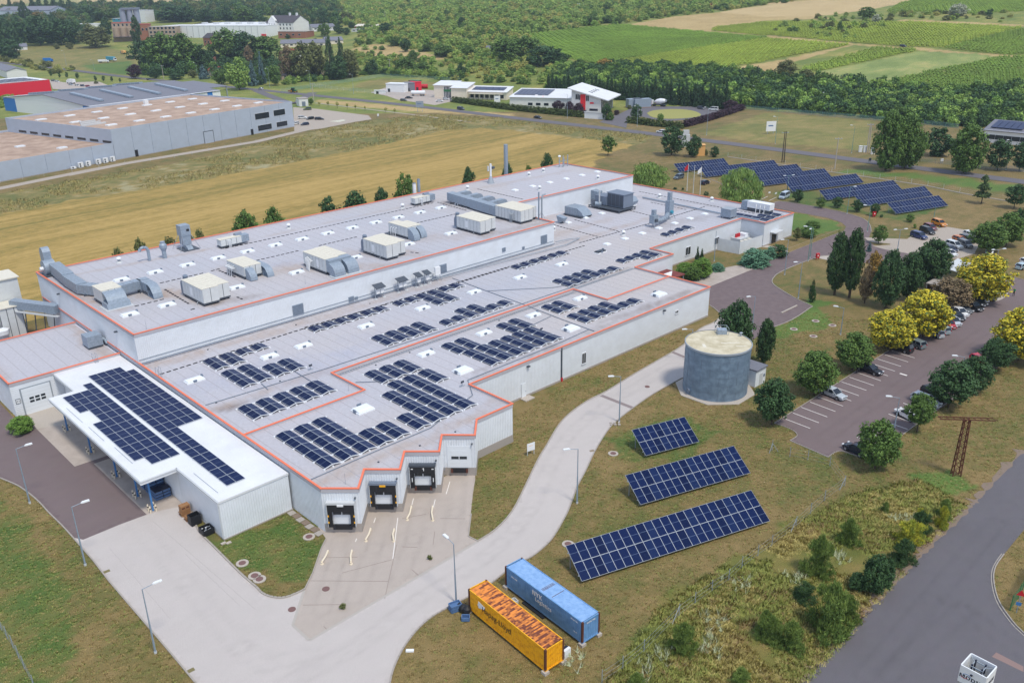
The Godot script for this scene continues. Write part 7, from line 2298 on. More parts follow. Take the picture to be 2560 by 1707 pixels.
# a person as one smooth surface: tapered capsules joined by a smooth minimum and meshed on a grid
func gardener(at: Vector3):
	var bones := [
		[V(0,1.52,0),V(0,1.60,.02),.055,.055,3],[V(0,1.66,.02),V(0,1.72,.03),.095,.09,2],
		[V(0,1.42,0),V(0,1.0,0),.15,.13,0],[V(-.16,1.43,0),V(.16,1.43,0),.07,.07,0],[V(0,.98,0),V(0,.9,0),.14,.13,1],
		[V(-.2,1.42,0),V(-.27,1.15,.05),.058,.048,0],[V(-.27,1.15,.05),V(-.22,.95,.22),.045,.036,2],[V(.2,1.42,0),V(.26,1.14,.02),.058,.048,0],[V(.26,1.14,.02),V(.24,.92,.16),.045,.036,2],
		[V(-.09,.9,0),V(-.11,.5,.08),.088,.062,1],[V(-.11,.5,.08),V(-.11,.09,.0),.058,.042,1],[V(-.11,.05,-.02),V(-.12,.04,.14),.045,.038,3],
		[V(.09,.9,0),V(.11,.5,.0),.088,.062,1],[V(.11,.5,.0),V(.11,.09,-.12),.058,.042,1],[V(.11,.05,-.12),V(.12,.04,.03),.045,.038,3]]
	for s in [-1,1]:
		var w := V(-.22,.95,.22) if s < 0 else V(.24,.92,.16)
		for f in 4: bones.append([w+V((f - 1.5)*.02,-.02,.01),w+V((f - 1.5)*.022,-.1+.01*absf(f - 1.5),.045),.012,.009,2])
		bones.append([w+V(-s*.03,-.02,.02),w+V(-s*.05,-.07,.05),.012,.01,2])
	var cols := [L3(40,130,86),L3(36,40,52),L3(196,150,122),L3(40,34,30)]
	var c := .028
	var lo := V(-.42,-.02,-.3)
	var n := Vector3i(31,68,24)
	var val := PackedFloat32Array()
	var own := PackedInt32Array()
	val.resize((n.x+1)*(n.y+1)*(n.z+1))
	own.resize(val.size())
	for k in n.z+1:
		for j in n.y+1:
			for i in n.x+1:
				var p := lo+V(i,j,k)*c
				var best := 9.0
				var sm := 0.0
				var o := 0
				for b in bones:
					var ab: Vector3 = b[1] - b[0]
					var t := clampf((p - b[0]).dot(ab)/ab.length_squared(),0,1)
					var dd: float = p.distance_to(b[0]+ab*t) - lerpf(b[2],b[3],t)
					sm += exp(-dd*60.0)
					if dd < best:
						best = dd
						o = b[4]
				var id := (k*(n.y+1)+j)*(n.x+1)+i
				val[id] = -log(maxf(sm,1e-20))/60.0
				own[id] = o
	var vid := {}
	var vs := PackedVector3Array()
	var cs := PackedColorArray()
	var sx := 1
	var sy := n.x+1
	var sz := (n.x+1)*(n.y+1)
	for k in n.z:
		for j in n.y:
			for i in n.x:
				var id := k*sz+j*sy+i
				var sum := Vector3.ZERO
				var cnt := 0
				for e in [[0,1,0],[0,2,1],[0,4,2],[1,3,1],[1,5,2],[2,3,0],[2,6,2],[4,5,0],[4,6,1],[3,7,2],[5,7,1],[6,7,0]]:
					var a: int = id+(e[0] & 1)*sx+((e[0] >> 1) & 1)*sy+((e[0] >> 2) & 1)*sz
					var b: int = id+(e[1] & 1)*sx+((e[1] >> 1) & 1)*sy+((e[1] >> 2) & 1)*sz
					if (val[a] < 0) != (val[b] < 0):
						var t := val[a]/(val[a] - val[b])
						var q0 := V(e[0] & 1,(e[0] >> 1) & 1,(e[0] >> 2) & 1)
						var q1 := V(e[1] & 1,(e[1] >> 1) & 1,(e[1] >> 2) & 1)
						sum += q0.lerp(q1,t)
						cnt += 1
				if cnt:
					vid[id] = vs.size()
					vs.append(lo+(V(i,j,k)+sum/cnt)*c)
					cs.append(cols[own[id]] if own[id] != 2 or vs[-1].y < 1.69 or vs[-1].z > .06 else cols[3])
	var st := SurfaceTool.new()
	st.begin(Mesh.PRIMITIVE_TRIANGLES)
	st.set_smooth_group(0)
	for id in vid:
		for ax in 3:
			var d: int = [sx,sy,sz][ax]
			var u: int = [sy,sz,sx][ax]
			var w: int = [sz,sx,sy][ax]
			if (val[id] < 0) == (val[id+d] < 0): continue
			if not (vid.has(id - u) and vid.has(id - w) and vid.has(id - u - w)): continue
			var q := [vid[id],vid[id - u],vid[id - u - w],vid[id - w]]
			if val[id] < 0: q.reverse()
			for x in [0,1,2,0,2,3]:
				st.set_color(cs[q[x]])
				st.add_vertex(vs[q[x]])
	st.generate_normals()
	var m := paint("person",Color.WHITE,.8)
	m.vertex_color_use_as_albedo = true
	var am := st.commit()
	am.surface_set_material(0,m)
	var t := thing("person","person in a green top and dark trousers walking on the car park","person",at+V(0,.03,0),-.8)
	part("body",am,null,t)
	var tool := part("rake_handle",cy(V(-.3,.6,-.5),V(-.15,1.1,.6),.015,.015,6),M("wood"),t)

# ---------- trees and bushes ----------
const SPECIES := {   # colours of two leaf tones; shape. Hillside sunlight is painted into scrub, light, straw
	"mid": [Color(98,126,54),Color(70,100,42),"ball"],"dark": [Color(66,98,52),Color(46,76,42),"ball"],"tall": [Color(62,92,44),Color(44,72,38),"egg"],"yellow": [Color(216,196,48),Color(158,154,38),"ball"],
	"poplar": [Color(72,98,58),Color(50,76,46),"column"],"willow": [Color(140,164,84),Color(98,132,62),"willow"],"cypress": [Color(64,96,46),Color(48,78,38),"column"],"cone": [Color(52,84,44),Color(38,64,36),"cone"],
	"spruce": [Color(98,124,128),Color(70,96,98),"cone"],"purple": [Color(72,46,60),Color(50,32,44),"ball"],"brown": [Color(136,116,88),Color(104,92,66),"ball"],"light": [Color(146,170,84),Color(104,138,60),"ball"],
	"scrub": [Color(158,176,88),Color(112,140,64),"ball"],"juniper": [Color(108,152,122),Color(80,124,98),"flat"],"bright": [Color(118,152,62),Color(84,120,46),"ball"],"wild": [Color(128,148,70),Color(84,112,50),"wild"],"wilddark": [Color(82,112,62),Color(56,84,48),"wild"],"wildyellow": [Color(206,196,60),Color(112,136,52),"wild"],"olive": [Color(112,118,66),Color(86,94,52),"ball"],
	"grey": [Color(186,190,168),Color(146,154,130),"ball"],"orange": [Color(168,132,60),Color(130,112,50),"ball"],"pine": [Color(84,106,60),Color(62,84,48),"pine"],"hedge": [Color(84,100,44),Color(64,82,36),"flat"],"straw": [Color(184,176,100),Color(140,148,74),"ball"]}

func env_r(shape: String,t: float) -> float:
	match shape:
		"ball": return sqrt(maxf(0,1 - pow(2*t - 1,2)))*(1.04 - .12*t)
		"egg": return sqrt(maxf(0,1 - pow(2*pow(t,1.12) - 1,2)))*(1.0 - .25*t)
		"cone": return maxf(0,pow(1 - t,.9))*(1.0 if t > .06 else .6+t*6)
		"column": return pow(sin(PI*clampf(.08+t*.9,0,1)),.6)*(1.05 - .35*t)
		"willow": return sqrt(maxf(0,1 - pow(2*pow(t,.8) - 1,2)))*(.95 if t > .1 else .8)
		"wild": return sqrt(maxf(0,1 - t*t))*(.75+.3*sin(t*11.0))
		"flat": return sqrt(maxf(0,1 - t*t*.9))
		"pine": return (.55+.45*sin(t*17.0))*pow(1.02 - t,.55)
	return 1.0

func crown_mesh(species: String,variant: int,quality: int) -> ArrayMesh:
	var key := "crown_%s_%d_%d" % [species,variant,quality]
	if shared.has(key): return shared[key]
	var sp = SPECIES[species]
	var ca: Color = Color(sp[0].r/255.0,sp[0].g/255.0,sp[0].b/255.0).srgb_to_linear()
	var cb: Color = Color(sp[1].r/255.0,sp[1].g/255.0,sp[1].b/255.0).srgb_to_linear()
	var shape: String = sp[2]
	var r := RandomNumberGenerator.new()
	r.seed = hash(key)
	var nc: int = [40,95,230][quality]
	var nl: int = [18,26,38][quality]
	var ls: float = [.12,.072,.048][quality]
	var v := PackedVector3Array()
	var nn := PackedVector3Array()
	var cc := PackedColorArray()
	var ix := PackedInt32Array()
	for i in nc:
		var t := r.randf()
		var e := env_r(shape,t)
		var guard := 0
		while r.randf() > e and guard < 8:
			t = r.randf()
			e = env_r(shape,t)
			guard += 1
		var a := r.randf()*TAU
		var lump := 1.0 if shape != "wild" else 1.0+.3*sin(a*2.0+variant*2.0)+.22*sin(a*3.0 - variant)
		lump += .10*sin(a*3.0+variant*2.0+t*5.0)+.07*sin(a*5.0 - variant+t*9.0)
		var cr: float = [.17,.125,.098][quality]*r.randf_range(.75,1.3)
		if shape == "column" or shape == "pine" or shape == "cone": cr *= .8
		var rr := e*.5*lump*pow(r.randf(),.3)
		rr = maxf(0,rr - cr*.45)
		var p := V(cos(a)*rr,t,sin(a)*rr)
		var tone := r.randf()
		for j in nl:
			var d := V(r.randfn(),r.randfn(),r.randfn()).normalized()
			var q := p+d*cr*pow(r.randf(),.4)*V(1,.8,1)
			if q.y < 0.0: q.y = r.randf()*.04
			var up := (d*.9+V(0,.45,0)+V(r.randfn(),r.randfn(),r.randfn())*.55).normalized()
			var s := up.cross(V(r.randfn(),r.randfn(),r.randfn())).normalized()
			var w := up.cross(s)
			var sz := ls*r.randf_range(.6,1.25)
			var sw := sz*.8
			if shape == "willow":
				w = (Vector3.DOWN+d*.35).normalized()
				s = w.cross(V(r.randfn(),r.randfn()*.3,r.randfn())).normalized()
				up = s.cross(w)
				sw = sz*.28
				sz *= 1.9
			if shape == "wild":
				w = (Vector3.UP*.7+d*.6+V(r.randfn(),r.randfn(),r.randfn())*.35).normalized()
				s = w.cross(V(r.randfn(),r.randfn()*.3,r.randfn())).normalized()
				up = s.cross(w)
				if up.y < 0: up = -up
				sw = sz*.42
				sz *= 1.7
			var col := ca.lerp(cb,clampf(tone*.7+r.randf()*.5 - .1,0,1))*r.randf_range(.82,1.18)
			if species == "yellow" and r.randf() < .22: col = Color(.10,.16,.03)
			if species == "cypress" and q.y > .8 and r.randf() < .4: col = Color(.2,.12,.05)
			var b := v.size()
			v.append_array([q - s*sw*.5,q+w*sz*.5*.3+s*sw*.15,q+s*sw*.5,q+w*sz*.7])
			# one folded leaf cluster: two triangles
			v[b+1] = q - w*sz*.5
			nn.append_array([up,up,up,up])
			cc.append_array([col,col,col,col])
			ix.append_array([b,b+3,b+2,b,b+2,b+1] if (w).cross(s).dot(up) < 0 else [b,b+2,b+3,b,b+1,b+2])
	var ar := []
	ar.resize(Mesh.ARRAY_MAX)
	ar[Mesh.ARRAY_VERTEX] = v
	ar[Mesh.ARRAY_NORMAL] = nn
	ar[Mesh.ARRAY_COLOR] = cc
	ar[Mesh.ARRAY_INDEX] = ix
	var am := ArrayMesh.new()
	am.add_surface_from_arrays(Mesh.PRIMITIVE_TRIANGLES,ar)
	var m := paint("leaf",Color.WHITE,.75)
	m.vertex_color_use_as_albedo = true
	m.cull_mode = BaseMaterial3D.CULL_DISABLED
	am.surface_set_material(0,m)
	shared[key] = am
	return am

func trunk_mesh() -> ArrayMesh:
	if shared.has("trunk"): return shared["trunk"]
	var m := mb()   # unit tree: height 1, used for the part below and inside the crown
	m.cyl(Vector3.ZERO,V(.01,.35,0),.022,.016,8)
	m.cyl(V(.01,.35,0),V(-.01,.8,.01),.016,.006,7)
	for i in 6:
		var a := i*2.4
		var y := .32+i*.06
		m.cyl(V(0,y,0),V(cos(a)*.2,y+.2,sin(a)*.2),.009,.003,5)
	shared["trunk"] = m.mesh(M("bark"))
	return shared["trunk"]

var tree_no := 0
func plant(called: String,p: Vector3,h: float,w: float,species: String,quality: int,clear: float,label: String,category: String,group: String) -> Node3D:
	# clear: the bare share of the height under the crown
	tree_no += 1
	var t := thing(called,label,category,p,fmod(tree_no*2.399,TAU),group)
	var c := part("crown",crown_mesh(species,tree_no % 3,quality),null,t)
	c.transform = Transform3D(Basis.IDENTITY.scaled(V(w,h*(1 - clear),w)),V(0,h*clear,0))
	if clear > 0.01 or h > 2.5:
		var k := part("trunk",trunk_mesh(),null,t)
		k.transform = Transform3D(Basis.IDENTITY.scaled(V(h*.9,h,h*.9)),Vector3.ZERO)
	return t

func tree_px(r: int,c: int,a: Array,species: String,quality: int,label: String,group: String,called := "broadleaf_tree",category := "tree",clear := .14):
	# a: x and y of the foot, y of the top, width
	var p := GZ(r,c,a[0],a[1])
	var h := maxf(.6,up_to(p,Z(r,c,a[0],a[2])))
	var w: float = a[3]/3.672/ppm(p)
	plant(called,p,h,w,species,quality,clear,label,category,group)

func behind(u: float,vtop: float,wpx: float,species: String,label: String,b := -189.0,called := "field_tree"):
	# a tree standing in the strip behind the factory: its place along the strip comes from u
	var a := 0.0
	for i in 300:
		a = 30.0+i*.7
		if proj(AB(a,6,b)).x > u: break
	var p := AB(a,0,b)
	var h := up_to(p,W(u,vtop))
	plant(called,p,h,wpx/ppm(p)*1.3,species,1,.3 if h > 5 else .05,label,"tree","trees behind the factory")

func build_trees():
	var g1 := "trees on the factory grounds"
	tree_px(1,3,[612,1140,560,225],"tall",2,"tall dark pointed tree, left of the twin pair on the island",g1,"tall_tree","tree",.1)
	tree_px(1,3,[748,1165,520,195],"tall",2,"tall dark pointed tree, right of the twin pair on the island",g1,"tall_tree","tree",.12)
	tree_px(1,3,[888,1215,870,130],"brown",1,"bare brownish narrow tree beside the twin dark trees",g1,"bare_tree","tree",.1)
	tree_px(1,3,[965,1010,740,150],"orange",1,"yellowing tree peeping out behind the twin dark trees",g1,"broadleaf_tree","tree",.1)
	tree_px(1,3,[1080,1260,735,265],"dark",2,"tallest dark green tree in the clump by the shelter",g1,"broadleaf_tree","tree",.06)
	tree_px(1,3,[1275,1190,745,240],"dark",2,"dark green tree in the middle of the clump",g1,"broadleaf_tree","tree",.1)
	tree_px(1,3,[1480,1060,630,350],"dark",2,"broad dark green tree over the parked cars",g1,"broadleaf_tree","tree",.1)
	tree_px(1,3,[402,1207,1003,78],"cypress",1,"small slim cypress with browned tip on the lawn island",g1,"cypress","tree",.0)
	tree_px(1,3,[930,740,650,60],"spruce",1,"little blue spruce behind the twin dark trees",g1,"blue_spruce","tree",.0)
	var gy := "golden yellow trees at the car park"
	tree_px(1,3,[1950,1205,772,490],"yellow",2,"largest golden yellow round tree, by the white sail panel",gy,"golden_tree","tree",.12)
	tree_px(1,3,[1420,1530,1105,470],"yellow",2,"golden yellow round tree over the middle of the car row",gy,"golden_tree","tree",.12)
	tree_px(1,3,[1105,1640,1283,435],"yellow",2,"golden yellow round tree at the lower end of the car row",gy,"golden_tree","tree",.12)
	tree_px(1,3,[2300,1740,1265,520],"yellow",2,"golden yellow round tree at the right edge of the car park",gy,"golden_tree","tree",.12)
	tree_px(1,3,[1665,1260,985,370],"brown",2,"bare brown twiggy bush in front of the grey shelter",g1,"twiggy_bush","bush",.0)
	tree_px(1,3,[2010,750,470,330],"mid",2,"broad green tree behind the small car park",g1)
	tree_px(1,3,[2190,690,385,290],"mid",2,"green tree next to the broad one behind the small car park",g1)
	tree_px(1,3,[2270,610,345,150],"dark",1,"narrow dark tree at the end of the small car park",g1)
	tree_px(1,3,[1962,302,35,165],"pine",1,"slender pine with open crown beside the main road",g1,"pine_tree","tree",.25)
	tree_px(1,3,[2262,345,125,195],"dark",1,"dark round tree right of the slender pine",g1,"broadleaf_tree","tree",.2)
	tree_px(1,3,[1018,668,500,142],"mid",1,"neat round tree on the paving by the small car park",g1,"broadleaf_tree","tree",.15)
	var gs := "small trees along the ring road"
	for a in [[272,290,172,108],[485,342,255,90],[640,338,240,105],[820,378,265,118],[980,415,300,100]]: tree_px(1,3,a,"mid" if a[0] % 4 else "dark",1,"small round tree on the grass between ring road and solar tables",gs,"young_tree","tree",.14)
	tree_px(1,3,[1305,470,395,80],"mid",0,"tiny palm-like shrub on the grass",gs,"small_shrub","bush",.1)
	tree_px(1,3,[1045,428,400,32],"dark",0,"little round shrub near the hydrant",gs,"small_shrub","bush",.0)
	tree_px(1,3,[1350,525,485,34],"bright",0,"little bright shrub near the small car park",gs,"small_shrub","bush",.0)
	var gb := "shrubs round the offices"
	tree_px(1,3,[415,520,462,145],"mid",1,"low dome-shaped shrub on the bright lawn",gb,"shrub","bush",.0)
	tree_px(1,3,[365,605,515,185],"mid",1,"wide rounded shrub on the bright lawn",gb,"shrub","bush",.0)
	tree_px(1,3,[265,642,525,90],"olive",1,"thin young tree by the office corner",gb,"young_tree","tree",.2)
	tree_px(1,3,[95,785,680,195],"dark",1,"dark spreading shrub beside the far door",gb,"shrub","bush",.0)
	tree_px(1,2,[1700,845,700,62],"cone",1,"pointed conifer behind the bright bush, first of the pair",gb,"conifer","tree",.0)
	tree_px(1,2,[1740,840,705,58],"cone",1,"pointed conifer behind the bright bush, second of the pair",gb,"conifer","tree",.0)
	tree_px(1,2,[1590,960,845,190],"bright",2,"bright green spreading bush beside the red porch",gb,"shrub","bush",.0)
	tree_px(1,2,[1740,975,805,210],"bright",2,"bright green tall bush at the corner of the entrance pad",gb,"shrub","bush",.0)
	tree_px(1,2,[1660,1000,880,170],"mid",2,"green bush leaning over the entrance pad",gb,"shrub","bush",.0)
	tree_px(1,2,[1890,915,845,135],"juniper",2,"small blue-green juniper next to the bright bush",gb,"juniper","bush",.0)
	tree_px(1,2,[2230,865,715,290],"juniper",2,"large blue-green juniper before the plant screen",gb,"juniper","bush",.0)
	tree_px(1,2,[2370,805,700,120],"juniper",1,"blue-green juniper by the far door",gb,"juniper","bush",.0)
	var gw := "willows behind the offices"
	tree_px(1,2,[1250,180,-70,400],"willow",2,"pale willow at the far corner of the raised block",gw,"willow_tree","tree",.05)
	tree_px(1,2,[2090,330,-15,430],"willow",2,"large pale willow with brown streak behind the offices",gw,"willow_tree","tree",.05)
	for a in [[1785,225,190,48],[1500,168,150,40],[1570,175,152,25]]: tree_px(1,2,a,"dark",0,"small clipped shrub at the flagpoles",gb,"small_shrub","bush",.0)
	# trees round the tank and the car park
	tree_px(1,2,[2040,1690,1195,330],"dark",2,"tall dark tree behind the round tank",g1,"broadleaf_tree","tree",.06)
	tree_px(1,2,[2310,1780,1355,200],"tall",2,"narrow dark tree right of the round tank",g1,"tall_tree","tree",.08)
	var gp := "trees round the car park"
	tree_px(2,3,[35,760,350,350],"dark",2,"round dark tree between tank and car park",gp,"broadleaf_tree","tree",.12)
	tree_px(2,3,[425,490,98,385],"mid",2,"round bright-topped tree above the silver saloon",gp,"broadleaf_tree","tree",.14)
	tree_px(2,3,[775,262,-75,360],"mid",2,"round green tree above the black saloon",gp,"broadleaf_tree","tree",.14)
	tree_px(2,3,[1660,608,185,425],"dark",2,"large green tree over the right bays",gp,"broadleaf_tree","tree",.16)
	tree_px(2,3,[1890,470,135,310],"dark",2,"green tree behind the large one in the right bays",gp,"broadleaf_tree","tree",.14)
	tree_px(2,3,[1370,825,478,265],"mid",2,"small round tree before the white hatchback",gp,"broadleaf_tree","tree",.25)
	tree_px(2,3,[985,1165,715,380],"mid",2,"single tree at the near corner of the car park",gp,"broadleaf_tree","tree",.12)
	tree_px(2,3,[2082,262,-35,300],"dark",2,"round dark tree beside the red hatchback",gp,"broadleaf_tree","tree",.18)
	# beyond the factory
	var gr := "trees by the main road"
	tree_px(0,2,[1465,1428,1165,235],"dark",1,"round dark tree at the main road, larger of two",gr,"broadleaf_tree","tree",.08)
	tree_px(0,2,[1662,1440,1238,165],"dark",1,"round dark tree at the main road, smaller of two",gr,"broadleaf_tree","tree",.08)
	tree_px(0,2,[882,1428,1248,148],"mid",1,"single round tree at the corner of the golden field",gr,"broadleaf_tree","tree",.2)
	tree_px(0,2,[1860,1440,1345,92],"dark",1,"small dark shrub beside the stepped solar tables",gr,"shrub","bush",.0)
	tree_px(0,2,[1775,1425,1370,50],"olive",0,"small olive shrub beside the orange box",gr,"shrub","bush",.0)
	tree_px(0,3,[1080,1568,1025,300],"mid",2,"big spreading tree at the main road, left half of a pair",gr,"broadleaf_tree","tree",.05)
	tree_px(0,3,[1255,1545,1060,330],"mid",2,"big spreading tree at the main road, right half of a pair",gr,"broadleaf_tree","tree",.05)
	tree_px(0,3,[1545,1430,1175,285],"dark",1,"broad dark tree behind the road fence",gr,"broadleaf_tree","tree",.03)
	tree_px(0,3,[1800,1590,1145,320],"mid",2,"tall loose tree at the main road near the house",gr,"broadleaf_tree","tree",.05)
	tree_px(0,3,[2110,1560,1280,240],"dark",1,"dark round tree before the grey-roofed house",gr,"broadleaf_tree","tree",.12)
	tree_px(0,3,[2310,1570,1300,200],"dark",1,"dark round tree beside the right-hand road lamp",gr,"broadleaf_tree","tree",.12)
	tree_px(0,3,[1750,440+1250,1400,60],"dark",0,"low shrub at the road fence",gr,"shrub","bush",.0) if false else null
	tree_px(0,3,[1370,1480,1200,120],"mid",1,"slim tree between the big road trees",gr,"broadleaf_tree","tree",.05)
	tree_px(0,3,[165,718,555,200],"olive",1,"rounded lone tree at the edge of the vineyards",gr,"lone_tree","tree",.1)
	tree_px(0,3,[350,748,635,150],"olive",1,"smaller lone tree at the edge of the vineyards",gr,"lone_tree","tree",.12)
	tree_px(0,3,[1745,145,35,175],"grey",1,"silvery grey bush among the far vineyards",gr,"silver_bush","bush",.0)
	tree_px(0,3,[910,165,65,170],"mid",1,"green tree among the far vineyards",gr,"lone_tree","tree",.05)
	tree_px(0,3,[990,210,130,90],"grey",0,"small silvery bush among the far vineyards",gr,"silver_bush","bush",.0)
	tree_px(0,3,[570,260,190,100],"olive",0,"dull bush in the upper vineyard",gr,"shrub","bush",.0)
	tree_px(0,3,[660,290,190,60],"mid",0,"slim tree in the upper vineyard",gr,"lone_tree","tree",.0)
	tree_px(0,3,[235,300,240,110],"mid",0,"round bush in the upper vineyard",gr,"shrub","bush",.0)
	tree_px(0,3,[2035,145,80,65],"dark",0,"dark lone tree on the far hillside",gr,"lone_tree","tree",.05)
	tree_px(0,2,[850,635,540,165],"orange",1,"rust-coloured round bush below the big vineyard",gr,"rust_bush","bush",.0)
	for a in [[1554,30,10,60],[875,120,20,100],[1945,90,30,110],[2130,55,5,130],[730,230,140,160],[880,210,140,150],[980,215,150,90],[110,520,330,300],[300,600,420,330],[420,605,450,220]]: tree_px(0,2,a,"mid" if a[0] % 3 else "dark",1,"large rounded bush at the upper edge of the big vineyard","bushes round the big vineyard","hill_bush","bush",.0)
	# the strip behind the factory
	for a in [[613,528,52,"mid"],[685,521,46,"mid"],[828,493,46,"dark"],[886,480,50,"dark"],[953,471,32,"dark"],[1012,435,46,"mid"],[1172,420,27,"dark"],[1268,408,24,"dark"],[1319,412,16,"mid"],[1366,385,28,"dark"]]: behind(a[0],a[1],a[2],a[3],"young round tree in the grass strip behind the raised block")
	for a in [[358,597,30],[298,620,27],[426,595,32],[480,585,18],[500,574,26]]: behind(a[0],a[1],a[2],"olive","low wild bush in the grass strip behind the raised block",-186.0,"wild_bush")
	# bushes in the tall grass at the lower right
	var gx := "bushes along the road at the junction"
	for a in [[3,3,740,290,60,200,"bright","light green bush beside the brown weeds"],[3,3,455,570,210,260,"bright","two-toned bush in the tall grass"],[3,3,1395,190,-20,180,"mid","dark bush tufted with yellow at the roadside"],[3,3,1300,280,75,260,"yellow","bush in yellow flower at the roadside"],[3,3,1230,470,240,230,"mid","leafy bush below the yellow-flowered one"],[3,3,975,740,390,260,"dark","glossy dark green bush at the roadside"],[3,3,1085,660,420,150,"dark","dark bush beside the glossy one"],[3,3,820,710,560,170,"dark","low dark bush by the glossy one"],[3,3,560,1110,640,400,"bright","largest feathery green bush at the roadside"],[3,3,330,800,640,230,"mid","feathery bush behind the largest one"],[3,3,730,1000,760,200,"bright","feathery bush right of the largest one"],[3,3,200,1260,1000,260,"mid","sprawling bush near the lower road edge"],[3,3,20,1180,950,220,"bright","sprawling bush at the edge of the tall grass"],[3,2,1570,1290,1020,240,"bright","rounded feathery bush by the fence"],[3,2,1140,1620,1480,170,"bright","small bright bush at the bottom edge"],[3,2,2100,1560,1440,200,"mid","low bush in the straw-coloured grass"],[3,2,2320,1100,900,180,"mid","bush at the middle of the tall grass"],[2,3,1620,1600,1440,150,"mid","feathery dark bush near the road bend"],[2,3,1080,1560,1470,80,"bright","tiny bright bush above the tall grass"],[2,3,1600,1570+130,1500,120,"yellow","small yellow-flowered bush at the road bend"],[2,3,1410,1620,1530,110,"yellow","yellow-flowered tuft at the roadside"]]:
		tree_px(a[0],a[1],[a[2],a[3],a[4],a[5]],{"bright": "wild","mid": "wilddark" if a[2] % 20 else "wild","dark": "dark","yellow": "wildyellow"}[a[6]],2,a[7],gx,"roadside_bush","bush",.0)
	tree_px(2,0,[200,830,685,235],"bright",2,"round green bush at the corner of the canopy pad","","shrub","bush",.0)
	tree_px(3,1,[1595,435,405,55],"olive",0,"small weed tuft growing in the apron joint","weeds in the apron joints","weed","weed",.0)
	tree_px(3,1,[797,888,840,65],"olive",0,"small weed tuft growing in the apron joint","weeds in the apron joints","weed","weed",.0)

# ---------- buildings beyond the grounds ----------
func site(called: String,label: String,category: String,a: Vector3,b: Vector3,group := "") -> Node3D:
	# local x from a to b along the front, z towards the viewer, the ground at y = 0
	var d := b - a
	var y := minf(a.y,b.y)
	return thing(called,label,category,V(a.x,y,a.z),atan2(-d.z,d.x),group)

func span(a: Vector3,b: Vector3) -> float: return W(b.x - a.x,b.z - a.z).length()

func house(t: Node3D,x0: float,x1: float,dep: float,h: float,wall: String,roof: String,kind := "flat",rise := 2.5,z0 := 0.0):
	part("wall",bx(x0,-1.5,z0 - dep,x1,h,z0),M(wall),t)
	if kind == "flat":
		part("roof",bx(x0 - .2,h,z0 - dep - .2,x1+.2,h+.35,z0+.2),M(roof),t)
	elif kind == "gable":   # ridge along x
		part("roof",sl([W(z0+.5,h - .15),W(z0 - dep/2,h+rise),W(z0 - dep - .5,h - .15),W(z0 - dep - .4,h - .35),W(z0 - dep/2,h+rise - .3),W(z0+.4,h - .35)],x0 - .4,x1+.4),M(roof),t)
		part("gable",sl([W(z0,h - .1),W(z0 - dep/2,h+rise - .3),W(z0 - dep,h - .1)],x0,x1),M(wall),t)
	elif kind == "mono":   # falls towards the viewer
		part("roof",sl([W(z0+.6,h),W(z0+.6,h+.25),W(z0 - dep - .6,h+rise+.25),W(z0 - dep - .6,h+rise)],x0 - .5,x1+.5),M(roof),t)
		part("upper_wall",sl([W(z0,h - .05),W(z0 - dep,h+rise),W(z0 - dep,h - .05)],x0,x1),M(wall),t)

func win(t: Node3D,x: float,y: float,w: float,h: float,z := 0.0,glass := "glass"):
	var f := part("window",bx(x - .08,y - .08,z - .02,x+w+.08,y+h+.08,z+.06),M("white"),t)
	part("pane",bx(x,y,z+.06,x+w,y+h,z+.09),M(glass),f)

func win_side(t: Node3D,z: float,y: float,w: float,h: float,x := 0.0):   # on the left end wall
	var f := part("window",bx(x - .06,y - .08,z - .08,x+.02,y+h+.08,z+w+.08),M("white"),t)
	part("pane",bx(x - .09,y,z,x - .06,y+h,z+w),M("glass"),f)

func hedge(pts: Array,h: float,w: float,species: String,label: String):
	var t := thing("hedge",label,"hedge",pts[0],0,"hedges along the road")
	var k := 0
	for i in pts.size() - 1:
		var l: float = span(pts[i],pts[i+1])
		var n := int(l/(w*.7))+1
		for j in n:
			var p: Vector3 = pts[i].lerp(pts[i+1],float(j)/n)
			var c := part("hedge_section",crown_mesh(species,k % 3,0),null,t)
			c.transform = Transform3D(Basis(Vector3.UP,k*1.3).scaled(V(w*1.5,h,w*1.5)),p - pts[0])
			k += 1

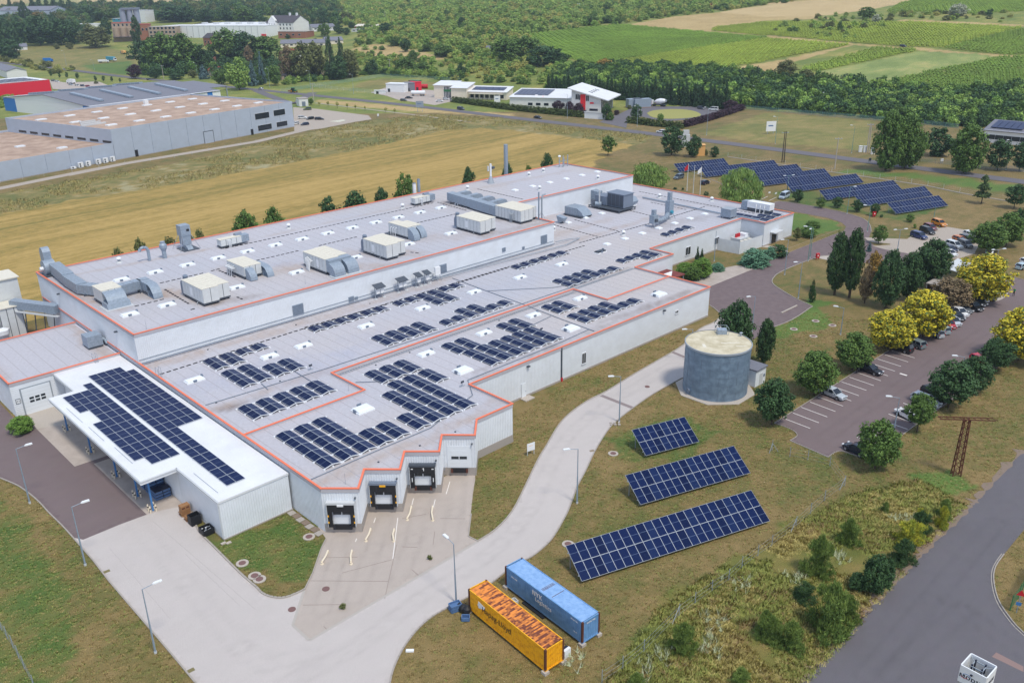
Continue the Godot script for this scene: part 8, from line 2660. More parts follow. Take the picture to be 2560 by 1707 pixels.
func build_town():
	# grey warehouse: long panel wall, brown flat roofs
	var a := GZ(1,0,0,105)
	var b := GZ(0,1,352,1165)
	var t := site("grey_warehouse","long pale grey warehouse with flat brown roofs and a lower wing","warehouse",a,b)
	var L := span(a,b)
	var cut := 46.0
	part("core",bx(cut+.1,0,-72,L - .1,11.1,-.1),M("clad_grey"),t)
	part("core",bx(-60,0,-72,cut,5.9,-.1),M("clad_grey"),t)
	for i in 11:
		var w := (L - cut)/11
		part("wall_panel",bx(cut+i*w+.08,.3,-.1,cut+(i+1)*w - .08,12,.05),M("clad_grey"),t)
	for i in 11: part("wall_panel",bx(cut - (i+1)*9.4+.08,.3,-.1,cut - i*9.4 - .08,6.9,.05),M("clad_grey"),t)
	part("plinth",bx(-60,0,-.1,L,.3,.02),M("concrete"),t)
	part("end_wall",bx(cut - .1,5.9,-72,cut+.1,12,-.1),M("clad_grey"),t)
	for i in 8: part("strip_window",bx(cut - .16,6.6,-6 - i*8.2,cut - .1,7.5,-.6 - i*8.2),M("glass"),t)
	part("roof",bx(cut+.2,11.1,-71.8,L - .2,11.3,-.2),M("roof_brown"),t)
	part("roof",bx(-59.8,5.9,-71.8,cut - .2,6.1,-.2),M("roof_brown"),t)
	for s in [[cut,-72.1,L,-71.8],[L - .25,-71.9,L+.05,-.1]]: part("parapet",bx(s[0],11.1,s[1],s[2],12,s[3]),M("clad_grey"),t)
	part("parapet",bx(-60,5.9,-72.1,cut,6.9,-71.8),M("clad_grey"),t)
	for r in 3:
		for c in 7: part("skylight",bx(cut+8+c*13.2 - r*2,11.3,-15 - r*21.0,cut+12.4+c*13.2 - r*2,11.75,-13 - r*21.0),M("dome"),t)
	for q in [[6,-20],[24,-30],[2,-40],[30,-12],[-10,-14],[14,-52]]: part("skylight",bx(q[0],6.1,q[1],q[0]+3.4,6.6,q[1]+2),M("dome"),t)
	part("roof_unit",bx(L - 36,11.3,-62,L - 34,13.2,-60.6),M("white"),t)
	for i in 3: part("roof_pipe_rack",bx(cut+2+i*3,11.3,-22 - i*5,cut+13+i,11.9,-21.2 - i*5),M("box_grey"),t)
	for q in [[L - 24,6.4,8.6,2.6],[L - 12.5,6.6,7.2,2.6],[L - 23,1.2,8.4,2.4],[L - 11.4,1.4,6.8,2.2]]: win(t,q[0],q[1],q[2],q[3],.05,"glass_blue")
	part("door",bx(L - 27.5,0,.05,L - 26,2.6,.1),M("black"),t)
	part("door",bx(cut+9,0,.05,cut+10.4,2.7,.1),M("black"),t)
	part("gate_frame",bx(cut+43.5,0,.04,cut+49,5.2,.09),M("steel_dark"),t)
	part("gate",bx(cut+43.8,0,.09,cut+48.7,4.9,.12),M("clad_grey"),t)
	var dx := (b - a).normalized()
	var dz := V(-dx.z,0,dx.x)
	for i in 6:
		var ac := thing("air_conditioner","white air conditioner unit at the foot of the grey warehouse wall","air conditioner",a+dx*(27+i*3.1+(1.2 if i > 2 else 0.0))+dz*1.4,t.rotation.y,"air conditioners by the warehouse")
		part("case",bx(-.95,.25,-.4,.95,2.1 if i else 1.0,.4),M("white"),ac)
		for k in (2 if i else 1): part("fan",cy(V(-.35,.7+k*.8,.4),V(-.35,.7+k*.8,.44),.33,.33,12),M("steel_dark"),ac)
		part("stand",bx(-.9,0,-.3,.9,.25,.3),M("concrete"),ac)
	# blue and white hall behind it
	a = AB(161.6,0,-478.0)
	b = AB(241.4,0,-495.0)
	t = site("blue_white_hall","grey-roofed hall with white walls and bright blue corner panels","hall",a,b)
	L = span(a,b)
	house(t,0,L,84,7.4,"white","slate","gable",3.6)
	part("corner_panel",bx(-.1,0,-6,.0,7.2,.1),M("clad_blue"),t)
	part("corner_panel",bx(-.12,0,-84.1,-.02,7.2,-72),M("clad_blue"),t)
	part("corner_panel",bx(0,0,0,13,7.2,.12),M("clad_blue"),t)
	for i in 4: part("blue_bay",bx(32+i*13.5,3.0,0,35.5+i*13.5,7.2,.1),M("clad_blue"),t)
	for i in 4:
		for s in 2:
			var sm := mb()
			var z0: float = [-8.0,-50.0][s]
			for k in 6:
				var zz := z0 - k*4.6
				var y := 7.4+3.6*(1 - absf(zz - 2.0+42)/42)
				sm.box(V(12+i*17.5,y+.5,zz - 2.0),V(2.6,.9,4.2),Basis(Vector3.RIGHT,deg_to_rad(4.9)*(1 if s == 0 else -1)))
			part("roof_light",sm,M("galv"),t)
	part("open_bay_roof",sl([W(-14,7.4),W(-14,7.7),W(-46,9.2),W(-46,8.9)],L,L+17),M("slate"),t)
	for z in [-15,-30,-45]: part("post",bx(L+16.2,-1,z,L+16.7,7.6,z+.5),M("steel"),t)
	var pr := site("entrance_pavilion","small dark-roofed entrance pavilion between two shrubs","pavilion",GZ(0,0,320,1028),GZ(0,0,470,1022))
	part("roof",sl([W(1,4.0),W(-3,5.4),W(-8,4.4),W(-8,4.1),W(-3,5.0),W(1,3.7)],-1,12),M("tile_dark"),pr)
	for x in [.5,9.5]: part("post",bx(x,0,-.5,x+.5,4,0),M("white"),pr)
	part("wall",bx(1,0,-7,10,4,-6),M("plaster_pale"),pr)
	# red shop
	a = GZ(0,0,-420,935)
	b = GZ(0,0,470,850)
	t = site("red_shop","flat-roofed shop with crimson end panel and solar panels on top","shop",a,b)
	L = span(a,b)
	house(t,0,L,34,8.0,"clad_dark","white","flat")
	part("red_panel",bx(L - 34,.2,0,L+.1,8.4,.2),M("clad_red"),t)
	part("red_panel",bx(L - .1,.2,-10,L+.12,8.4,.1),M("clad_red"),t)
	for r in 3:
		for c in 9: part("solar_panel",bx(L - 46+c*4.6,8.4,-9 - r*8.5,L - 41.9+c*4.6,8.55,-3 - r*8.5),M("cells0") if false else paint("pv_far",Color(.055,.125,.29),.3),t)
	# blue and white kiosk, sheds and far roofs at the upper left
	a = GZ(0,0,130,462)
	b = GZ(0,0,250,455)
	t = site("blue_white_shed","white shed with blue gable and grey roof among the trees","shed",a,b)
	house(t,0,span(a,b),18,3.4,"plaster_pale","slate","gable",2.6)
	a = GZ(0,0,-30,180)
	b = GZ(0,0,470,175)
	t = site("long_works_hall","long grey-roofed works hall at the upper left edge","hall",a,b)
	house(t,0,span(a,b),50,12,"clad_grey","slate","gable",5)
	for i in 8: win(t,6+i*span(a,b)/9,4,span(a,b)/16,3)
	a = GZ(0,0,-80,660)
	b = GZ(0,0,65,720)
	t = site("grey_house","small white house with grey roof at the left edge","house",a,b)
	house(t,0,span(a,b),14,5.5,"plaster_pale","slate","gable",2)
	win(t,4,2,2,1.5)
	# big white works hall
	a = GZ(0,0,1380,345)
	b = GZ(0,1,95,345)
	t = site("white_works_hall","huge white factory hall with flat stepped roof in the town","factory",a,b)
	L = span(a,b)
	var hh := up_to(b,Z(0,1,95,232))
	house(t,L*.26,L,90,maxf(9,hh),"white","white_roof","flat")
	house(t,0,L*.26,60,maxf(8,hh)*.9,"plaster_pale","white_roof","flat",0,6)
	for i in 14: part("wall_rib",bx(L*.28+i*L*.05,0,0,L*.285+i*L*.05,maxf(9,hh),.3),M("box_grey"),t)
	for i in 6: part("roof_unit",bx(L*.3+i*L*.1,maxf(9,hh)+.3,-40,L*.33+i*L*.1,maxf(9,hh)+2,-34),M("box_grey"),t)
	part("red_stripe",bx(L*.96,1,.0,L,4,.4),M("clad_red"),t)
	# concrete and brick silo works
	a = GZ(0,0,1045,385)
	b = GZ(0,0,1390,365)
	t = site("silo_works","old brick and concrete silo works with rows of bays","factory",a,b)
	L = span(a,b)
	hh = up_to(a,Z(0,0,1045,205))
	house(t,0,L*.6,30,hh*.95,"plaster_brown","tile_red","flat")
	house(t,L*.55,L,30,hh*.85,"brick","tile_red","flat",0,3)
	for i in 3:
		part("silo_bay",cy(V(L*(.1+i*.18),4,0),V(L*(.1+i*.18),hh*.72,0),L*.08,L*.08,14),M("plaster_brown"),t)
	for i in 5: win(t,L*.05+i*L*.11,hh*.8,L*.05,2.4)
	for i in 3: win(t,L*.68+i*L*.1,hh*.55,L*.05,2.4,3)
	part("canopy",bx(0,4.5,0,L*.55,5.2,6),M("tile_dark"),t)
	for i in 3: part("tall_silo",cy(V(L*.27+i*7,0,-34),V(L*.27+i*7,hh*1.65,-34),3.2,3.2,14),M("galv"),t)
	part("silo_head",bx(L*.24,hh*1.6,-38,L*.27+18,hh*1.7,-30),M("galv_dark"),t)
	a = GZ(0,0,1370,370)
	b = GZ(0,0,1630,360)
	t = site("office_block","grey-brown office block with a row of dark windows","office",a,b)
	L = span(a,b)
	hh = up_to(b,Z(0,0,1630,240))
	house(t,0,L,24,hh,"plaster_brown","concrete","flat")
	for f in 3:
		for i in 7: win(t,L*.05+i*L*.135,3+f*hh*.3,L*.08,2.2)
	a = GZ(0,0,755,290)
	b = GZ(0,0,940,270)
	t = site("white_shed","white flat shed behind the trees of the town","shed",a,b)
	house(t,0,span(a,b),24,8,"plaster_pale","white_roof","flat")
	a = GZ(0,0,1225,200)
	b = GZ(0,0,1340,200)
	t = site("white_tower_block","small white block behind the silo works","factory",a,b)
	house(t,0,span(a,b),18,14,"plaster_pale","white_roof","flat")
	a = GZ(0,0,1870,420)
	b = GZ(0,0,1935,425)
	t = site("brick_house","little brick house among the town trees","house",a,b)
	house(t,0,span(a,b),12,8,"brick","tile_dark","gable",4)
	for i in 2: win(t,2+i*span(a,b)*.45,3,2,2)
	a = GZ(0,0,1975,600)
	one("brick_chimney",bx(-1,0,-1,1,up_to(a,Z(0,0,1975,520)),1),M("brick"),"short brick chimney rising out of the trees","chimney",a)
	a = GZ(0,0,1905,690)
	b = GZ(0,0,1965,700)
	t = site("red_roof_hut","red-roofed hut between the trees at the road","hut",a,b)
	house(t,0,span(a,b),10,4,"plaster","tile_red","gable",3)
	# mansion
	a = GZ(0,1,100,318)
	b = GZ(0,1,350,318)
	t = site("mansion","white gabled mansion with dark steep roof","house",a,b)
	L = span(a,b)
	hh = up_to(a,Z(0,1,130,205))
	house(t,0,L,30,hh,"plaster_pale","tile_dark","gable",hh*.55)
	part("front_bay",bx(L*.15,0,-1,L*.42,hh*1.1,3),M("plaster_pale"),t)
	part("front_gable",sl([W(-1,hh*1.1),W(-1,hh*1.15),W(3,hh*1.15),W(3,hh*1.1)],L*.13,L*.44),M("tile_dark"),t)
	var gm := mb()
	gm.tri(V(L*.15,hh*1.1,3.02),V(L*.42,hh*1.1,3.02),V(L*.285,hh*1.55,3.02))
	gm.tri(V(L*.15,hh*1.1,-1),V(L*.42,hh*1.1,-1),V(L*.285,hh*1.55,-1))
	gm.quad(V(L*.15,hh*1.1,3),V(L*.15,hh*1.1,-1),V(L*.285,hh*1.55,-1),V(L*.285,hh*1.55,3))
	gm.quad(V(L*.42,hh*1.1,-1),V(L*.42,hh*1.1,3),V(L*.285,hh*1.55,3),V(L*.285,hh*1.55,-1))
	part("front_gable",gm,M("plaster_pale"),t)
	for f in 3:
		for i in 3: win(t,L*.175+i*L*.085,hh*.15+f*hh*.3,L*.035,hh*.16,3)
		for i in 4: win(t,L*.5+i*L*.12,hh*.15+f*hh*.3,L*.04,hh*.16)
	for i in 2: part("chimney",bx(L*(.6+i*.25),hh*1.2,-16,L*(.6+i*.25)+1.6,hh*1.75,-14),M("white"),t)
	# more town buildings: [r, c, x0, y0, x1, y1, depth, top y at x0, wall, roof, kind, rise, label]
	for s in [[0,1,205,352,455,350,26,290,"brick","concrete","flat",0,"brown flat block before the mansion"],[0,1,225,438,665,412,22,398,"plaster","slate","gable",3,"long low building with grey roof and small windows"],[0,1,640,410,800,395,22,372,"plaster","slate","gable",3,"grey-roofed end of the long low building"],[0,1,520,290,730,270,26,250,"plaster_pale","slate","gable",3,"white hall with blue-grey roof above the trees"],[0,1,875,292,1110,292,24,270,"plaster_pale","white_roof","flat",0,"white flat hall at the edge of the scrub"],[0,1,905,262,1120,258,26,240,"tile_red","cream_panel","gable",2,"red-walled hall behind the white flat one"],[0,1,285,540,405,535,14,492,"plaster_pale","tile_red","gable",4,"white cottage with a red tiled roof"],[0,1,235,735,480,712,12,690,"plaster_brown","tile_dark","gable",2,"crumbling brown wall building behind the thin trees"],[0,1,480,715,655,690,12,650,"plaster_brown","tile_dark","gable",2,"crumbling brown barn next to the wall building"],[0,0,2200,320,2350,310,30,290,"clad_grey","slate","flat",0,"grey lean-to beside the white works hall"],[0,2,585,70,645,70,10,52,"plaster_pale","white","gable",2,"tiny white cottage on the scrub hillside"],[0,2,1765,72,1812,72,10,60,"brick","tile_red","gable",2,"tiny red-roofed cottage on the scrub hillside"],[0,1,2115,490,2150,488,6,455,"plaster_pale","slate","gable",3,"tiny grey hut in the scrub"],[0,0,1030,195,1130,195,20,170,"teal","white_roof","flat",0,"pale blue flat shed behind the silo works"]]:
		a = GZ(s[0],s[1],s[2],s[3])
		b = GZ(s[0],s[1],s[4],s[5])
		t = site("town_building",s[12],"building",a,b,"")
		hh = maxf(2.5,up_to(a,Z(s[0],s[1],s[2],s[7])))
		L = span(a,b)
		house(t,0,L,s[6]*.7,hh,s[8],s[9],s[10],s[11])
		var nw := int(L/7)
		for i in nw: win(t,2+i*(L - 3)/maxf(1,nw),hh*.45,2.4,minf(1.6,hh*.3))
	# cream shops
	a = GZ(0,1,1690,905)
	b = GZ(0,1,1935,912)
	t = site("cream_shops","row of cream shops with glass fronts and tilted white roofs","shop",a,b)
	L = span(a,b)
	house(t,-6,L*.4,12,7,"plaster","white_roof","mono",1.4,-5)
	house(t,L*.42,L,13,6.2,"plaster","white_roof","mono",2.0)
	part("glass_front",bx(.5,.3,-5.0,L*.4,6.4,-4.8),M("glass_blue"),t)
	for i in 7: part("mullion",bx(.5+i*L*.055,.3,-4.8,.7+i*L*.055,6.4,-4.65),M("white"),t)
	part("shop_band",bx(.5,3.6,-4.8,L*.4,4.8,-4.6),M("green"),t)
	house(t,L,L+24,12,4.2,"plaster","white_roof","mono",2.0,-2)
	for i in 5: part("solar_panel",mb().box(V(L+3.5+i*4.0,5.65,-8),V(3.8,.12,6.5),Basis(Vector3.RIGHT,deg_to_rad(9.0))),paint("pv_far",Color(.055,.125,.29),.3),t)
	for i in 7: win(t,L+1.5+i*3.1,.9,2.2,1.9,-2,"glass_blue")
	part("veranda_roof",bx(L+1,3.2,-2,L+22,3.4,.2),M("cream_panel"),t)
	for i in 8: part("veranda_post",bx(L+1.5+i*2.8,0,-.1,L+1.7+i*2.8,3.2,.1),M("bark"),t)
	# sheds in front of the empty field
	var sheds := [[1195,845,1360,850,5.0,"white","white","white flat sales shed before the empty field"],[1370,842,1460,838,5.0,"slate","slate","grey flat shed next to the white sales shed"],[1455,835,1520,830,5.2,"clad_red","clad_red","red sales container beside the sheds"],[1485,828,1520,822,5.6,"green","green","green sales container beside the red one"],[1085,862,1185,862,2.0,"white","white","low white wall before the sales sheds"]]
	for s in sheds:
		a = GZ(0,1,s[0],s[1])
		b = GZ(0,1,s[2],s[3])
		t = site("sales_shed",s[7],"shed",a,b,"sheds before the empty field")
		house(t,0,span(a,b),7 if s[4] > 3 else 1,s[4],s[5],s[6],"flat")
		part("door",bx(1.2,0,0,2.8,minf(2.2,s[4]*.8),.06),M("glass"),t)
	one("red_bottle_tank",cy(V(-2,1.4,0),V(2,1.4,0),1.4,1.4,14),M("red"),"round red tank beside the sales containers","tank",GZ(0,1,1548,812))
	t = site("tanker_trailer","white and orange tank trailer before the cream shops","trailer",GZ(0,1,1420,880),GZ(0,1,1525,880))
	part("tank",cy(V(.5,2.0,0),V(9,2.0,0),1.2,1.2,14),M("white"),t)
	for x in [1.5,6.5,8.0]: part("wheel",cy(V(x,.5,-1.1),V(x,.5,1.1),.5,.5,10),M("tyre"),t)
	part("frame",bx(0,.7,-.6,9.5,.95,.6),M("orange_box"),t)
	# dealership
	a = GZ(0,2,545,1030)
	b = GZ(0,2,815,1040)
	t = site("dealership","pale dealership hall with sloping white roof and red wall panel","showroom",a,b)
	L = span(a,b)
	var dep := 25.0
	part("wall",bx(0,0,-dep,L,6.0,0),M("plaster_pale"),t)
	var rm := mb()
	var e0 := V(-2,12.4,1.0)
	var e1 := V(L+4,6.8,1.0)
	rm.quad(e0,e1,e1+V(0,0,-dep - 2),e0+V(0,0,-dep - 2))
	rm.quad(e0 - V(0,.5,0),e1 - V(0,.5,0),e1,e0)
	rm.quad(e1 - V(0,.5,0),e1+V(0,-.5,-dep - 2),e1+V(0,0,-dep - 2),e1)
	rm.quad(e0+V(0,-.5,-dep - 2),e0 - V(0,.5,0),e0,e0+V(0,0,-dep - 2))
	part("roof",rm,M("white_roof"),t)
	var wm := mb()
	for z in [0.0,-dep]: wm.quad(V(0,6,z),V(L,6,z),V(L,7.3,z),V(0,11.4,z))
	wm.quad(V(0,6,-dep),V(0,6,0),V(0,11.4,0),V(0,11.4,-dep))
	part("upper_wall",wm,M("plaster_pale"),t)
	part("red_panel",bx(L*.31,1.5,0,L*.48,9.2,.3),M("clad_red") if false else paint("signal_red",lin(226,40,48),.5),t)
	for q in [[.14,6.6,.05],[.2,6.6,.05],[.26,6.4,.04],[.5,6.0,.04],[.55,6.0,.04]]: win(t,L*q[0],q[1],L*q[2],2.6,0,"glass_blue")
	part("name_band",bx(L*.63,4.6,0,L*.76,5.4,.1),paint("signal_red",lin(226,40,48),.5),t)
	part("name_band",bx(L*.76,4.6,0,L*.82,5.4,.1),M("box_grey"),t)
	part("low_band",bx(L*.62,1.2,0,L*.9,2.2,.1),M("navy"),t)
	part("glass_front",bx(L,.4,-dep+2,L+.15,5.6,-1),M("glass_blue"),t)
	for i in 8: part("mullion",bx(L+.15,.2,-dep+2+i*2.9,L+.35,6.4,-dep+2.2+i*2.9),M("white"),t)
	for i in 4: part("roof_light",mb().box(V(L*.55,12.4 - 5.6*(L*.55+2)/(L+6)+.06,-6 - i*4),V(2.4,.12,1.2),Basis(V(0,0,1),-atan(5.6/(L+6)))),M("glass_blue"),t)
	a = GZ(0,2,-20,985)
	b = GZ(0,2,545,1000)
	t = site("dealer_wing","low white workshop wing with a solar roof beside the dealership","workshop",a,b)
	L = span(a,b)
	house(t,0,L,24,5.4,"plaster_pale","white_roof","mono",2.0)
	for i in 8: part("solar_panel",mb().box(V(L*.06+i*L*.07,6.95,-13),V(L*.066,.12,16),Basis(Vector3.RIGHT,deg_to_rad(4.5))),paint("pv_far",Color(.055,.125,.29),.3),t)
	for i in 5: win(t,L*(.3+i*.13),1.4,2.6,1.4)
	for i in 3:
		var f := GZ(0,2,175+i*62,975+i*6)
		t = thing("banner_flag","tall white banner flag before the dealer wing","flag",f,.1,"banner flags of the dealership")
		part("pole",cy(Vector3.ZERO,V(0,6.6,0),.08,.05,6),M("white"),t)
		part("banner",bx(-1.5,1.8,-.04,-.1,6.5,.04),M("flag_white"),t)
		part("print",bx(-1.1,5.0,.04,-.5,6.1,.06),paint("signal_red",lin(226,40,48),.5),t)
	for q in [[1120,985,10],[1190,985,12],[1215,980,8]]:
		t = thing("stacked_goods","stack of pale building goods beside the mixer lorry","stack",GZ(0,2,q[0],q[1]),.3,"stacks beside the mixer lorry")
		part("load",bx(-q[2]*.4,.3,-2,q[2]*.4,4.6 if q[2] > 9 else 3.0,2),M("galv" if q[2] != 8 else "red"),t)
		part("pallet",bx(-q[2]*.42,0,-2.1,q[2]*.42,.3,2.1),M("wood"),t)
	t = site("gate_wall","white gate wall with a bell-shaped top at the dealer entrance","wall",GZ(0,2,665,1085),GZ(0,2,765,1092))
	part("wall",bx(0,0,-.4,12,3.0,0),M("white"),t)
	part("cap",bx(-.2,3.0,-.6,12.2,3.3,.2),M("box_grey"),t)
	a = GZ(0,3,1970,1300)
	b = GZ(0,3,2420,1345)
	t = site("road_house","low house with shallow grey solar roof at the main road","house",a,b)
	L = span(a,b)
	house(t,0,L,26,5.0,"plaster_pale","slate","gable",2.6)
	for i in 5: part("solar_panel",mb().box(V(L*.15+i*L*.13,6.75,-6.5),V(L*.12,.15,9),Basis(Vector3.RIGHT,deg_to_rad(11.3))),paint("pv_far",Color(.055,.125,.29),.3),t)
	for i in 5: win(t,L*.08+i*L*.17,1.4,3,1.8)
	a = GZ(0,1,398,978)
	b = GZ(0,1,480,972)
	t = site("transformer_hut","small white transformer hut at the side road","hut",a,b)
	house(t,0,span(a,b),6,4.0,"plaster_pale","concrete","flat")
	part("door",bx(1.5,0,0,3.5,2.6,.06),M("galv_dark"),t)
	one("orange_cabinet",bx(-1.4,0,-1.2,1.4,4.0,1.2).bx(-1.6,4.0,-1.4,1.6,4.2,1.4),M("orange_box"),"orange cabinet between the dark road trees","cabinet",GZ(0,2,1732,1425))
	one("white_cabinet",bx(-1.6,0,-.8,1.6,4.8,.8).bx(-1.2,4.8,-.6,1.2,6.6,.6),M("box_grey"),"pale sign stele between the dark road trees","sign",GZ(0,2,1592,1345))
	for q in [[0,3,850,1395],[0,3,893,1397],[0,3,962,1415]]: one("meter_box",bx(-.6,0,-.4,.6,2.2,.4).bx(-.7,2.2,-.5,.7,2.4,.5),M("white"),"white meter box at the foot of the transformer pole","cabinet",GZ(q[0],q[1],q[2],q[3]),0,"meter boxes by the transformer pole")
	# billboards
	var bb := [[0,1,1505,1030,1475,1545,930,985,"galv","grey-backed billboard beside the main road"],[0,3,25,1230,-30,62,1115,1205,"white","white billboard on steel legs by the paddock"],[0,1,2215,960,2190,2245,882,940,"white","white board sign behind the hedge"],[0,3,935,1500,925,948,1450,1475,"steel_dark","small dark sign at the roadside"],[0,3,1597,1500,1585,1612,1455,1480,"white","small tilted white sign at the roadside"],[0,1,1120,1075,1112,1128,1045,1075,"white","small white post sign at the yard corner"],[0,2,862,1100,845,880,1070,1085,"white","white plate sign at the dealer entrance"]]
	for s in bb:
		var p := GZ(s[0],s[1],s[2],s[3])
		var k := 1.0/3.672/ppm(p)
		t = thing("billboard",s[9],"sign",p,.15,"")
		var w: float = (s[5] - s[4])*k
		var y0: float = maxf(.6,(s[3] - s[7])*k)
		var y1: float = (s[3] - s[6])*k
		part("board",bx(-w/2,y0,-.1,w/2,y1,.1),M(s[8]),t)
		for x in [-w*.3,w*.3]: part("leg",bx(x - .1,0,-.25,x+.1,y0+.3,-.1),M("steel"),t)
		if w > 3: part("print",bx(-w*.3,lerpf(y0,y1,.5),.1,w*.2,lerpf(y0,y1,.62),.115),M("crate_blue"),t)
	# hedges
	hedge(line(0,1,[1815,935,2350,1010])+line(0,2,[200,1030,660,1078]),3.0,3.0,"hedge","long clipped green hedge before the dealership")
	hedge(line(0,2,[1075,1125,1300,1155,1580,1180]),3.0,3.0,"hedge","clipped green hedge before the round dealer lawn")
	hedge(line(0,2,[1590,1165,1860,1090,2120,1005]),3.0,3.0,"purple","purple-brown hedge at the side of the dealer yard")
	var gd := "shrubs round the dealership"
	for q in [[420,1010,925,115,"purple"],[530,1040,935,100,"purple"],[615,1060,945,130,"purple"],[870,1100,955,100,"dark"],[1140,1090,960,110,"dark"],[1365,1110,1042,65,"bright"],[1600,1140,1090,70,"olive"],[960,1055,1010,60,"purple"],[1080,1000,965,45,"olive"],[2010,1010,920,150,"purple"],[905,1105,1030,70,"mid"]]: tree_px(0,2,[q[0],q[1],q[2],q[3]],q[4],1,"%s shrub beside the dealership" % {"purple": "dark purple round","dark": "dark green pointed","bright": "small bright green","olive": "olive green low","mid": "green roadside"}[q[4]],gd,"dealer_shrub","bush",.0)
	# row of conifers behind the dealership
	for i in 46:
		var f := i/45.0
		var p := GZ(0,2,lerpf(335,1960,f),lerpf(855,1000,f)+6*sin(i*2.2))
		plant("row_conifer",p,11.0+2.2*sin(i*1.7)+1.2*sin(i*3.1),5.6,"cone",1,.0,"dark conifer in the long row behind the dealership","tree","conifer row behind the dealership")
	# young trees on the verge
	for q in [[0,1,580,975,935,26],[0,1,662,980,928,30],[0,1,745,992,935,34],[0,1,838,1000,945,28],[0,1,912,1012,960,26],[0,1,1000,1018,972,20],[0,1,1190,1035,985,34],[0,1,1272,1045,995,28]]: tree_px(q[0],q[1],[q[2],q[3],q[4],q[5]],"straw",0,"young pale tree in the row beside the footpath","young trees along the footpath","young_tree","tree",.45)
	tree_px(0,1,[502,960,900,55],"mid",1,"round clipped tree beside the transformer hut","","broadleaf_tree","tree",.1)
	for q in [[545,715,665,24],[612,715,655,30],[710,725,665,36],[875,745,690,32],[948,745,692,36],[1025,750,700,28],[1100,755,715,22],[465,700,650,28],[245,610,585,40],[365,640,605,30]]: tree_px(0,0,q,"dark",0,"small dark tree in the row along the main road","small trees along the main road","young_tree","tree",.15)
	# the town's trees: [r, c, x, foot, top, width, kind]
	var tt := [[0,60,420,170,180,"dark"],[0,170,425,185,210,"dark"],[0,370,415,150,290,"dark"],[0,230,210,5,110,"poplar"],[0,350,200,110,130,"orange"],[0,560,412,180,270,"dark"],[0,680,405,195,170,"dark"],[0,880,435,240,300,"olive"],[0,985,340,160,120,"dark"],[0,1265,415,140,110,"poplar"],[0,1288,115,0,70,"poplar"],[0,1400,115,-30,75,"poplar"],[0,310,140,-20,70,"poplar"],[0,375,142,-25,70,"poplar"],[0,440,145,-15,75,"poplar"],[0,510,148,-22,80,"poplar"],[0,580,150,-18,80,"poplar"],[0,650,150,-10,80,"poplar"],[0,100,120,-30,50,"poplar"],[0,800,195,55,230,"dark"],[0,900,185,70,160,"mid"],[0,1050,175,75,160,"mid"],[0,1560,195,55,300,"dark"],[0,1700,195,65,220,"dark"],[0,1890,205,80,190,"dark"],[0,2070,200,60,160,"dark"],[0,2240,200,65,200,"mid"],[0,1940,120,30,60,"poplar"],[0,1330,610,375,290,"dark"],[0,1500,650,300,360,"mid"],[0,1690,660,315,350,"mid"],[0,1860,640,410,260,"dark"],[0,2090,580,265,310,"mid"],[0,2260,580,295,260,"dark"],[0,1240,722,590,135,"purple"],[0,1420,720,610,130,"dark"],[0,2195,825,540,225,"light"],[0,2030,775,635,170,"mid"],[0,1870,725,590,120,"spruce"],[0,1770,715,640,95,"olive"],[0,2325,790,555,110,"spruce"],[0,2290,600,420,100,"brown"],[0,2070,640,520,150,"dark"],[0,90,545,355,260,"dark"],[0,20,500,360,150,"dark"],[0,535,1022,908,175,"mid"],[0,330,1035,925,110,"light"],[0,880,1010 - 240,745,50,"olive"],[0,1620,730,670,150,"dark"],[0,640,450,390,70,"olive"],[0,520,450,405,60,"olive"],[0,700,300,200,150,"mid"],[0,1150,190,110,120,"dark"],[0,1480,320,250,100,"mid"],
		[1,100,565,335,290,"mid"],[1,30,560,360,200,"dark"],[1,58,770,470,95,"spruce"],[1,172,785,600,140,"mid"],[1,310,725,430,190,"brown"],[1,440,730,400,230,"olive"],[1,560,715,390,200,"olive"],[1,690,730,328,105,"poplar"],[1,790,715,365,90,"poplar"],[1,865,715,455,170,"olive"],[1,760,730,515,190,"dark"],[1,700,725,560,160,"mid"],[1,905,700,590,120,"olive"],[1,1065,675,548,125,"dark"],[1,1370,668,525,195,"mid"],[1,1530,668,578,190,"mid"],[1,1885,705,585,100,"dark"],[1,1375,475,355,115,"dark"],[1,1888,258,155,78,"dark"],[1,345,275,175,150,"dark"],[1,630,335,215,135,"mid"],[1,760,310,225,110,"dark"],[1,880,260,200,80,"dark"],[1,60,220,150,120,"dark"],[1,1445,560,460,90,"mid"],[1,1720,520,410,200,"mid"],[1,1950,530,420,150,"mid"],[1,1190,320,210,140,"dark"],[1,290,355,318,55,"dark"],[1,545,400,352,60,"dark"],[1,830,320,255,80,"dark"],[1,1280,420,330,150,"mid"],[1,2290,560,350,280,"mid"],[1,1580,470,390,130,"mid"]]
	var kn := {"dark": "dark green broad","mid": "mid green rounded","poplar": "slim upright poplar","olive": "olive green loose","orange": "yellowing","spruce": "blue-grey spruce","purple": "purple-leaved","light": "light green","brown": "brownish half-bare"}
	for q in tt: tree_px(0,q[0],[q[1],q[2],q[3],q[4]],q[5],1,"%s tree in the %s" % [kn[q[5]],"town woods around the works" if q[0] == 0 else "grove along the side of the main road"],"trees of the town","town_tree","tree",.08 if q[5] != "spruce" and q[5] != "poplar" else .02)

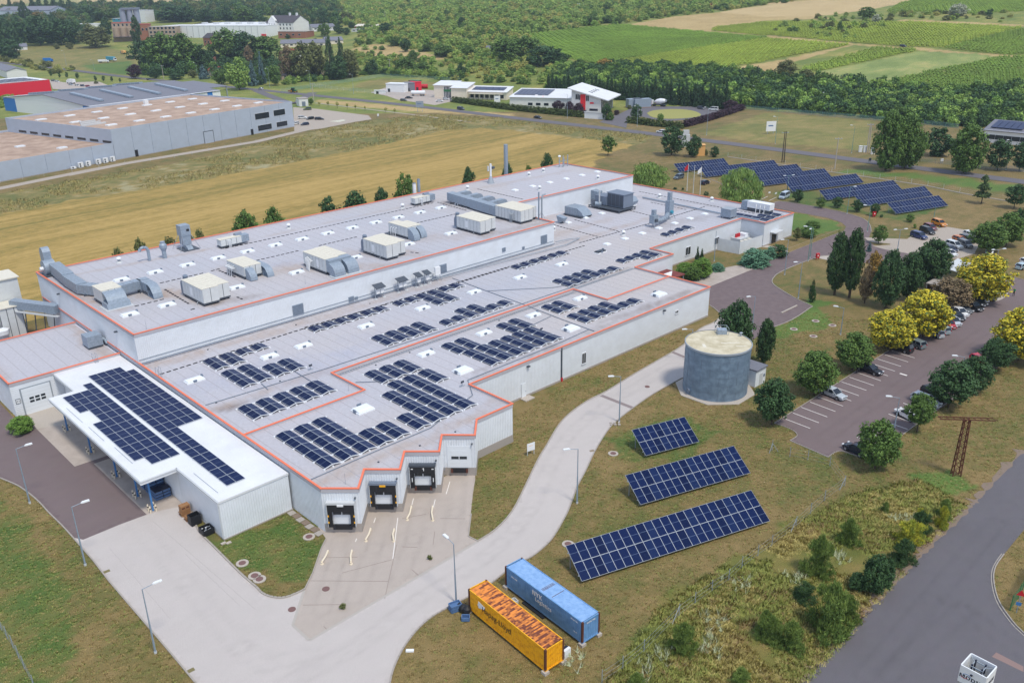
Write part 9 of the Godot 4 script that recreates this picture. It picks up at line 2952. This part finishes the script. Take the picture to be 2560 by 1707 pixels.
# ---------- scrub, woods and vineyards ----------
func scatter(called: String,label: String,mesh: ArrayMesh,xf: Array,tint: Array):
	var mm := MultiMesh.new()
	mm.transform_format = MultiMesh.TRANSFORM_3D
	mm.use_colors = true
	mm.mesh = mesh
	mm.instance_count = xf.size()
	for i in xf.size():
		mm.set_instance_transform(i,xf[i])
		mm.set_instance_color(i,tint[i])
	var o := MultiMeshInstance3D.new()
	o.name = numbered(called)
	o.multimesh = mm
	add_child(o)
	o.set_meta("label",label)
	o.set_meta("category","vegetation")
	o.set_meta("kind","stuff")

func fill(poly: PackedVector2Array,per: float,most: int,r: RandomNumberGenerator,ok: Array,thin := .0) -> Array:
	var bb := Rect2(poly[0],Vector2.ZERO)
	for p in poly: bb = bb.expand(p)
	var n := mini(most*3,int(bb.get_area()/per))
	var o := []
	for i in n:
		var q := bb.position+W(r.randf(),r.randf())*bb.size
		if not Geometry2D.is_point_in_polygon(q,poly): continue
		var k := kind_at(q.x,q.y)
		if not k in ok and r.randf() > thin: continue
		o.append(V(q.x,hill(q.x,q.y),q.y))
		if o.size() >= most: break
	return o

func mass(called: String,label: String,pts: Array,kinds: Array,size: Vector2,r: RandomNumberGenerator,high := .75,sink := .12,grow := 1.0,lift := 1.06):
	var words := ["",", paler clumps",", yellower clumps",", duller clumps",", darker clumps"]
	var n := kinds.size()
	for k in n:
		var xf := []
		var ti := []
		for i in range(k,pts.size(),n):
			var d := W(pts[i].x,pts[i].z).length()
			var s := r.randf_range(size.x,size.y)*(1.0+grow*maxf(0,d - 700)/1100)
			var h := s*high*r.randf_range(.75,1.3)
			xf.append(Transform3D(Basis(Vector3.UP,r.randf()*TAU).scaled(V(s,h,s)),pts[i] - V(0,h*sink,0)))
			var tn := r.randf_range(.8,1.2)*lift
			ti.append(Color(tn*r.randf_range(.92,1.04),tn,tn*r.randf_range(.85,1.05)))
		scatter(called,label+words[k],crown_mesh(kinds[k],k % 3,0),xf,ti)

func tuft_mesh(h: float,w: float,n: int,ca: Color,cb: Color,sd: int) -> ArrayMesh:
	var r := RandomNumberGenerator.new()
	r.seed = sd
	var m := mb()
	for i in n:
		var a := r.randf()*TAU
		var p := V(cos(a),0,sin(a))*w*sqrt(r.randf())
		var l := V(r.randfn()*.35,1,r.randfn()*.35)*h*r.randf_range(.5,1.1)
		var s := V(cos(a+1.5),0,sin(a+1.5))*.035
		m.col = ca.lerp(cb,r.randf())*r.randf_range(.8,1.2)
		m.tri(p - s,p+s,p+l,(V(0,.8,0)+V(cos(a),0,sin(a))*.6).normalized())
	return m.mesh(M("leaf"))

func build_fields():
	var r := RandomNumberGenerator.new()
	r.seed = 77
	# vineyards: rows of leafy segments
	var seg := mb()
	var lc0 := L3(110,142,52)
	var lc1 := L3(150,168,70)
	for i in 46:
		var p := V(r.randf_range(-2.6,2.6),r.randf_range(.25,1.7),r.randf_range(-.4,.4))
		var up := V(r.randfn()*.5,.8,(1.0 if p.z > 0 else -1.0)*.5+r.randfn()*.3).normalized()
		var s := up.cross(V(r.randfn(),r.randfn(),r.randfn())).normalized()*r.randf_range(.22,.4)
		var w := up.cross(s)
		seg.col = lc0.lerp(lc1,r.randf())
		seg.quad(p - s - w,p+s - w,p+s+w,p - s+w,up)
	var sm := seg.mesh(paint("leaf",Color.WHITE,.75))
	var d := GZ(0,2,2350,345) - GZ(0,2,1050,540)
	var ang := atan2(d.z,d.x)
	var nv := ["broad green vineyard on the hillside","lighter vineyard strip below the broad one","narrow vineyard strip beside the pale meadow","sloping vineyard above the dark tree belt","upper vineyard with scattered bushes","dark green vineyard at the right edge","far vineyard near the skyline"]
	for k in vineyards.size():
		var poly := PackedVector2Array()
		for p in vineyards[k]: poly.append(p.rotated(-ang))
		var bb := Rect2(poly[0],Vector2.ZERO)
		for p in poly: bb = bb.expand(p)
		var step: float = 2.9 if k != 6 else 4.0
		var xf := []
		var ti := []
		# rows run along the first axis: flip so that spans() can scan
		var fl := PackedVector2Array()
		for p in poly: fl.append(W(p.y,p.x))
		var y := bb.position.y+1.0
		while y < bb.end.y and xf.size() < 9000:
			var sp := spans(fl,y)
			for i in range(0,sp.size() - 1,2):
				var x: float = sp[i]+2
				while x < sp[i+1] - 2:
					if r.randf() > .04:
						var q := W(x,y+r.randfn()*.15).rotated(ang)
						var s := r.randf_range(.8,1.15)
						xf.append(Transform3D(Basis(Vector3.UP,-ang).scaled(V(1.08,s,s*1.2)),V(q.x,hill(q.x,q.y),q.y)))
						var tn: float = r.randf_range(.8,1.15)*[1.0,1.2,1.05,.82,1.15,.78,.9][k]*(1.0+.25*N1.get_noise_2d(q.x,q.y))
						ti.append(Color(tn*[.9,1.15,1.05,.9,1.15,.95,.95][k],tn,tn*.9))
					x += 5.3
			y += step
		if xf.size(): scatter("vineyard",nv[k],sm,xf,ti)
	# scrub on the middle hillside
	var s1 := xz(line(0,1,[950,690,1250,690,1850,745,2350,772])+line(0,2,[330,820,500,560,250,430,120,330,560,268,1010,225,1500,150,1930,110,2340,42])+line(0,3,[500,-22])+line(0,1,[650,-22,800,200,960,330,880,420,930,560]))
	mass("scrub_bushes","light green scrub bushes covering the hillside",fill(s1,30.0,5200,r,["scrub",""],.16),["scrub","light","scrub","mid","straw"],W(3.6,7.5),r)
	var s2 := xz(line(0,2,[330,850,430,620,760,640,960,615,1400,630,1890,650])+line(0,3,[0,720,400,750,960,790,1300,835,1700,858,2100,840,2420,815,2420,1190,1750,1165,950,1085,0,1000])+line(0,2,[1960,950,1200,870]))
	mass("tree_belt","dense dark tree belt along the foot of the vineyards",fill(s2,12.0,3600,r,["scrub",""],.3),["dark","mid","mid","dark","light"],W(4.2,7.4),r,.95,.12,1.0,1.12)
	# woods of the town and beyond
	var s3 := xz(line(0,0,[0,410,700,390,1000,320,740,230,1000,170,1600,190,2350,195])+line(0,1,[60,140,350,145,380,250,520,230,730,230,860,210,660,-10])+line(0,0,[2100,45,1500,60,700,60,500,90,0,90]))
	mass("town_wood","far dark woods behind the town roofs",fill(s3,110.0,1900,r,["scrub",""],.0),["dark","mid","dark","olive"],W(8,13),r,1.0,.12,0.0)
	var s4 := xz(line(0,0,[1280,690,1330,560,1700,530,2000,540,2350,560])+line(0,1,[200,580,250,640,230,700,60,780])+line(0,0,[2200,790,1900,700]))
	mass("town_grove","dense grove of trees beside the main road",fill(s4,60.0,500,r,["scrub",""],.8),["dark","mid","dark"],W(6,10),r,1.0,.12,0.0)
	var s5 := xz(line(0,1,[250,780,650,735,940,690,1250,690,1900,745,1900,735,1250,660,940,660,640,700,240,740]))
	mass("verge_thicket","low thicket along the back of the fenced field",fill(s5,14.0,500,r,["scrub","","paddock"],.9),["mid","dark","scrub"],W(3,6),r)
	var s6 := xz(line(0,0,[0,560,200,600,480,680,700,640,400,590,150,560,0,540]))
	mass("verge_thicket","rough weeds and bushes on the verge at the left",fill(s6,40.0,160,r,["scrub","","paddock","lawn"],.9),["olive","straw"],W(3,6),r,.6)
	var s7 := xz(line(0,0,[0,990,180,960,170,890,0,900]))
	mass("verge_thicket","pale green weeds before the red shop",fill(s7,14.0,120,r,["scrub","","paddock","lawn","weeds"],.9),["light","scrub"],W(2.5,4.5),r,.7)
	# hillside fields at the top right carry scattered bushes
	var s8 := xz(line(0,3,[0,300,900,380,1180,200,900,120,300,180]))
	mass("vineyard_bushes","loose bushes between the upper vineyard rows",fill(s8,160.0,90,r,["vine","tan","scrub",""],1.0),["scrub","olive","light"],W(3,6),r)
	var s9 := xz(line(0,3,[1000,100,2350,60,2350,220,1200,190]))
	mass("vineyard_bushes","loose bushes on the far meadow strip",fill(s9,130.0,160,r,["scrub",""],.0),["scrub","straw","olive"],W(3,6),r,.6)
	# tall grass at the lower right and weeds
	var wp: PackedVector2Array
	for z in zones:
		if z.k == "wild": wp = z.p
	var ca := L3(126,138,66)
	var cb := L3(172,162,98)
	for k in 3:
		var pts := fill(wp,.16,5200,r,["wild"])
		var xf := []
		var ti := []
		for p in pts:
			if N1.get_noise_2d(p.x*5+k*50,p.z*5) < -.12: continue
			var s := r.randf_range(.6,1.3)
			xf.append(Transform3D(Basis(Vector3.UP,r.randf()*TAU).scaled(V(s,s*r.randf_range(.7,1.2),s)),p))
			var tn := r.randf_range(.8,1.15)
			ti.append(Color(tn,tn,tn))
		scatter("tall_grass",["tall green grass between fence and road","tall straw-coloured grass between fence and road","brown seeding weeds between fence and road"][k],tuft_mesh([.36,.3,.4][k],.5,26,[ca,cb,L3(146,124,84)][k],[L3(154,158,80),L3(190,176,112),L3(158,134,92)][k],k),xf if k < 2 else xf.slice(0,500),ti if k < 2 else ti.slice(0,500))
	for z in zones:   # rough weeds round the golden field
		if z.k != "weeds": continue
		var xf := []
		var ti := []
		for p in fill(z.p,1.6,9000,r,["weeds"]):
			if N1.get_noise_2d(p.x*3,p.z*3) < -.05: continue
			var s := r.randf_range(.7,2.0)
			xf.append(Transform3D(Basis(Vector3.UP,r.randf()*TAU).scaled(V(s,s,s)),p))
			var tn := r.randf_range(.75,1.2)
			ti.append(Color(tn*r.randf_range(.9,1.15),tn,tn))
		scatter("rough_weeds","rough dry weeds between the golden field and the warehouse",tuft_mesh(.6,.5,24,L3(130,134,78),L3(186,170,118),33),xf,ti)
	var fl := []
	var ft := []
	for q in [[3,3,670,430],[3,3,250,610],[3,3,1220,60],[3,2,1380,1300],[3,2,1210,1450],[3,2,1840,1000],[3,2,1830,1180],[3,2,1800,1290],[3,2,2110,690],[3,2,540,1390]]:
		var c := GZ(q[0],q[1],q[2],q[3])
		for i in 13:
			fl.append(Transform3D(Basis(Vector3.UP,r.randf()*TAU),c+V(r.randfn()*.7,0,r.randfn()*.7)))
			ft.append(Color(1,1,1))
	scatter("white_flowers","clumps of pale white flowers in the tall grass",tuft_mesh(.8,.22,12,L3(196,200,176),L3(142,156,104),8),fl,ft)
	# short grass tufts on the lawns close to the camera
	var near := PackedVector2Array([W(-84,-125),W(-52,-55),W(-34,-40),W(34,-40),W(70,-90),W(92,-150),W(60,-165),W(20,-150),W(0,-120)])
	var lawn := []
	var lt := []
	for p in fill(near,.26,50000,r,["green","","lawn"]):
		if not on_grass(W(p.x,p.z)): continue
		var n := N1.get_noise_2d(p.x*2.4,p.z*2.4)+N2.get_noise_2d(p.x*2,p.z*2)*.6
		if r.randf() < .35+n*.7: continue
		var s := r.randf_range(.5,1.2)
		lawn.append(Transform3D(Basis(Vector3.UP,r.randf()*TAU).scaled(V(s,s,s)),p))
		var tn := r.randf_range(.8,1.2)
		lt.append(Color(tn*r.randf_range(.9,1.2),tn,tn))
	var dry := []
	var dt := []
	for p in fill(near,.18,100000,r,["green","","lawn"]):
		if not on_grass(W(p.x,p.z)): continue
		var s := r.randf_range(.5,1.3)
		dry.append(Transform3D(Basis(Vector3.UP,r.randf()*TAU).scaled(V(s,s,s)),p))
		var tn := r.randf_range(.75,1.15)
		dt.append(Color(tn,tn*r.randf_range(.92,1.06),tn))
	scatter("dry_grass","short dry straw-coloured grass on the lawns",tuft_mesh(.07,.3,12,L3(156,140,90),L3(186,162,114),16),dry,dt)
	scatter("lawn_grass","patchy short green grass on the dry lawns",tuft_mesh(.10,.3,14,L3(112,140,68),L3(148,152,84),15),lawn,lt)

var paved: Array = []
func on_grass(q: Vector2) -> bool:
	if paved.is_empty():
		for n in get_children():
			if n is MeshInstance3D and n.get_meta("kind","") == "structure" and n.has_meta("outline"): paved.append(n.get_meta("outline"))
		var f := PackedVector2Array()
		for i in range(0,MAIN.size(),2):
			var p := AB(MAIN[i],0,MAIN[i+1])
			f.append(W(p.x,p.z))
		paved.append(f)
		paved.append(xz([AB(31,0,-143),AB(31,0,-88.4),AB(46,0,-88.4),AB(46,0,-143)]))
	for p in paved:
		if Geometry2D.is_point_in_polygon(q,p): return false
	return true

# ---------- short forms ----------
func V(x: float,y: float,z: float) -> Vector3: return Vector3(x,y,z)
func W(x: float,y: float) -> Vector2: return Vector2(x,y)
func mb() -> MB: return MB.new()
func bx(a: float,b: float,c: float,d: float,e: float,f: float) -> MB: return MB.new().bx(a,b,c,d,e,f)
func cy(p: Vector3,q: Vector3,r0: float,r1: float,k := 10,caps := true) -> MB: return MB.new().cyl(p,q,r0,r1,k,caps)
func sl(prof: Array,x0: float,x1: float) -> MB: return MB.new().slab(prof,x0,x1)
func br(p: Vector3,q: Vector3,w: float,h: float) -> MB: return MB.new().bar(p,q,w,h)
func tu(pts: Array,r: float,k := 8) -> MB: return MB.new().tube(pts,r,k)
func la(p: Vector3,prof: Array,k := 12) -> MB: return MB.new().lathe(p,prof,k)
